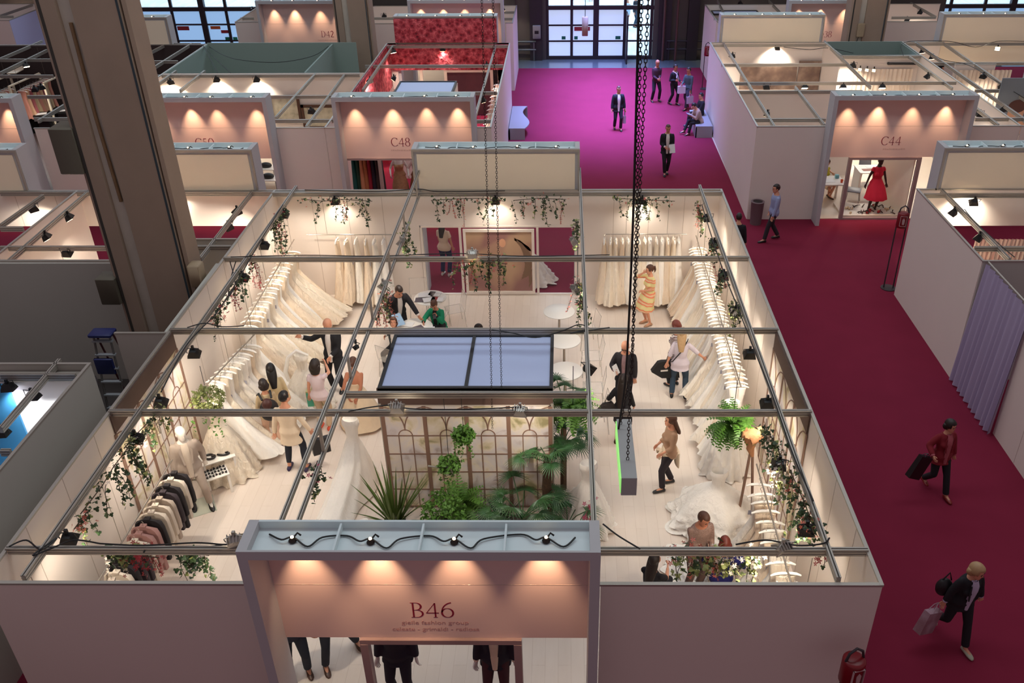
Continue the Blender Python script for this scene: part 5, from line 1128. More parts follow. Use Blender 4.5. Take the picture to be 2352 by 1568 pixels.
rack(18, (-6.82, 20.2), (-6.76, 16.3), ZR, 0, 'ivory wedding gown on the far rail along the left wall', 'white padded hanger on the far left wall rail', 'far left rail', (1, 2, 3, 4, 5), dict(off=.50, hw=.66, ht=.22, waves=7))
rail('thin rail on the left wall above the first row of gowns', (-6.40, 15.95), (-6.76, 14.0), ZR, (.1, .6))
rack(9, (-6.45, 15.7), (-6.74, 14.2), ZR, radians(-8), 'cream wedding gown on the nearer rail along the left wall', 'white padded hanger on the nearer left wall rail', 'near left rail', (6, 7, 8, 9), dict(off=.50, hw=.66, ht=.24, waves=7))
rail('thin rail on the rear wall left of the poster', (-6.57, 20.8), (-4.4, 20.8), ZR, (.24, .74))
rack(6, (-5.95, 20.8), (-4.5, 20.8), ZR, radians(-90), 'ivory gown on the short rear rail left of poster', 'white padded hanger on the short rear rail', 'rear left rail', (10, 11, 12), dict(off=.22, hw=.38, ht=.19, waves=8), jitter=.04)
rail('thin rail on the rear wall right of the poster', (1.05, 20.8), (3.1, 20.8), ZR, (.25, .76))
rack(14, (.95, 20.8), (3.0, 20.8), ZR, radians(-90), 'ivory gown on the rear rail right of poster', 'white padded hanger on the rear right rail', 'rear right rail', (13, 14, 15, 16), dict(off=.22, hw=.40, ht=.20, waves=7), jitter=.02)
rail('long thin rail along the right wall', (3.33, 20.7), (3.31, 13.9), ZR, (.04, .2, .36, .52, .68, .84, .97))
rack(42, (3.33, 20.35), (3.31, 14.05), ZR, pi, 'ivory wedding gown in the long row along the right wall', 'white padded hanger on the long right wall rail', 'long right rail', (17, 18, 19, 20, 21, 22), dict(off=.24, hw=.44, ht=.19, waves=7))
rail('short thin rail on the right wall near the front', (3.18, 11.6), (3.18, 8.2), ZR, (.06, .34, .66, .95))
rack(14, (3.18, 11.35), (3.18, 8.35), ZR, pi, 'ivory wedding gown on the front rail along the right wall', 'white padded hanger on the front right rail', 'front right rail', (23, 24, 25, 26), dict(off=.34, hw=.52, ht=.20, waves=7), skip=(0,))
def single(label, x, y, rz, m_, **k):
    o = full_gown(**k).build('wedding_gown', m_, local=True, smooth=80); o.location = (x, y, FL); o.rotation_euler = (0, 0, rz); return tag(o, label, 'gown')
single('ivory gown with wide hem held up by the bald man', -5.62, 16.0, -.3, IV[0], seed=31, h=1.30, R=.62, squash=.75, train=0)
single('strapless cream gown at the near end of the left rail', -6.65, 13.75, 0, IV[1], seed=32, h=1.62, R=.62, squash=.9)
single('long white gown on the floor left of the window mural', -3.98, 13.35, 2.9, IV[2], seed=33, h=1.55, R=.40, squash=.9, train=1.6, ruff=.03)
single('ivory gown with spreading train left of doorway centre', -4.35, 11.4, 2.4, IV[2], seed=34, h=.35, R=.8, squash=1.3, ruff=.06)
single('strapless white gown at the near end of the long right row', 3.15, 13.75, 0, IV[2], seed=35, h=1.66, R=.50, squash=.8)
single('huge ruffled white gown under the hanging fern', 2.75, 12.35, 0, IV[2], seed=36, h=1.15, R=.85, squash=1.0, ruff=.07, waves=9)
single('low crumpled tulle train in front of the ruffled gown', 2.45, 11.15, .4, IV[2], seed=37, h=.30, R=.75, squash=.9, ruff=.09, waves=8)
single('white gown beside the right end of the window mural', .42, 12.2, .2, IV[2], seed=38, h=1.45, R=.48, squash=1.1, train=.5)
single('white gown train spreading just right of the poster', -1.05, 21.95, 0, IV[2], seed=39, h=1.25, R=.82, squash=.7)
o = MB().tube([(-5.62 + .17, 16.0, 1.30), (-5.66, 15.93, 1.46), (-5.85, 15.9, 1.30), (-5.95, 15.88, .95), (-5.93, 15.9, .72)], [.03, .035, .04, .05, .04], 8).build('veil', IV[2]); tag(o, 'sheer ivory sleeve hanging from the raised gown', 'sleeve')
# suits
SUITC = [mat('suit_black', (30, 24, 28), .8), mat('suit_charcoal', (52, 42, 48), .8), mat('suit_plum', (58, 40, 50), .8), mat('suit_dove', (176, 160, 146), .75), mat('suit_rose', (166, 124, 118), .8), mat('suit_silver', (206, 192, 176), .7), mat('suit_grey', (96, 82, 82), .8)]
def suit_bm(L=.78, th=.045):
    b = MB(); out = [(-.05, .0), (-.13, -.02), (-.205, -.06), (-.235, -.16), (-.25, -.45), (-.245, -.62), (-.20, -.64), (-.20, -L), (.20, -L), (.20, -.64), (.245, -.62), (.25, -.45), (.235, -.16), (.205, -.06), (.13, -.02), (.05, 0)]
    F = lambda s, k: [(x * s, k * th * (1 if z < -.05 else .5), z) for x, z in out]
    b.loft([F(.94, -1), F(1, -.55), F(1, .55), F(.94, 1)]); b.loft([[(-.045, -.035, -.01), (.045, -.035, -.01), (.045, .035, -.01), (-.045, .035, -.01)], [(-.05, -.04, .035), (.05, -.04, .035), (.05, .04, .035), (-.05, .04, .035)]]); return b
rail('light clothes rail with dark suits by the left wall', (-6.83, 12.15), (-6.86, 8.1), 1.56, (.02, .5, .98), zt=3.0)
seq = [0, 5, 0, 1, 3, 5, 5, 0, 4, 4, 5, 1, 1, 0, 5, 3, 0, 0, 4, 5, 0, 3]
names = ['black', 'charcoal', 'plum black', 'dove grey', 'dusty rose', 'silver white', 'mid grey']
for i, c in enumerate(seq):
    y = 11.9 - i * .165; o = suit_bm(.80 + .05 * (i % 3)).build('suit_jacket', SUITC[c], local=True, smooth=50); o.location = (-6.84 + .12, y, 1.46); o.rotation_euler = (0, 0, rnd.uniform(-.12, .12))
    tag(o, '%s suit jacket on the rail by the left wall' % names[c], 'jacket', 'suits on the left rail')
    MB().tube([(0, 0, .0), (0, 0, .06), (.02, 0, .09), (0, 0, .115)], .004, 5).build('hanger_hook', CHROME, o, local=True)
# ============================================================ cabin with window murals
BARC = mat('brown_window_bar', (140, 108, 92), .6); BANDC = mat('brown_wood_band', (92, 70, 62), .7, var=.12, scale=2)
GARD = fac_mat('garden_print', [(0, (110, 102, 76)), (.32, (166, 156, 116)), (.40, (216, 202, 168)), (.47, (234, 222, 208)), (.60, (224, 216, 216)), (.70, (190, 174, 168)), (1, (146, 138, 96))], _noise(2.2, 9, .8), .6)
def mural(label, M, n, pw, h, bars=True):
    """arched glasshouse window print; local x along, z up, front = -y"""
    t = thing('window_mural', label, 'wall mural', M.translation); R3 = M.to_3x3().to_4x4()
    MB().box(0, -.004, 0, n * pw, 0, h, R3).build('garden_picture', GARD, t, local=True, smooth=0)
    y = -.012
    for i in range(n):
        b = MB(); x0 = i * pw; xm = x0 + pw / 2
        for x in ((x0, x0 + pw) if i == n - 1 else (x0,)): b.box(x - .035, y - .004, 0, x + .035, 0, h, R3)
        zs = h * .72
        for z in [zs * q / 4 for q in range(5)]: b.box(x0 + .035, y, z - .011, x0 + pw - .035, 0, z + .011, R3)
        for x in (x0 + pw / 3, x0 + 2 * pw / 3): b.box(x - .009, y - .002, 0, x + .009, 0, zs, R3)
        arc = lambda cx, cz, rx, rz, a0, a1: [R3 @ Vector((cx + rx * cos(radians(a0 + (a1 - a0) * q / 14)), y * .6, cz + rz * sin(radians(a0 + (a1 - a0) * q / 14)))) for q in range(15)]
        b.tube(arc(xm, zs, pw / 6, .13, 0, 180), .010, 5)
        b.tube(arc(x0, zs + .12, pw / 2, h - zs - .14, 0, 90), .012, 5); b.tube(arc(x0 + pw, zs + .12, pw / 2, h - zs - .14, 90, 180), .012, 5)
        b.build('window_bars', BARC, t, local=True, smooth=0)
    return t
CX0, CX1, CYF, CYB = -3.22, -.22, 12.7, 14.48
t = thing('storage_cabin', 'storage cabin with printed window walls and pale blue top', 'cabin', (-1.7, 13.6, 0))
for a in ((CX0, CYF, CX1, CYF + .04), (CX0, CYB - .04, CX1, CYB), (CX0, CYF, CX0 + .04, CYB), (CX1 - .04, CYF, CX1, CYB)): MB().box(a[0], a[1], FL, a[2], a[3], 2.63).build('cabin_wall', WALLW, t)
MB().box(CX0 - .02, CYF - .03, 2.36, CX1 + .02, CYF, 2.70).build('wood_band', BANDC, t)
for x in (CX0 - .02, CX1 - .02): MB().box(x, CYF - .05, FL, x + .05, CYF, 2.4).build('corner_post', ALU, t)
ceiling_panel(CX0 + .06, CYF + .03, CX1 - .04, CYB - .06, 2.70, 'double pale blue ceiling panel on the cabin', mull=-1.70)
mural('arched window mural on the front of the cabin', Mz((CX0 + .03, CYF - .035, .06)), 4, .735, 2.28)
mural('arched window mural on the left wall beside the suit mannequin', Mz((BX0 + .03, 11.5, .05), radians(90)), 3, .88, 2.55)
mural('arched window mural on the right wall beside the fern', Mz((BX1 - .03, 14.15, .05), radians(-90)), 3, .88, 2.55)
for x, l in ((BX0 + .03, 'left'), (BX1 - .05, 'right')):
    o = MB().box(x, 11.5, 2.62, x + .02, 14.14, 2.965).build('wood_band', BANDC); tag(o, 'brown printed band above the mural on the %s wall' % l, 'wall band')
# poster of a bride in the rear window
t = thing('poster', 'large framed picture of a seated bride in the rear window', 'picture', (-1.7, BY1 - .05, 0))
mb = MB()
for a in ((-2.62, .152, -2.55, 1.868), (-.85, .152, -.78, 1.868), (-2.62, .08, -.78, .15), (-2.62, 1.87, -.78, 1.94)): mb.box(a[0], BY1 - .08, a[1], a[2], BY1 - .02, a[3])
mb.build('picture_frame', WALLW, t)
PB = fac_mat('mauve_backdrop', [(0, (110, 72, 78)), (.42, (150, 108, 102)), (.55, (186, 152, 124)), (1, (212, 184, 144))], _noise(.8, 2, .3), .4)
PBG = mat('picture_gown', (236, 214, 180), .5, var=.12, scale=4); PHAIR = mat('picture_hair', (84, 48, 40), .5); PSK = mat('picture_skin', (212, 158, 126), .5); PPALM = mat('picture_palm', (126, 98, 78), .5); PFL = mat('picture_floor', (132, 60, 74), .5)
MB().box(-2.55, BY1 - .05, .15, -.85, BY1 - .045, 1.87).build('picture_sheet', PB, t, smooth=0)
def flat(cx, cz, rx, rz, lay, jag=0, n=28, rot=0):
    y = BY1 - .046 - .002 * lay; p = []
    for i in range(n):
        a = 2 * pi * i / n; r_ = 1 + (jag * (1 if i % 2 else -1)); X, Z = rx * r_ * cos(a), rz * r_ * sin(a); p.append((max(-2.55, min(-.85, cx + X * cos(rot) - Z * sin(rot))), y, max(.15, min(1.87, cz + X * sin(rot) + Z * cos(rot)))))
    return MB().add(p, [tuple(range(n))])
flat(-1.7, .2, .9, .12, .5).build('picture_detail', PFL, t, smooth=0)
flat(-1.45, .52, .62, .40, 1).build('picture_detail', PBG, t, smooth=0); flat(-1.95, .40, .35, .22, 1.2).build('picture_detail', PBG, t, smooth=0)
flat(-1.62, 1.02, .12, .25, 1.5).build('picture_detail', PSK, t, smooth=0); flat(-1.60, .95, .13, .20, 1.8).build('picture_detail', PBG, t, smooth=0)
flat(-1.72, 1.28, .10, .30, 1.4, rot=.3).build('picture_detail', PHAIR, t, smooth=0); flat(-1.56, 1.56, .13, .16, 1.9).build('picture_detail', PHAIR, t, smooth=0); flat(-1.61, 1.55, .085, .12, 2.2).build('picture_detail', PSK, t, smooth=0)
for q in range(9): flat(-1.08 + .02 * q, 1.50 - .10 * q, .05, .30, 2 + .1 * q, .10, 14, .9 - .22 * q).build('picture_detail', PPALM, t, smooth=0)
for q in range(5): flat(-1.0 + .03 * q, .95 - .12 * q, .03, .22, 2 + .1 * q, .10, 14, .5 - .2 * q).build('picture_detail', PPALM, t, smooth=0)
# ============================================================ tables, chairs
WT = mat('white_lacquer', (236, 230, 222), .3); ACR = mat('clear_acrylic', (230, 224, 216), .05, alpha=.16); ACE = mat('acrylic_edge', (206, 198, 186), .2, alpha=.4)
def round_table(label, x, y, r=.38):
    t = thing('round_table', label, 'table', (x, y, FL), group='white round tables'); MB().lathe([(r - .01, .73), (r, .735), (r, .75), (r - .01, .755)], 32).build('tabletop', WT, t, local=True)
    MB().lathe([(.03, .04), (.025, .73)], 12).build('column', CHROME, t, local=True); MB().lathe([(.22, 0), (.22, .012), (.03, .04)], 24).build('foot', CHROME, t, local=True); return t
round_table('white round table nearest the poster on the open floor', -.13, 18.85); round_table('white round table just below the third cross beam', -.01, 17.5); round_table('white round table nearest the palms', .02, 16.2)
round_table('white round table where the man in suit bends', -3.52, 18.1, .42); round_table('white round table stacked with magazines', -3.35, 19.55, .40); round_table('white round table at the front under pink flowers', 1.95, 8.9, .42)
def chair(label, x, y, rz):
    t = thing('clear_chair', label, 'chair', (x, y, FL), rz, 'clear acrylic chairs')
    MB().bevbox(-.22, -.22, .44, .22, .22, .455, .004).build('seat', ACR, t, local=True)
    b = MB(); b.loft([[(-.22, .20, .45), (.22, .20, .45), (.22, .21, .45), (-.22, .21, .45)], [(-.21, .27, .88), (.21, .27, .88), (.21, .28, .88), (-.21, .28, .88)]]); bk_ = b.build('backrest', ACR, t, local=True, smooth=0)
    MB().tube([(-.22, .205, .455), (-.21, .275, .88), (.21, .275, .88), (.22, .205, .455), (.22, -.22, .45), (-.22, -.22, .45), (-.22, .205, .455)], .007, 5).build('edge', ACE, bk_, local=True)
    for sx in (-1, 1):
        for sy in (-1, 1): MB().tube([(sx * .20, sy * .19, .44), (sx * .22, sy * .23, 0)], .012, 6).build('leg', ACE, t, local=True)
for q in (('clear chair behind the magazine table, by the rear wall', -3.75, 20.1, .1), ('clear chair under the woman in green', -3.13, 19.25, radians(-12)), ('clear chair right of magazine table', -2.75, 19.5, -1.2), ('clear chair under the seated brown haired woman', -3.95, 17.2, radians(150)), ('clear chair under the dark haired person by third beam', -2.2, 17.3, 1.4),
          ('clear chair right of the table nearest the poster', .55, 18.5, -1.3), ('clear chair right of the middle round table', .62, 17.3, -1.5), ('clear chair right of the table nearest the palms', .62, 16.0, -1.6), ('clear chair further right, lowest by the palms', .66, 15.1, -1.4),
          ('clear chair left of the man in patterned jumper', 1.35, 10.0, 2.6), ('clear chair with the long haired seated woman', 1.45, 8.75, 2.8), ('clear chair with the blue top woman', 2.45, 8.7, 3.0)): chair(*q)
MAG = [mat('magazine_grey', (92, 84, 92), .4), mat('magazine_white', (224, 222, 222), .4), mat('magazine_dark', (54, 46, 50), .4), mat('magazine_red', (150, 50, 50), .4)]
for i, (x, y, z, a, c, lab) in enumerate([(-3.45, 18.0, .78, .6, 0, 'open grey magazine on the table of the bending man'), (-3.18, 17.95, .78, .2, 1, 'open white magazine under the hand of the woman in green'), (-3.72, 18.2, .78, -.2, 1, 'white magazine at the left edge of the table'),
        (-3.5, 19.62, .80, .1, 1, 'white magazine on top of the stack, left'), (-3.25, 19.68, .80, -.2, 2, 'dark cover magazine on the magazine table'), (-3.35, 19.38, .80, .3, 1, 'pale magazine at the front of the magazine table'), (-3.15, 19.40, .80, -.1, 3, 'magazine with red cover on the magazine table'), (-3.55, 19.4, .78, 0, 0, 'grey magazine bottom left of the stack')]):
    t = thing('magazine', lab, 'magazine', (x, y, z), a); MB().box(-.15, -.11, 0, 0, .11, .012).build('left_page', MAG[c], t, local=True); MB().box(0, -.11, 0, .15, .11, .012).build('right_page', MAG[1 if c else 0], t, local=True)
# small white tables with belts and bow ties
def bench_table(label, c, rz, w_, d_, h):
    t = thing('low_table', label, 'table', c, rz); MB().bevbox(-w_ / 2, -d_ / 2, h - .03, w_ / 2, d_ / 2, h, .005).build('tabletop', WT, t, local=True)
    for sx in (-1, 1):
        for sy in (-1, 1): MB().box(sx * (w_ / 2 - .03) - .022, sy * (d_ / 2 - .03) - .022, 0, sx * (w_ / 2 - .03) + .022, sy * (d_ / 2 - .03) + .022, h - .03).build('leg', WT, t, local=True)
        MB().box(sx * (w_ / 2 - .03) - .015, -d_ / 2 + .03, h * .35, sx * (w_ / 2 - .03) + .015, d_ / 2 - .03, h * .35 + .05).build('stretcher', WT, t, local=True)
    return t
p1_ = at(498, 1048, .62); p2_ = at(492, 1088, .46)
bench_table('white low table with two black belts', (p1_.x, p1_.y, FL), radians(32), .62, .38, .62); bench_table('lower white table covered with black bow ties', (p2_.x, p2_.y, FL), radians(32), .50, .34, .46)
for i, dx in enumerate((-.13, .12)):
    t = thing('belt', ['coiled black belt at the left on the white table', 'coiled black belt with buckle at right on the white table'][i], 'belt', (p1_.x + dx * .85, p1_.y + dx * .5, .62 + FL)); MB().tube([(.10 * cos(a) * (1 + .25 * i), .07 * sin(a), .025) for a in [2 * pi * q / 16 for q in range(17)]], .022, 8).build('strap', LSH, t, local=True); MB().box(.05, -.03, .01, .11, .03, .06).build('buckle', LSH, t, local=True)
for i in range(4):
    for j_ in range(3):
        t = thing('bow_tie', 'black bow tie in the rows on the lower white table', 'bow tie', (p2_.x + (i - 1.5) * .115 * cos(.56) - (j_ - 1) * .10 * sin(.56), p2_.y + (i - 1.5) * .115 * sin(.56) + (j_ - 1) * .10 * cos(.56), .46 + FL), .3, 'bow ties on the lower white table')
        for s_ in (-1, 1): MB().loft([[(s_ * .008, -.008, .008), (s_ * .008, .008, .008), (s_ * .008, .008, .03), (s_ * .008, -.008, .03)], [(s_ * .048, -.022, .004), (s_ * .048, .022, .004), (s_ * .048, .022, .04), (s_ * .048, -.022, .04)]]).build('bow_wing', LSH, t, local=True, smooth=0)
t = thing('framed_picture', 'white framed picture leaning left of the portal', 'picture', (-4.45, 8.25, FL)); MB().box(-4.75, 8.1, .75, -4.2, 8.6, .79).build('mount', WT, t)
MB().box(-4.68, 8.15, .791, -4.27, 8.55, .795).build('print', fac_mat('figures_print', [(0, (60, 40, 36)), (.45, (190, 150, 130)), (1, (226, 216, 206))], _noise(7), .5), t)
# ============================================================ ivy garlands, plants
IVY = [mat('ivy_leaf', (52, 74, 40), .5, var=.35, scale=9), mat('variegated_leaf', (150, 158, 92), .5, var=.3, scale=9)]
VINE = mat('vine_stem', (70, 54, 34), .7); FLW = {'p': mat('coral_pink_petal', (222, 120, 104), .6, var=.15, scale=9), 'w': mat('white_petal', (240, 226, 210), .6), 'r': mat('deep_red_petal', (160, 34, 44), .6), 'm': mat('orchid_magenta_petal', (186, 60, 96), .6)}
def leaf(b, p, s, R):
    pts = [(0, 0), (.45, -.12), (.62, .28), (.36, .42), (.30, .80), (0, 1.05), (-.30, .80), (-.36, .42), (-.62, .28), (-.45, -.12)]
    M = Matrix.Translation(p) @ R; b.add([(0, .35 * s, .12 * s)] + [(x * s, y * s, 0) for x, y in pts], [(0, i + 1, (i + 1) % 10 + 1) for i in range(10)], M)
def rrot(r): return Matrix.Rotation(r.uniform(0, 6.28), 4, 'Z') @ Matrix.Rotation(r.uniform(-1.3, 1.3), 4, 'X') @ Matrix.Rotation(r.uniform(-.8, .8), 4, 'Y')
def petals(b, p, s, r):
    R = rrot(r); M = Matrix.Translation(p) @ R
    for k in range(5): a = 2 * pi * k / 5; b.add([(0, 0, 0), (.5 * s * cos(a - .45), .5 * s * sin(a - .45), .12 * s), (s * cos(a), s * sin(a), .2 * s), (.5 * s * cos(a + .45), .5 * s * sin(a + .45), .12 * s)], [(0, 1, 2, 3)], M)
GN = [0]
def garland(label, pts, drops=5, dl=(.25, .7), fl_c='p', nf=24, dens=1., bushy=.10, lf=.055, seed=None, fdrop=.4, var=.12):
    """pts: world points the main vine follows; tendrils hang from it"""
    GN[0] += 1; r = random.Random(seed or GN[0] * 13); pts = [Vector(p) for p in pts]; t = thing('ivy_garland', label, 'garland', pts[0], group='ivy and flower garlands')
    v = MB(); L = [MB(), MB()]; F = MB()
    v.tube(pts, .008, 5); path = []
    for a, b in zip(pts[:-1], pts[1:]):
        n = max(2, int((b - a).length / .05)); path += [a.lerp(b, i / n) for i in range(n)]
    def leaves(p, k, sp): 
        for _ in range(k): leaf(L[1 if r.random() < var else 0], p + Vector((r.gauss(0, sp), r.gauss(0, sp), r.gauss(0, sp * .8) - .02)), lf * r.uniform(.6, 1.3), rrot(r))
    for p in path: leaves(p, max(1, int(2.2 * dens * r.uniform(.4, 1.6))), bushy * .6)
    for i in range(drops):
        p = r.choice(path) + Vector((r.uniform(-.05, .05), r.uniform(-.05, .05), 0)); ln = r.uniform(*dl); isf = r.random() < fdrop and nf; q = [p]; d = Vector((r.uniform(-.3, .3), r.uniform(-.2, .2), -1))
        for _ in range(max(3, int(ln / .06))): d = (d + Vector((r.uniform(-.25, .25), r.uniform(-.25, .25), -.25))).normalized(); q.append(q[-1] + d * .06)
        v.tube(q, .005, 4)
        for w_ in q[1:]:
            if isf:
                for _ in range(2): petals(F, w_ + Vector((r.gauss(0, .02), r.gauss(0, .02), 0)), r.uniform(.02, .035), r)
            else: leaves(w_, 1 + (r.random() < .6 * dens), .025)
    for _ in range(nf // 2): p = r.choice(path); petals(F, p + Vector((r.gauss(0, bushy * .7), r.gauss(0, bushy * .7), r.gauss(0, bushy * .6) - .04)), r.uniform(.03, .05), r)
    v.build('vine', VINE, t, smooth=0); L[0].build('leaves', IVY[0], t, smooth=0)
    if L[1].v: L[1].build('variegated_leaves', IVY[1], t, smooth=0)
    if F.v: F.build('flowers', FLW[fl_c], t, smooth=0)
    return t
def gp(*uv, z=2.93): return [at(u, v, z) for u, v in uv]
garland('ivy with coral sprays over the six gown rail', gp((692, 457), (740, 462), (790, 458), (855, 462)), 9, (.3, .8), 'p', 24)
garland('ivy with coral sprays above the left half of the poster', gp((990, 460), (1060, 456), (1110, 455), (1160, 462)), 12, (.3, .85), 'p', 26)
garland('ivy with red sprays above the right half of the poster', gp((1180, 460), (1240, 455), (1300, 458)), 11, (.3, .75), 'p', 18)
garland('ivy with pink sprays over the rear right gown rail', gp((1410, 455), (1470, 458), (1550, 462)), 11, (.3, .75), 'p', 22)
garland('ivy at the far end of the left beam', gp((657, 478), (640, 505), (628, 520)), 9, (.4, .9), 'r', 16, 1.4)
garland('ivy just below the fourth cross beam on left beam', gp((585, 592), (572, 610)), 6, (.5, .95), 'r', 10, 1.2)
garland('dense ivy with red blooms on left beam above the gowns', gp((560, 625), (530, 668), (500, 715)), 9, (.2, .6), 'r', 40, 1.5)
garland('ivy cluster just above the third cross beam on left beam', gp((505, 700), (490, 738)), 5, (.2, .5), 'p', 26, 1.2)
garland('long ivy with white blossoms on the left beam over the suit rail', gp((372, 935), (345, 965), (300, 1010), (285, 1030)), 9, (.3, .8), 'w', 50, 1.4, var=.45)
garland('trailing ivy on the left beam over the dark suits', gp((300, 1020), (262, 1070), (235, 1115), (185, 1180)), 10, (.4, 1.0), 'w', 8, 1.1, fdrop=.1)
garland('pale ivy and blossoms at the front floodlight, left beam', gp((200, 1175), (170, 1215)), 4, (.2, .5), 'p', 22, 1.)
garland('ivy at the front left corner under the front beam', gp((245, 1262), (300, 1262), z=2.6), 7, (.2, .5), 'w', 16, 1.6, var=.4, lf=.07)
garland('bouquet of red and pink blooms at the front left', gp((310, 1275), (365, 1280), z=2.5), 6, (.1, .35), 'r', 120, .8, .14, fdrop=.9)
garland('loop of ivy in front left, beside the red bouquet', gp((405, 1272), (440, 1268), (480, 1275), z=2.5), 9, (.25, .6), 'w', 6, 1.1, fdrop=.1, lf=.065)
garland('ivy high on the left lattice beam', gp((935, 515), (925, 550)), 8, (.2, .8), 'w', 4, 1.2, var=.35, fdrop=0)
garland('ivy with coral blooms on the left lattice beam by the bending man', gp((888, 650), (880, 690)), 8, (.2, .9), 'p', 30, 1.3, var=.4)
garland('coral blooms trailing beside the seated brown haired woman', gp((880, 690), (868, 730), z=2.6), 5, (.3, .8), 'p', 30, .5, fdrop=.8)
garland('dense ivy with pink blooms under the fourth cross beam', gp((1042, 605), (1100, 600), (1165, 606)), 12, (.3, .7), 'p', 60, 2.2, .16, var=.35)
garland('ivy high on the right lattice beam', gp((1322, 505), (1325, 555)), 8, (.2, .5), 'w', 6, 1., var=.3, fdrop=.2)
garland('ivy with pink blooms midway on the right lattice beam', gp((1330, 640), (1333, 700)), 9, (.3, .9), 'p', 30, 1.3, var=.3)
garland('small ivy spray low on the left lattice beam', gp((728, 1062), (715, 1120)), 6, (.2, .6), 'm', 18, 1.1)
garland('ivy at the far end of the right beam', gp((1600, 466), (1612, 500)), 8, (.2, .6), 'p', 22, 1.4, var=.3)
garland('ivy by the fourth cross beam on the right beam', gp((1632, 548), (1645, 600)), 6, (.2, .6), 'r', 20, 1.2)
garland('red flowered ivy below the fourth cross beam, right beam', gp((1655, 625), (1668, 660)), 5, (.2, .5), 'r', 26, 1.)
garland('ivy above the third cross beam on the right beam', gp((1680, 690), (1698, 740)), 8, (.1, .5), 'w', 30, 1.6, var=.4)
garland('dark ivy around the hanging wicker basket, right wall', gp((1755, 975), (1775, 1010), (1795, 1050)), 9, (.2, .6), 'w', 24, 1.5)
garland('white and pink blossoms on the right beam by the tan basket', gp((1790, 1040), (1800, 1090)), 5, (.3, .7), 'w', 50, .8, var=.6)
garland('trailing ivy near the front of the right beam', gp((1815, 1080), (1850, 1160), (1868, 1210)), 12, (.3, .8), 'p', 26, 1.3)
garland('ivy clump above the right front corner', gp((1848, 1175), (1870, 1225)), 7, (.1, .4), 'p', 22, 1.8, .13)
garland('coral and white blossoms over the two seated women', gp((1530, 1272), (1580, 1268), (1640, 1268), (1680, 1272), z=2.7), 13, (.25, .55), 'p', 60, 1.0, .12, var=.5, lf=.07)
garland('bright white blossoms beside the blue top woman', gp((1620, 1280), (1685, 1278), z=2.6), 8, (.15, .4), 'w', 110, 1.0, .14, var=.8, lf=.07, fdrop=.2)
garland('pale ivy strand right of the blue top woman', gp((1725, 1270), (1752, 1268), z=2.7), 5, (.4, .8), 'w', 20, 1.0, var=.7, lf=.065, fdrop=.2)
garland('single red bloom sprig at the right front corner', gp((1880, 1272), (1892, 1274), z=2.7), 1, (.1, .15), 'r', 22, .4)
# plants on the floor
GLEAF = [mat('palm_green', (44, 84, 40), .4, var=.2, scale=5), mat('flax_green', (84, 104, 44), .45, var=.25, scale=5), mat('fern_green', (80, 124, 40), .5, var=.25, scale=7)]
def blade(b, base, dirv, L, w_, droop, fold=.3, n=6):
    d = Vector(dirv).normalized(); side = d.cross(Vector((0, 0, 1))); side = side.normalized() if side.length > 1e-3 else Vector((1, 0, 0)); p = Vector(base); rows = []
    for i in range(n + 1):
        f = i / n; ww = w_ * (1 - f ** 2.2) * min(1, .4 + f * 3) + .001; up = side.cross(d).normalized()
        rows.append([p - side * ww + up * ww * fold, p, p + side * ww + up * ww * fold]); p = p + d * (L / n); d = (d + Vector((0, 0, -droop / n))).normalized()
    b.loft(rows, closed=False)
def fan_palm(t, c, n, R, seed, h=.9, mat_=GLEAF[0]):
    r = random.Random(seed)
    for i in range(n):
        a = 2 * pi * i / n + r.uniform(-.3, .3); e = r.uniform(.2, 1.1); d = Vector((cos(a) * cos(e), sin(a) * cos(e), sin(e))); L = r.uniform(.5, .95) * h
        st = Vector(c); tip = st + d * L; b = MB(); b.tube([st, st + d * L * .5 + Vector((0, 0, .05)), tip], .009, 5)
        side = d.cross(Vector((0, 0, 1))).normalized(); up = side.cross(d).normalized(); dd = (d + Vector((0, 0, -.5))).normalized()
        for k in range(22):
            q = radians(-115 + 230 * k / 21); v = dd * cos(q) + side * sin(q); blade(b, tip, v, R * .88 * (1 - .18 * abs(sin(q))) * r.uniform(.85, 1.05), .011, .9, .25, 5)
        b.build('palm_frond', mat_, t, smooth=0)
def P0(u, v): p = at(u, v, FL); return p
t = thing('flax_plant', 'sword leaved flax plant left in front of the mural', 'plant', (-3.05, 12.0, FL)); r = random.Random(5)
for i in range(46):
    a = r.uniform(0, 6.28); e = r.uniform(.75, 1.45); b = MB(); blade(b, (-3.05 + .08 * cos(a), 12.0 + .08 * sin(a), .25), (cos(a) * cos(e), sin(a) * cos(e), sin(e)), r.uniform(.75, 1.25), .028, .25); b.build('sword_leaf', GLEAF[1], t, smooth=0)
MB().lathe([(.16, 0), (.20, .28), (.18, .28)], 20, (-3.05, 12.0, FL)).build('pot', mat('dark_pot', (60, 48, 40), .6), t)
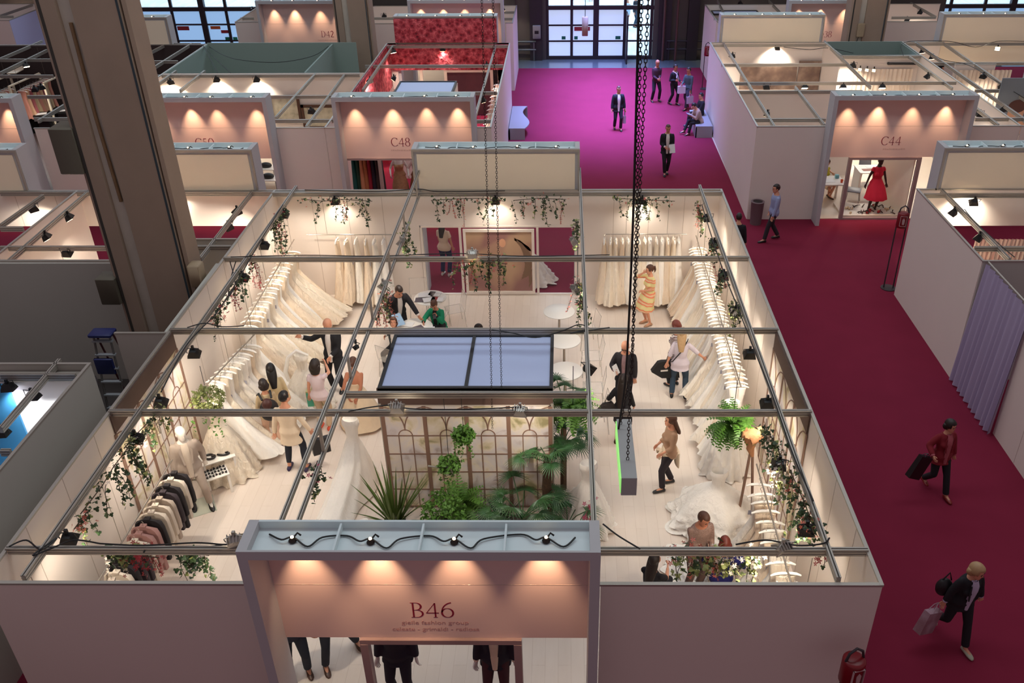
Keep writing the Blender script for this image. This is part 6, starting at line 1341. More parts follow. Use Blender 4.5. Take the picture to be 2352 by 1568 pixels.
def bushy(name, label, c, R, n, m_, seed, lf=.05, fern=False, hang=False, h=None):
    t = thing(name, label, 'plant', c); r = random.Random(seed); b = MB(); C_ = Vector(c)
    for i in range(n):
        if fern:
            a = r.uniform(0, 6.28); e = r.uniform(-.2, 1.3); L = R * r.uniform(.8, 1.25); d = Vector((cos(a) * cos(e), sin(a) * cos(e), sin(e))); p = C_.copy()
            for k in range(10):
                p = p + d * L / 10; d = (d + Vector((0, 0, -.16))).normalized(); side = d.cross(Vector((0, 0, 1))).normalized(); w_ = .07 * sin(pi * (k + 1.5) / 12)
                for s_ in (-1, 1): b.add([p, p + side * s_ * w_ + d * .02, p + side * s_ * w_ * .9 + d * .045, p + d * .03], [(0, 1, 2, 3)])
        else:
            v = Vector((r.gauss(0, 1), r.gauss(0, 1), r.gauss(0, 1))).normalized() * R * r.uniform(.6, 1); v.z = v.z * (h or .8); leaf(b, C_ + v, lf * r.uniform(.7, 1.3), rrot(r))
    b.build('foliage', m_, t, smooth=0); return t
t = bushy('fern_bush', 'bright green leafy bush in the middle before the mural', (-2.15, 11.95, .55), .42, 700, GLEAF[2], 3, .055, h=1.1); MB().lathe([(.14, 0), (.18, .3), (.16, .3)], 18, (-2.15, 11.95, FL)).build('pot', MATS['dark_pot'], t)
t = bushy('fern', 'feathery fern behind the leafy bush', (-1.85, 12.25, .45), .5, 60, GLEAF[2], 4, fern=True); MB().lathe([(.14, 0), (.16, .3), (.14, .3)], 18, (-1.85, 12.25, FL)).build('pot', MATS['dark_pot'], t)
t = thing('fan_palm', 'large glossy fan palm right in front of the mural', 'palm', (-.75, 11.9, FL)); fan_palm(t, (-.75, 11.9, .45), 13, .50, 11, .85); MB().lathe([(.18, 0), (.22, .35), (.2, .35)], 20, (-.75, 11.9, FL)).build('pot', MATS['dark_pot'], t)
t = thing('fan_palm', 'tall palm with shaggy trunk at the right cabin corner', 'palm', (-.30, 12.4, FL)); fan_palm(t, (-.30, 12.35, 1.35), 10, .42, 12, .55); MB().tube([(-.30, 12.38, 0), (-.32, 12.36, .8), (-.30, 12.35, 1.4)], [.10, .085, .07], 10).build('trunk', mat('palm_bark', (84, 62, 44), .9, var=.4, scale=18, bump=.8), t)
t = thing('fan_palm', 'small dark palm low right beside the gown', 'palm', (.05, 11.8, FL)); fan_palm(t, (.05, 11.8, .4), 8, .42, 13, .6)
t = thing('fan_palm', 'palm right behind the cabin, tips over the short beam', 'palm', (.0, 14.3, FL)); fan_palm(t, (-.02, 14.2, 1.3), 12, .45, 14, .55); MB().tube([(-.02, 14.2, FL), (-.02, 14.2, 1.35)], .06).build('trunk', MATS['palm_bark'], t)
t = thing('fan_palm', 'dense dark palm between cabin and right lattice beam', 'palm', (-.02, 13.2, FL)); fan_palm(t, (-.02, 13.2, 1.1), 12, .42, 15, .55); MB().tube([(-.02, 13.2, FL), (-.02, 13.2, 1.15)], .06).build('trunk', MATS['palm_bark'], t)
t = thing('grass_plant', 'dark grassy plant low before the right mural pane', 'plant', (-1.15, 12.15, FL)); r = random.Random(8); b = MB()
for i in range(90): a = r.uniform(0, 6.28); e = r.uniform(.5, 1.4); blade(b, (-1.15, 12.15, FL), (cos(a) * cos(e), sin(a) * cos(e), sin(e)), r.uniform(.4, .75), .010, .5, n=4)
b.build('grass_blades', mat('dark_grass', (44, 62, 34), .5), t, smooth=0)
t = bushy('hanging_fern', 'bright fern hanging right of the cabin', (.15, 13.0, 2.05), .42, 90, GLEAF[2], 16, fern=True); MB().tube([(.15, 13.0, 2.05), (.15, 13.0, 2.95)], .006).build('hanging_wire', CABLE, t)
t = bushy('hanging_fern', 'bright green fern hanging by the right mural and wicker basket', (2.92, 12.55, 2.0), .42, 120, GLEAF[2], 17, fern=True); MB().tube([(2.92, 12.55, 2.0), (2.92, 12.55, 2.95)], .006).build('hanging_wire', CABLE, t)
t = thing('wicker_basket', 'tan fabric wrapped basket beside the hanging fern', 'basket', (3.22, 12.25, 1.95)); q = MB(); q.ell((0, 0, .08), (.20, .17, .12), 24, 14); q.v = [tuple(Vector(p) + Vector((.07, .07, .06)) * mnoise.noise(Vector(p) * 9)) for p in q.v]; q.build('basket_body', mat('tan_wrap', (188, 132, 90), .8, var=.3, bump=.6, bscale=20), t, local=True); MB().tube([(0, -.05, 0), (-.03, -.08, -.15), (.02, -.1, -.30)], [.09, .07, .03]).build('ribbon', MATS['tan_wrap'], t, local=True)
t = thing('wooden_easel', 'dark wooden easel leg under the tan basket', 'easel', (3.3, 12.2, FL))
for dx in (-.15, .15): MB().tube([(3.22, 12.2, 1.95), (3.25 + dx, 12.1, FL)], .025).build('leg', BARC, t)
for (x, y, z, lab, s_) in ((-1.73, 12.25, 2.02, 'ivy ball hanging high in front of the mural centre', .20), (-2.0, 12.1, 1.5, 'ivy spilling from the hanging watering can', .20), (-6.35, 13.0, 2.25, 'round ivy plant hanging above the white suit mannequin', .30)):
    t = bushy('hanging_ivy', lab, (x, y, z), s_, 420, IVY[1] if s_ > .25 else GLEAF[2], int(z * 10), .05, h=.8); MB().tube([(x, y, z + s_), (x, y, 2.95)], .005).build('hanging_wire', CABLE, t)
    b = MB(); r = random.Random(int(z * 7))
    for q in range(9):
        p = Vector((x + r.uniform(-s_, s_), y + r.uniform(-s_, s_), z - s_ * .5))
        for _ in range(r.randint(3, 9)): p = p + Vector((r.uniform(-.03, .03), r.uniform(-.03, .03), -.06)); leaf(b, p, .045, rrot(r))
    b.build('trailing_leaves', GLEAF[2], t, smooth=0)
t = thing('watering_can', 'zinc watering can hanging with ivy before the mural', 'watering can', (-2.0, 12.1, 1.45)); ZN = mat('zinc', (176, 172, 164), .35, .7)
MB().lathe([(.10, -.12), (.10, .08), (.07, .10)], 18).build('can_body', ZN, t, local=True); MB().tube([(-.08, 0, -.06), (-.22, -.03, .02), (-.36, -.05, .06)], [.02, .014, .018]).build('spout', ZN, t, local=True); MB().tube([(.09, 0, -.05), (.17, 0, .0), (.12, 0, .12), (0, 0, .20), (-.06, 0, .11)], .008).build('handle', ZN, t, local=True)
t = thing('orchid', 'pink orchid sprays by the right lattice beam near front', 'flower', (.33, 10.6, FL)); r = random.Random(9)
v = MB(); F = MB(); L_ = MB()
for (dx, dy, zt) in ((-.12, 0, 1.0), (.05, .3, 1.6), (.12, .1, 1.9), (-.02, -.2, 1.3)):
    q = [Vector((.33, 10.6, FL)), Vector((.33 + dx * .3, 10.6 + dy * .5, zt * .6)), Vector((.33 + dx, 10.6 + dy, zt))]; v.tube(q, .006, 5)
    for k in range(16): petals(F, q[1].lerp(q[2], .4 + .6 * r.random()) + Vector((r.gauss(0, .05), r.gauss(0, .05), r.gauss(0, .04))), .045, r)
    for k in range(14): leaf(L_, q[0].lerp(q[1], r.random()) + Vector((r.gauss(0, .05), r.gauss(0, .05), 0)), .08, rrot(r))
v.build('stem', VINE, t); F.build('blossoms', FLW['m'], t, smooth=0); L_.build('leaves', IVY[0], t, smooth=0)
t = thing('jug', 'white enamel jug near the top of the portal', 'jug', (.18, 10.0, 1.5)); MB().ell((.18, 10.0, 1.55), (.11, .09, .08), 16, 10).build('jug_body', WT, t); MB().tube([(.26, 10.0, 1.56), (.34, 10.0, 1.58), (.36, 10, 1.54)], .014).build('spout', WT, t); MB().tube([(.18, 10, 1.45), (.18, 10, FL)], .012).build('stand_pole', ALU, t)
# ============================================================ hall objects
# chains and the hanging box
def chain(label, pts, r=.020, wire=.005, name='chain', m_=None, flatn=5):
    pts = [Vector(p) for p in pts]; b = MB(); i = 0
    for a, c in zip(pts[:-1], pts[1:]):
        L = (c - a).length; n = int(L / (r * 2.1)); d = (c - a).normalized()
        s1 = d.cross(Vector((1, 0, 0))).normalized(); s2 = d.cross(s1)
        for k in range(n):
            o = a.lerp(c, (k + .5) / n); s = s1 if i % 2 else s2; i += 1
            b.tube([o + d * (r * 1.35 * cos(q)) + s * (r * .8 * sin(q)) for q in [2 * pi * j / 9 for j in range(10)]], wire, 4, caps=False)
    return tag(b.build(name, m_ or mat('dark_chain', (46, 34, 32), .5, .5), smooth=60), label, 'chain')
zb = 4.3; A_ = at(1434, 962, zb); B_ = at(1444, 1098, zb); wd = (at(1462, 1098, zb) - at(1426, 1098, zb)).length / 2
t = thing('hanging_light_box', 'long grey metal box with green edge hanging on chains', 'sign box', ((A_.x + B_.x) / 2, (A_.y + B_.y) / 2, zb - .32))
xm = (A_.x + B_.x) / 2; MB().box(xm - wd, B_.y, zb - .27, xm + wd, A_.y, zb).build('box_body', mat('grey_box_metal', (170, 172, 170), .5, var=.06), t, smooth=0)
MB().box(xm - wd - .012, B_.y + .02, zb - .25, xm - wd, A_.y - .02, zb - .02).build('glowing_side', mat('green_glow', (150, 230, 120), .4, emit=.8), t, smooth=0)
ya, yb_ = A_.y - .12, B_.y + .35
def up(u, v, y): return atY(u, v, y)
chain('dark chain to the near end of the hanging grey box', [(xm, yb_, zb), up(1445, 960, yb_ + .05), up(1464, 560, yb_ + .3), up(1490, -20, yb_ + .5)])
chain('dark chain to the far end of the hanging grey box', [(xm - .05, ya, zb), up(1452, 840, ya), up(1464, 420, ya), up(1474, -20, ya)])
o = cable([(xm - .08, ya - .1, zb), up(1438, 850, ya), up(1452, 560, ya), up(1460, 300, ya), up(1468, -20, ya)], .014).build('power_cable', CABLE); tag(o, 'thick black cable running up beside the chains', 'cable')
y_ = 12.4
chain('thin chain hanging in front of the poster, left one', [up(1131, 985, y_), up(1122, 560, y_ + .2), up(1106, -20, y_ + .5)], .018, .0035)
chain('thin chain hanging in front of the poster, right one', [up(1152, 890, y_ + .3), up(1144, 560, y_ + .4), up(1132, -20, y_ + .6)], .018, .0035)
# cables lying on the beams
for lab, pts, zz in (('black cable bundle on the front beam at the left corner', [(20, 1255), (60, 1240), (95, 1262), (130, 1235), (75, 1275), (120, 1258), (170, 1240), (230, 1248)], 3.08), ('black cable along the front beam left of the portal', [(230, 1248), (330, 1252), (450, 1246), (520, 1250), (555, 1238)], 3.07),
        ('black cable hanging below the front beam left', [(330, 1268), (345, 1258), (420, 1262), (515, 1250)], 3.0), ('cable along the third cross beam over the left gowns', [(430, 752), (470, 742), (510, 750), (560, 748)], 3.08), ('cable along the fourth cross beam', [(530, 590), (700, 586), (860, 588), (1050, 582), (1200, 588), (1400, 585)], 3.07),
        ('cable along the rear beam', [(700, 436), (860, 440), (960, 434), (1010, 440), (1160, 438)], 3.08), ('looping cable where the right lattice meets the third beam', [(1130, 757), (1180, 765), (1230, 775), (1290, 760), (1330, 745), (1350, 755), (1310, 765), (1400, 752)], 3.08),
        ('thin cable from the portal to the front beam at right', [(1385, 1203), (1420, 1230), (1470, 1260)], 3.1), ('black cable on the front beam at the right', [(1690, 1250), (1760, 1240), (1830, 1252), (1890, 1248), (1905, 1235)], 3.08),
        ('cable on the second cross beam over the cabin', [(800, 945), (850, 935), (905, 930), (940, 938), (1050, 940), (1190, 935)], 3.08), ('cable running down the right beam', [(1612, 470), (1640, 560), (1668, 640), (1700, 720), (1735, 810), (1775, 910), (1820, 1040), (1868, 1150)], 3.10),
        ('cable running down the left beam', [(650, 470), (600, 550), (548, 640), (500, 715), (430, 790), (370, 900)], 3.10), ('dangling cable loop left of the bridal stand', [(545, 590), (530, 640), (525, 680), (540, 650), (528, 600)], 2.93),
        ('cable swag in the grey store', [(470, 100), (510, 125), (555, 138), (640, 143), (720, 128), (762, 100)], 2.9), ('thin cables crossing into the grey store', [(466, 104), (480, 130), (500, 168)], 3.0), ('second cable slanting in the grey store', [(466, 104), (495, 135), (530, 168)], 3.0),
        ('cable swag across the C44 rear wall', [(1800, 108), (1860, 114), (1900, 110), (1960, 122)], 2.9), ('cable on the beam of the upper right stand', [(2075, 128), (2078, 97), (2180, 95), (2240, 108), (2290, 95), (2352, 95)], 3.08), ('cable along the sloping beam at upper right', [(2108, 100), (2160, 135), (2220, 148), (2270, 175), (2352, 225)], 3.1),
        ('cable on the beam of the curtain stand', [(2215, 480), (2240, 510), (2300, 565), (2330, 590)], 3.1)):
    o = cable([at(u, v, zz) for u, v in pts], .011 if zz > 2.5 else .008).build('power_cable', CABLE); tag(o, lab, 'cable')
# fire extinguisher stands
REDX = mat('extinguisher_red', (122, 16, 26), .35); DST = mat('dark_stand_metal', (52, 44, 48), .5)
def ext(label, x, y, rz=0, h=2.2):
    t = thing('fire_extinguisher_stand', label, 'fire extinguisher', (x, y, 0), rz)
    MB().tube([(-.12, 0, .02), (-.12, 0, h), (-.09, 0, h + .12), (0, 0, h + .19), (.09, 0, h + .12), (.12, 0, h), (.12, 0, .02)], .018).build('hoop_frame', DST, t, local=True)
    MB().lathe([(.20, 0), (.20, .02), (.03, .04)], 20).build('foot_plate', DST, t, local=True)
    cy_ = MB().lathe([(.135, h - .40), (.145, h - .38), (.145, h - .02), (.13, h), (.10, h + .01)], 20).build('red_cylinder', REDX, t, local=True)
    b = MB(); y0 = -.148
    for a in ((-.08, -.33, .08, -.322), (-.08, -.06, .08, -.052), (-.08, -.33, -.072, -.052), (.072, -.33, .08, -.052)): b.box(a[0], y0, h + a[1], a[2], y0 + .03, h + a[3])
    b.loft([[(-.02, y0, h - .28), (.03, y0, h - .28), (.035, y0, h - .15), (.0, y0, h - .10), (-.03, y0, h - .16)], [(-.02, y0 + .03, h - .28), (.03, y0 + .03, h - .28), (.035, y0 + .03, h - .15), (.0, y0 + .03, h - .10), (-.03, y0 + .03, h - .16)]])
    b.build('extinguisher_symbol', mat('pale_symbol', (190, 160, 160), .5), cy_, local=True, smooth=0); return t
ext('red fire extinguisher stand by the front right corner of the bridal stand', 3.60, 7.45, .25); ext('red fire extinguisher stand at the corner of the curtain stand', 8.78, 21.5, -.2); ext('small red extinguisher stand far away beside the D38 stand', 6.45, 41.2, .3, 1.9); ext('fire extinguisher stand before the left entrance window', -15.9, 46.0, .2, 1.6)
# waste bin
t = thing('waste_bin', 'mauve grey waste bin against the C44 front wall', 'waste bin', (5.98, 25.85, 0)); MB().lathe([(.17, 0), (.20, .72), (.21, .74), (.15, .75), (.13, .60)], 24).build('bin_body', mat('bin_grey', (112, 92, 96), .5), t, local=True)
MB().lathe([(.125, .735), (.02, .736)], 20).build('bin_opening', BLACK, t, local=True)
# curtain of the right stand
def curtain(label, x, y0, y1, m_, n=170, z1=2.95, amp=.06, waves=13, sgn=1, flare=.10, along='y', name='curtain'):
    rows = []
    for i in range(9):
        f = i / 8; z = z1 * (1 - f) + .04 * f
        rows.append([((x - sgn * (amp * (.35 + .65 * f) * sin(k / n * waves * 2 * pi + .8 * sin(k / n * 21)) + flare * f), y0 + (y1 - y0) * k / n, z) if along == 'y' else (y0 + (y1 - y0) * k / n, x - sgn * (amp * (.35 + .65 * f) * sin(k / n * waves * 2 * pi + .8 * sin(k / n * 21)) + flare * f), z)) for k in range(n + 1)])
    b = MB(); b.loft(rows, closed=False); b.loft([[(p[0] + (.01 * sgn if along == 'y' else 0), p[1] + (0 if along == 'y' else .01 * sgn), p[2]) for p in r_] for r_ in rows], closed=False)
    return tag(b.build(name, m_, smooth=80), label, 'curtain')
curtain('long pale lilac curtain on the right stand facing the aisle', 8.90, 17.0, 14.9, mat('lilac_curtain', (176, 166, 196), .85), waves=10)
curtain('pale pleated curtain on the rear wall of the C44 stand', 34.8, 11.1, 13.4, mat('cream_curtain', (226, 208, 190), .8), along='x', waves=14, z1=2.5, flare=.02)
curtain('narrow pale curtain behind the rear right cabin wall, right edge', 33.4, 14.5, 16.5, mat('cream_curtain', (226, 208, 190), .8), along='x', waves=12, z1=2.8, flare=.02)
curtain('row of pink and cream garments on the rear wall, right edge stand', 20.5, 10.3, 13.5, fac_mat('pink_garment_row', [(0, (150, 90, 90)), (.4, (206, 160, 150)), (.6, (226, 200, 184)), (1, (190, 130, 130))], _noise(3, 3, 0, (9, 1, .2)), .8), along='x', waves=30, z1=1.9, amp=.05, flare=.02, name='garment_row')
# ladder
t = thing('step_ladder', 'aluminium step ladder with blue top beside the near column', 'ladder', (-9.0, 14.9, 0)); BLUP = mat('blue_plastic', (28, 38, 96), .5); ALD = mat('dull_aluminium', (120, 118, 116), .4, .6)
for s_ in (-1, 1):
    MB().tube([(-9.05 + s_ * .22, 14.55, 0), (-9.15 + s_ * .16, 15.05, 2.35)], .022).build('front_rail', ALD, t); MB().tube([(-9.05 + s_ * .26, 15.7, 0), (-9.15 + s_ * .17, 15.15, 2.35)], .02).build('rear_rail', mat('dark_red_metal', (84, 40, 44), .5), t)
for i in range(8): z = .28 * (i + 1); q = z / 2.35; MB().box(-9.05 - .1 * q - .2, 14.55 + .5 * q - .04, z - .015, -9.05 - .1 * q + .2, 14.55 + .5 * q + .04, z + .015).build('step', mat('pale_step', (150, 156, 160), .4), t)
MB().bevbox(-9.38, 14.95, 2.34, -8.92, 15.25, 2.42, .02).build('top_cap', BLUP, t); MB().bevbox(-9.36, 14.86, 1.55, -8.98, 14.92, 1.92, .02).build('blue_plate', BLUP, t)
# bags and boxes in the service gap
t = thing('plastic_sack', 'large crumpled grey plastic sack on the storage heap', 'sack', (-10.3, 14.4, 0)); b = MB(); b.ell((-10.5, 14.6, 1.15), (.95, .42, .42), 28, 16); b.ell((-9.9, 14.75, 1.3), (.5, .38, .42), 20, 12); b.v = [tuple(Vector(p) * 1 + Vector((.06, .06, .07)) * mnoise.noise(Vector(p) * 3.5)) for p in b.v]; b.build('sack', mat('grey_plastic_sheet', (120, 116, 120), .35), t)
t = thing('clear_wrap', 'crumpled clear wrap at the left edge', 'plastic wrap', (-12.4, 14.6, 0)); b = MB(); b.ell((-12.3, 14.7, 1.0), (.7, .4, .4), 24, 14); b.v = [tuple(Vector(p) + Vector((.12, .12, .16)) * mnoise.noise(Vector(p) * 6)) for p in b.v]; b.build('wrap', mat('clear_wrap_film', (96, 92, 90), .12), t, smooth=0)
CARD = mat('brown_cardboard', (112, 80, 46), .8); CARDD = mat('dark_cardboard', (58, 40, 32), .8)
for i, (x, y, z, s_, c, lab) in enumerate([(-8.95, 13.65, 0, .5, CARDD, 'dark box at the bottom of the service gap'), (-8.75, 13.6, .5, .42, CARD, 'brown cardboard box on the dark box'), (-9.3, 14.0, 0, .6, CARDD, 'second dark box beside the ladder foot'), (-10.4, 14.5, 0, .7, CARDD, 'dark crate under the plastic sack'), (-12.2, 14.6, 0, .6, CARDD, 'dark crate under the clear wrap')]):
    t = thing('storage_box', lab, 'box', (x, y, z), .3 * i); MB().bevbox(-s_ / 2, -s_ / 2, 0, s_ / 2, s_ / 2, s_ * .95, .01).build('carton', c, t, local=True, smooth=0); MB().box(-s_ / 2, -.03, s_ * .95, s_ / 2, .03, s_ * .955).build('tape', mat('tape', (130, 104, 70), .4), t, local=True)
# ------------------------------------------------ things inside the other stands
def dresses(n, a, b, z, room, cols, label, group, L=1.1, hw=.25, ht=.08, off=.05, name='dress', hl=None):
    rail('thin rail with ' + group, a, b, z + .08, (.05, .95))
    for i in range(n):
        f = (i + .5) / n; x, y = a[0] + (b[0] - a[0]) * f, a[1] + (b[1] - a[1]) * f; c = cols[i % len(cols)]
        o = gown_bm(50 + i, L=L, off=off, hw=hw, ht=ht, waves=6, zt=z).build(name, c, local=True, smooth=70); o.location = (x, y, 0); o.rotation_euler = (0, 0, room + rnd.uniform(-.1, .1)); tag(o, label, name.replace('_', ' '), group)
        h_ = copy_tree(_hg); h_.location = (x, y, z - .0); h_.rotation_euler = (0, 0, room); tag(h_, 'white hanger in ' + (hl or group), 'hanger', group + ' hangers')
PINKG = [mat('blush_garment', (206, 140, 122), .8), mat('peach_garment', (214, 170, 136), .8), mat('rose_garment', (176, 96, 100), .8), mat('sand_garment', (206, 178, 140), .8)]
dresses(9, (-21.3, 34.7), (-21.2, 36.7), 1.75, pi, PINKG, 'blush or sand coloured garment on the framed rail, dark stand', 'blush garments in the dark stand', hw=.24)
dresses(6, (-22.4, 34.4), (-22.3, 35.8), 1.6, pi, PINKG, 'blush garment on the lower left rail, dark stand', 'blush garments on the left frame', hw=.24)
for i, (x, y) in enumerate(((-21.6, 34.5), (-22.7, 34.3), (-20.5, 35.0))):
    t = thing('mirror_frame', ['cream wooden garment frame around the blush garments', 'cream garment frame further left in the dark stand', 'tall cream mirror frame beside the column'][i], 'garment frame', (x, y, 0)); W_ = .9
    for dx in (0, W_): MB().box(x + dx * .2, y + dx * 2.2, 0, x + dx * .2 + .07, y + dx * 2.2 + .07, 2.0).build('post', CREAM, t)
    MB().tube([(x + .03, y + .03, 2.0), (x + .03 + W_ * .2, y + .03 + W_ * 2.2, 2.0)], .04).build('top_bar', CREAM, t)
t = thing('light_sign', 'sloping cream sign board with thin script, dark stand', 'sign', (-17.5, 32, 2)); b = MB(); pA, pB, pC, pD = at(15, 168, 2.2), at(52, 150, 2.2), at(54, 158, 2.2), at(35, 168, 2.2)
b.loft([[tuple(q) for q in (pA, pB, pC, pD)], [tuple(q - Vector((0, 0, .03))) for q in (pA, pB, pC, pD)]]); b.build('board', CREAM, t, smooth=0)
for i, (u, v, w_, lab) in enumerate([(95, 262, .9, 'black display table front left in the dark stand'), (138, 255, .8, 'black display table with white paper beside the column')]):
    p = at(u, v, .75); t = thing('display_table', lab, 'table', (p.x, p.y, 0)); MB().box(-w_ / 2, -.3, .72, w_ / 2, .3, .76).build('tabletop', BLACK, t, local=True)
    for sx in (-1, 1): MB().box(sx * w_ / 2 - .03, -.3, 0, sx * w_ / 2 + .03, .3, .72).build('side_panel', BLACK, t, local=True)
    sheet('white paper lying on the %s black display table' % ('left' if i == 0 else 'right'), (p.x, p.y, .765), .4, .4, .28, PAPER)
PKW = [mat('pale_pink_gown', (232, 190, 176), .8), mat('white_gown', (236, 222, 208), .8), mat('shell_gown', (240, 206, 190), .8)]
dresses(16, (-2.62, 35.8), (-2.62, 26.9), 1.75, pi, PKW, 'pale pink or white gown in the right rail of the rose stand', 'pale gowns along the right wall of the rose stand', L=1.5, hw=.28, ht=.2)
dresses(9, (-6.6, 34.6), (-6.6, 31.2), 1.75, 0, PKW, 'white gown in the left rail of the rose stand', 'white gowns along the left wall of the rose stand', L=1.5, hw=.32, ht=.16, off=.1)
EVE = [mat('teal_gown', (12, 84, 76), .6), mat('bottle_green_gown', (14, 60, 40), .6), mat('peach_gown', (206, 140, 100), .6), mat('ginger_gown', (176, 110, 66), .6), mat('crimson_gown', (150, 20, 44), .6), mat('midnight_gown', (26, 20, 38), .6), mat('brown_black_gown', (52, 34, 32), .6), mat('black_green_gown', (16, 34, 30), .6)]
EN = ['teal', 'bottle green', 'peach', 'ginger', 'crimson', 'midnight blue', 'brown black', 'black green']
rail('short rail of evening gowns in the C48 window', (-6.6, 26.75), (-5.75, 26.75), 1.95, (.1, .9))
for i in range(8):
    o = gown_bm(80 + i, L=1.85, off=0, hw=.20, ht=.12, waves=5, zt=1.92).build('evening_gown', EVE[i], local=True, smooth=70); o.location = (-6.62 + i * .122, 26.75, .02); o.rotation_euler = (0, 0, radians(90)); tag(o, '%s evening gown hanging in the C48 window' % EN[i], 'gown')
b = MB(); b.box(-5.72, CY0 - .065, 0, -5.62, CY0 + .045, 1.978); b.box(-6.65, CY0 - .06, 1.98, -2.75, CY0 + .04, 2.038); b.build('door_frame', DP, c48)
# C44
t = thing('white_table', 'white table with papers left inside the C44 stand', 'table', (8.55, 27.55, .02)); MB().box(-.6, -.4, .72, .5, .4, .75).build('tabletop', WT, t, local=True)
for sx in (-.55, .45):
    for sy in (-.35, .35): MB().box(sx - .03, sy - .03, 0, sx + .03, sy + .03, .72).build('leg', WT, t, local=True)
sheet('white papers on the white table in the C44 stand', (8.5, 27.5, .775), .2, .5, .3, PAPER)
t = thing('cup', 'small orange cup on the white C44 table', 'cup', (8.95, 27.35, .77)); MB().lathe([(.035, 0), (.045, .10), (.04, .10), (.03, .01)], 14).build('cup_body', mat('orange_cup', (220, 84, 36), .4), t, local=True)
t = thing('tissue_box', 'pale blue box on the white C44 table', 'box', (8.9, 27.75, .77)); MB().bevbox(-.06, -.06, 0, .06, .06, .12, .01).build('carton', mat('aqua_box', (130, 190, 196), .5), t, local=True)
t = thing('display_table', 'white table with papers behind the coral red dress', 'table', (10.3, 28.6, .02)); MB().box(-.5, -.4, .72, .5, .4, .75).build('tabletop', WT, t, local=True)
for sx in (-.45, .45): MB().box(sx - .03, -.35, 0, sx + .03, .35, .72).build('side_panel', WT, t, local=True)
sheet('red folder on the table behind the coral dress', (10.15, 28.5, .775), .1, .4, .2, mat('brick_folder', (150, 60, 40), .6), name='folder', cat='folder'); sheet('white papers on the table behind the coral dress', (10.4, 28.8, .775), .1, .5, .2, PAPER)
def shell_chair(label, x, y, rz):
    c = mat('grey_chair_shell', (120, 118, 124), .45); t = thing('grey_chair', label, 'chair', (x, y, .02), rz); MB().bevbox(-.22, -.22, .42, .22, .22, .46, .015).build('seat', c, t, local=True); MB().loft([[(-.21, .20, .45), (.21, .20, .45), (.21, .23, .45), (-.21, .23, .45)], [(-.20, .30, .85), (.20, .30, .85), (.20, .33, .85), (-.20, .33, .85)]]).build('backrest', c, t, local=True)
    for sx in (-1, 1):
        for sy in (-1, 1): MB().tube([(sx * .17, sy * .17, .42), (sx * .22, sy * .22, 0)], .012).build('leg', ALU, t, local=True)
shell_chair('grey shell chair left of the coral dress mannequin', 9.45, 27.5, 1.2); shell_chair('grey shell chair behind the table of the coral dress', 10.4, 29.4, 0)
shell_chair('chair under the seated woman in lime top', 8.66, 28.3, radians(30))
t = thing('display_window_side', 'cream return wall right of the coral dress window', 'panel', (10.7, 27, 0)); MB().loft([[(10.72, 26.3, .05), (10.76, 26.3, .05), (10.2, 27.7, .05), (10.16, 27.7, .05)], [(10.72, 26.3, 2.0), (10.76, 26.3, 2.0), (10.2, 27.7, 2.0), (10.16, 27.7, 2.0)]]).build('return_panel', CREAM, t, smooth=0)
t = thing('window_platform', 'low pale platform under the coral dress mannequin', 'platform', (9.8, 26.7, 0)); MB().box(8.78, 26.25, .02, 10.72, 27.3, .10).build('board', PALEF, t)
r = random.Random(4); cols = [mat('driftwood_a', (70, 46, 34), .8), mat('driftwood_b', (170, 130, 90), .8), mat('petal_red', (160, 30, 30), .7), mat('shell_cream', (220, 190, 150), .7)]
for i in range(46):
    x, y = r.uniform(8.95, 10.6), r.uniform(26.3, 27.0); a = r.uniform(0, 3.14); c = r.choice([0, 0, 0, 1, 3, 3, 2]); L = r.uniform(.08, .28) if c < 2 else .05
    o = MB().tube([(0, 0, 0), (L * cos(a) * .5, L * sin(a) * .5, .03), (L * cos(a), L * sin(a), r.uniform(0, .05))], [.016, .018, .008] if c < 2 else [.03, .04, .03], 6).build('driftwood' if c < 2 else 'shell', cols[c], local=True); o.location = (x, y, .12); tag(o, ('stick of driftwood' if c < 2 else 'shell or pod') + ' strewn on the platform below the coral dress', 'driftwood' if c < 2 else 'shell', 'driftwood and shells in the C44 window')
for i, (u, v, z, w_, h_, lab) in enumerate([(1765, 178, 0.9, 2.3, 1.0, 'wide dark mirror on the rear left wall of C44'), (1858, 175, 1.2, .9, 1.2, 'grey picture panel right of the wide mirror, C44')]):
    p = atY(u, v, 36.9); t = thing('wall_mirror', lab, 'mirror', (p.x, 37.0, p.z - h_ / 2)); MB().box(p.x - w_ / 2, 36.95, p.z - h_ / 2, p.x + w_ / 2, 37.0, p.z + h_ / 2).build('mirror_pane', fac_mat('dim_reflection', [(0, (60, 44, 40)), (.5, (120, 96, 84)), (1, (196, 170, 150))], _noise(2.4), .3), t); MB().box(p.x - w_ / 2 - .06, 36.96, p.z - h_ / 2 - .06, p.x + w_ / 2 + .06, 37.02, p.z - h_ / 2).build('ledge', WALLW, t)
for i in range(5):
    x = 6.3 + i * .9; t = thing('champagne_bottle', 'small bottle or figure on the C44 counter', 'bottle', (x, 31.4, .9), group='bottles on the C44 counter'); MB().lathe([(.04, 0), (.04, .16), (.015, .24), (.015, .30)], 12).build('bottle_body', mat('amber', (176, 110, 50), .3), t, local=True)
t = thing('counter', 'long low white counter behind the C44 cross beam', 'counter', (8.1, 31.4, .02)); MB().box(6.0, 31.1, .02, 10.2, 31.7, .90).build('counter_body', WT, t)
t = thing('dark_counter', 'dark counter top inside the C44 front room', 'counter', (6.7, 28.2, .02)); MB().box(6.1, 28.0, .02, 7.3, 28.5, 1.0).build('counter_body', mat('espresso', (44, 32, 28), .5), t)
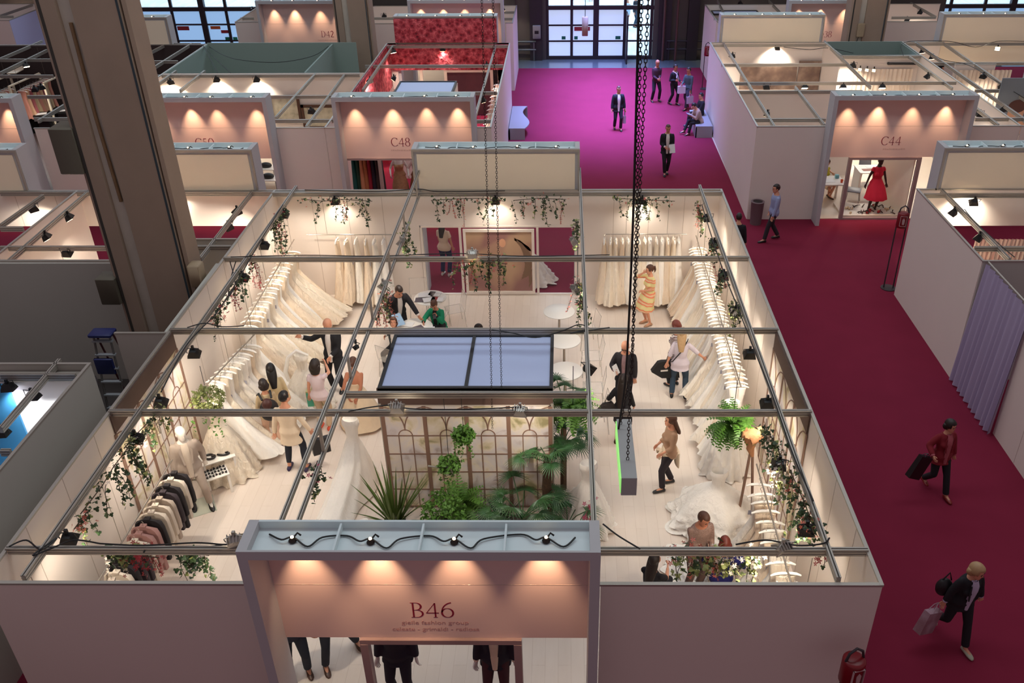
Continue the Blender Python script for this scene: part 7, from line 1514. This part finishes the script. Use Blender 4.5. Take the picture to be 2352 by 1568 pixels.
t = thing('poster', 'large portrait poster of a dark haired model, far right', 'picture', (16.2, 29.5, 0)); p = atY(2330, 262, 29.5)
MB().box(p.x - .7, 29.45, p.z - .7, p.x + 1.2, 29.5, p.z + 1.2).build('picture_sheet', mat('grey_blue_print', (120, 128, 136), .5), t)
for dx, dz, rx, rz_, c in ((.0, .05, .27, .36, PSK), (.0, .28, .30, .22, PHAIR), (-.0, -.45, .42, .30, PSK)): b = MB(); b.add([(p.x + dx + rx * cos(a), 29.44 - .002 * (c is PHAIR), p.z + dz + rz_ * sin(a)) for a in [2 * pi * q / 24 for q in range(24)]], [tuple(range(24))]); b.build('picture_detail', c, t, smooth=0)
# C50: framed pictures, red pouf, green cushion
for i, (u0, v0, w_, h_) in enumerate(((655, 250, 1.15, 1.0), (700, 262, 1.3, .9))):
    y = 32.4; p = atY(u0 if i == 0 else 735, v0 if i == 0 else 268, y); t = thing('framed_picture', ['brown framed picture left of the C48 portal', 'second brown framed picture touching the C48 portal'][i], 'picture', (p.x, y, p.z - h_ / 2)); b = MB()
    for a in ((-w_ / 2, -h_ / 2, w_ / 2, -h_ / 2 + .1), (-w_ / 2, h_ / 2 - .1, w_ / 2, h_ / 2), (-w_ / 2, -h_ / 2, -w_ / 2 + .1, h_ / 2), (w_ / 2 - .1, -h_ / 2, w_ / 2, h_ / 2)): b.box(p.x + a[0], y - .05, p.z + a[1], p.x + a[2], y, p.z + a[3])
    b.build('picture_frame', mat('walnut_frame', (84, 52, 34), .5), t); MB().box(p.x - w_ / 2 + .1, y - .02, p.z - h_ / 2 + .1, p.x + w_ / 2 - .1, y - .01, p.z + h_ / 2 - .1).build('print', fac_mat('botanic_print', [(0, (96, 90, 60)), (.5, (196, 186, 160)), (1, (226, 220, 200))], _noise(5), .6), t)
p = at(650, 285, .4); t = thing('pouf', 'bright red pouf in the narrow room left of C48', 'seat', (p.x, p.y, .02)); MB().lathe([(.40, 0), (.46, .1), (.46, .36), (.36, .42)], 28).build('cushion_body', mat('red_felt', (196, 36, 30), .8), t, local=True)
p = at(668, 262, .6); t = thing('plant_pot', 'lime green leafy plant beside the red pouf', 'plant', (p.x, p.y, .02)); b = MB(); r = random.Random(2)
for i in range(26): a = r.uniform(0, 6.28); e = r.uniform(.4, 1.4); blade(b, (0, 0, .3), (cos(a) * cos(e), sin(a) * cos(e), sin(e)), r.uniform(.4, .8), .05, .5, n=4)
b.build('foliage', mat('lime_leaf', (150, 176, 50), .5), t, local=True, smooth=0); MB().lathe([(.12, 0), (.16, .3), (.14, .3)], 16).build('pot', WT, t, local=True)
# left stand: dark hangers on rail
t_ = rail('short rail with empty dark hangers left of the column', (-11.2, 17.5), (-9.7, 19.0), 2.0, (.1, .9))
for i in range(9):
    f = .08 + i * .1; o = MB().tube([(-.20, 0, -.06), (-.08, 0, 0), (.08, 0, 0), (.20, 0, -.06)], .012, 6).build('wooden_hanger', mat('dark_wood_hanger', (50, 32, 26), .5), local=True); o.location = (-11.2 + 1.5 * f, 17.5 + 1.5 * f, 1.94); o.rotation_euler = (0, 0, -.7); tag(o, 'dark wooden hanger on the short rail left of the column', 'hanger', 'dark hangers')
    MB().tube([(0, 0, 0), (0, 0, .05)], .004, 4).build('hook', CHROME, o, local=True)
# pink glow of carpet seen between: glass table in the room behind C50 portal
for i, (u, v) in enumerate(((612, 385), (617, 410))):
    p = at(u, v, .75); t = thing('side_table', ['white table with dark bags right of the rear portal', 'dark legged table below the white table'][i], 'table', (p.x, p.y, .02)); MB().box(-.35, -.25, .72, .35, .25, .75).build('tabletop', WT, t, local=True)
    for sx in (-.3, .3): MB().box(sx - .03, -.2, 0, sx + .03, .2, .72).build('leg', WT if i == 0 else BLACK, t, local=True)
    MB().ell((0, 0, .82), (.2, .12, .1)).build('bag', BLACK, t, local=True)
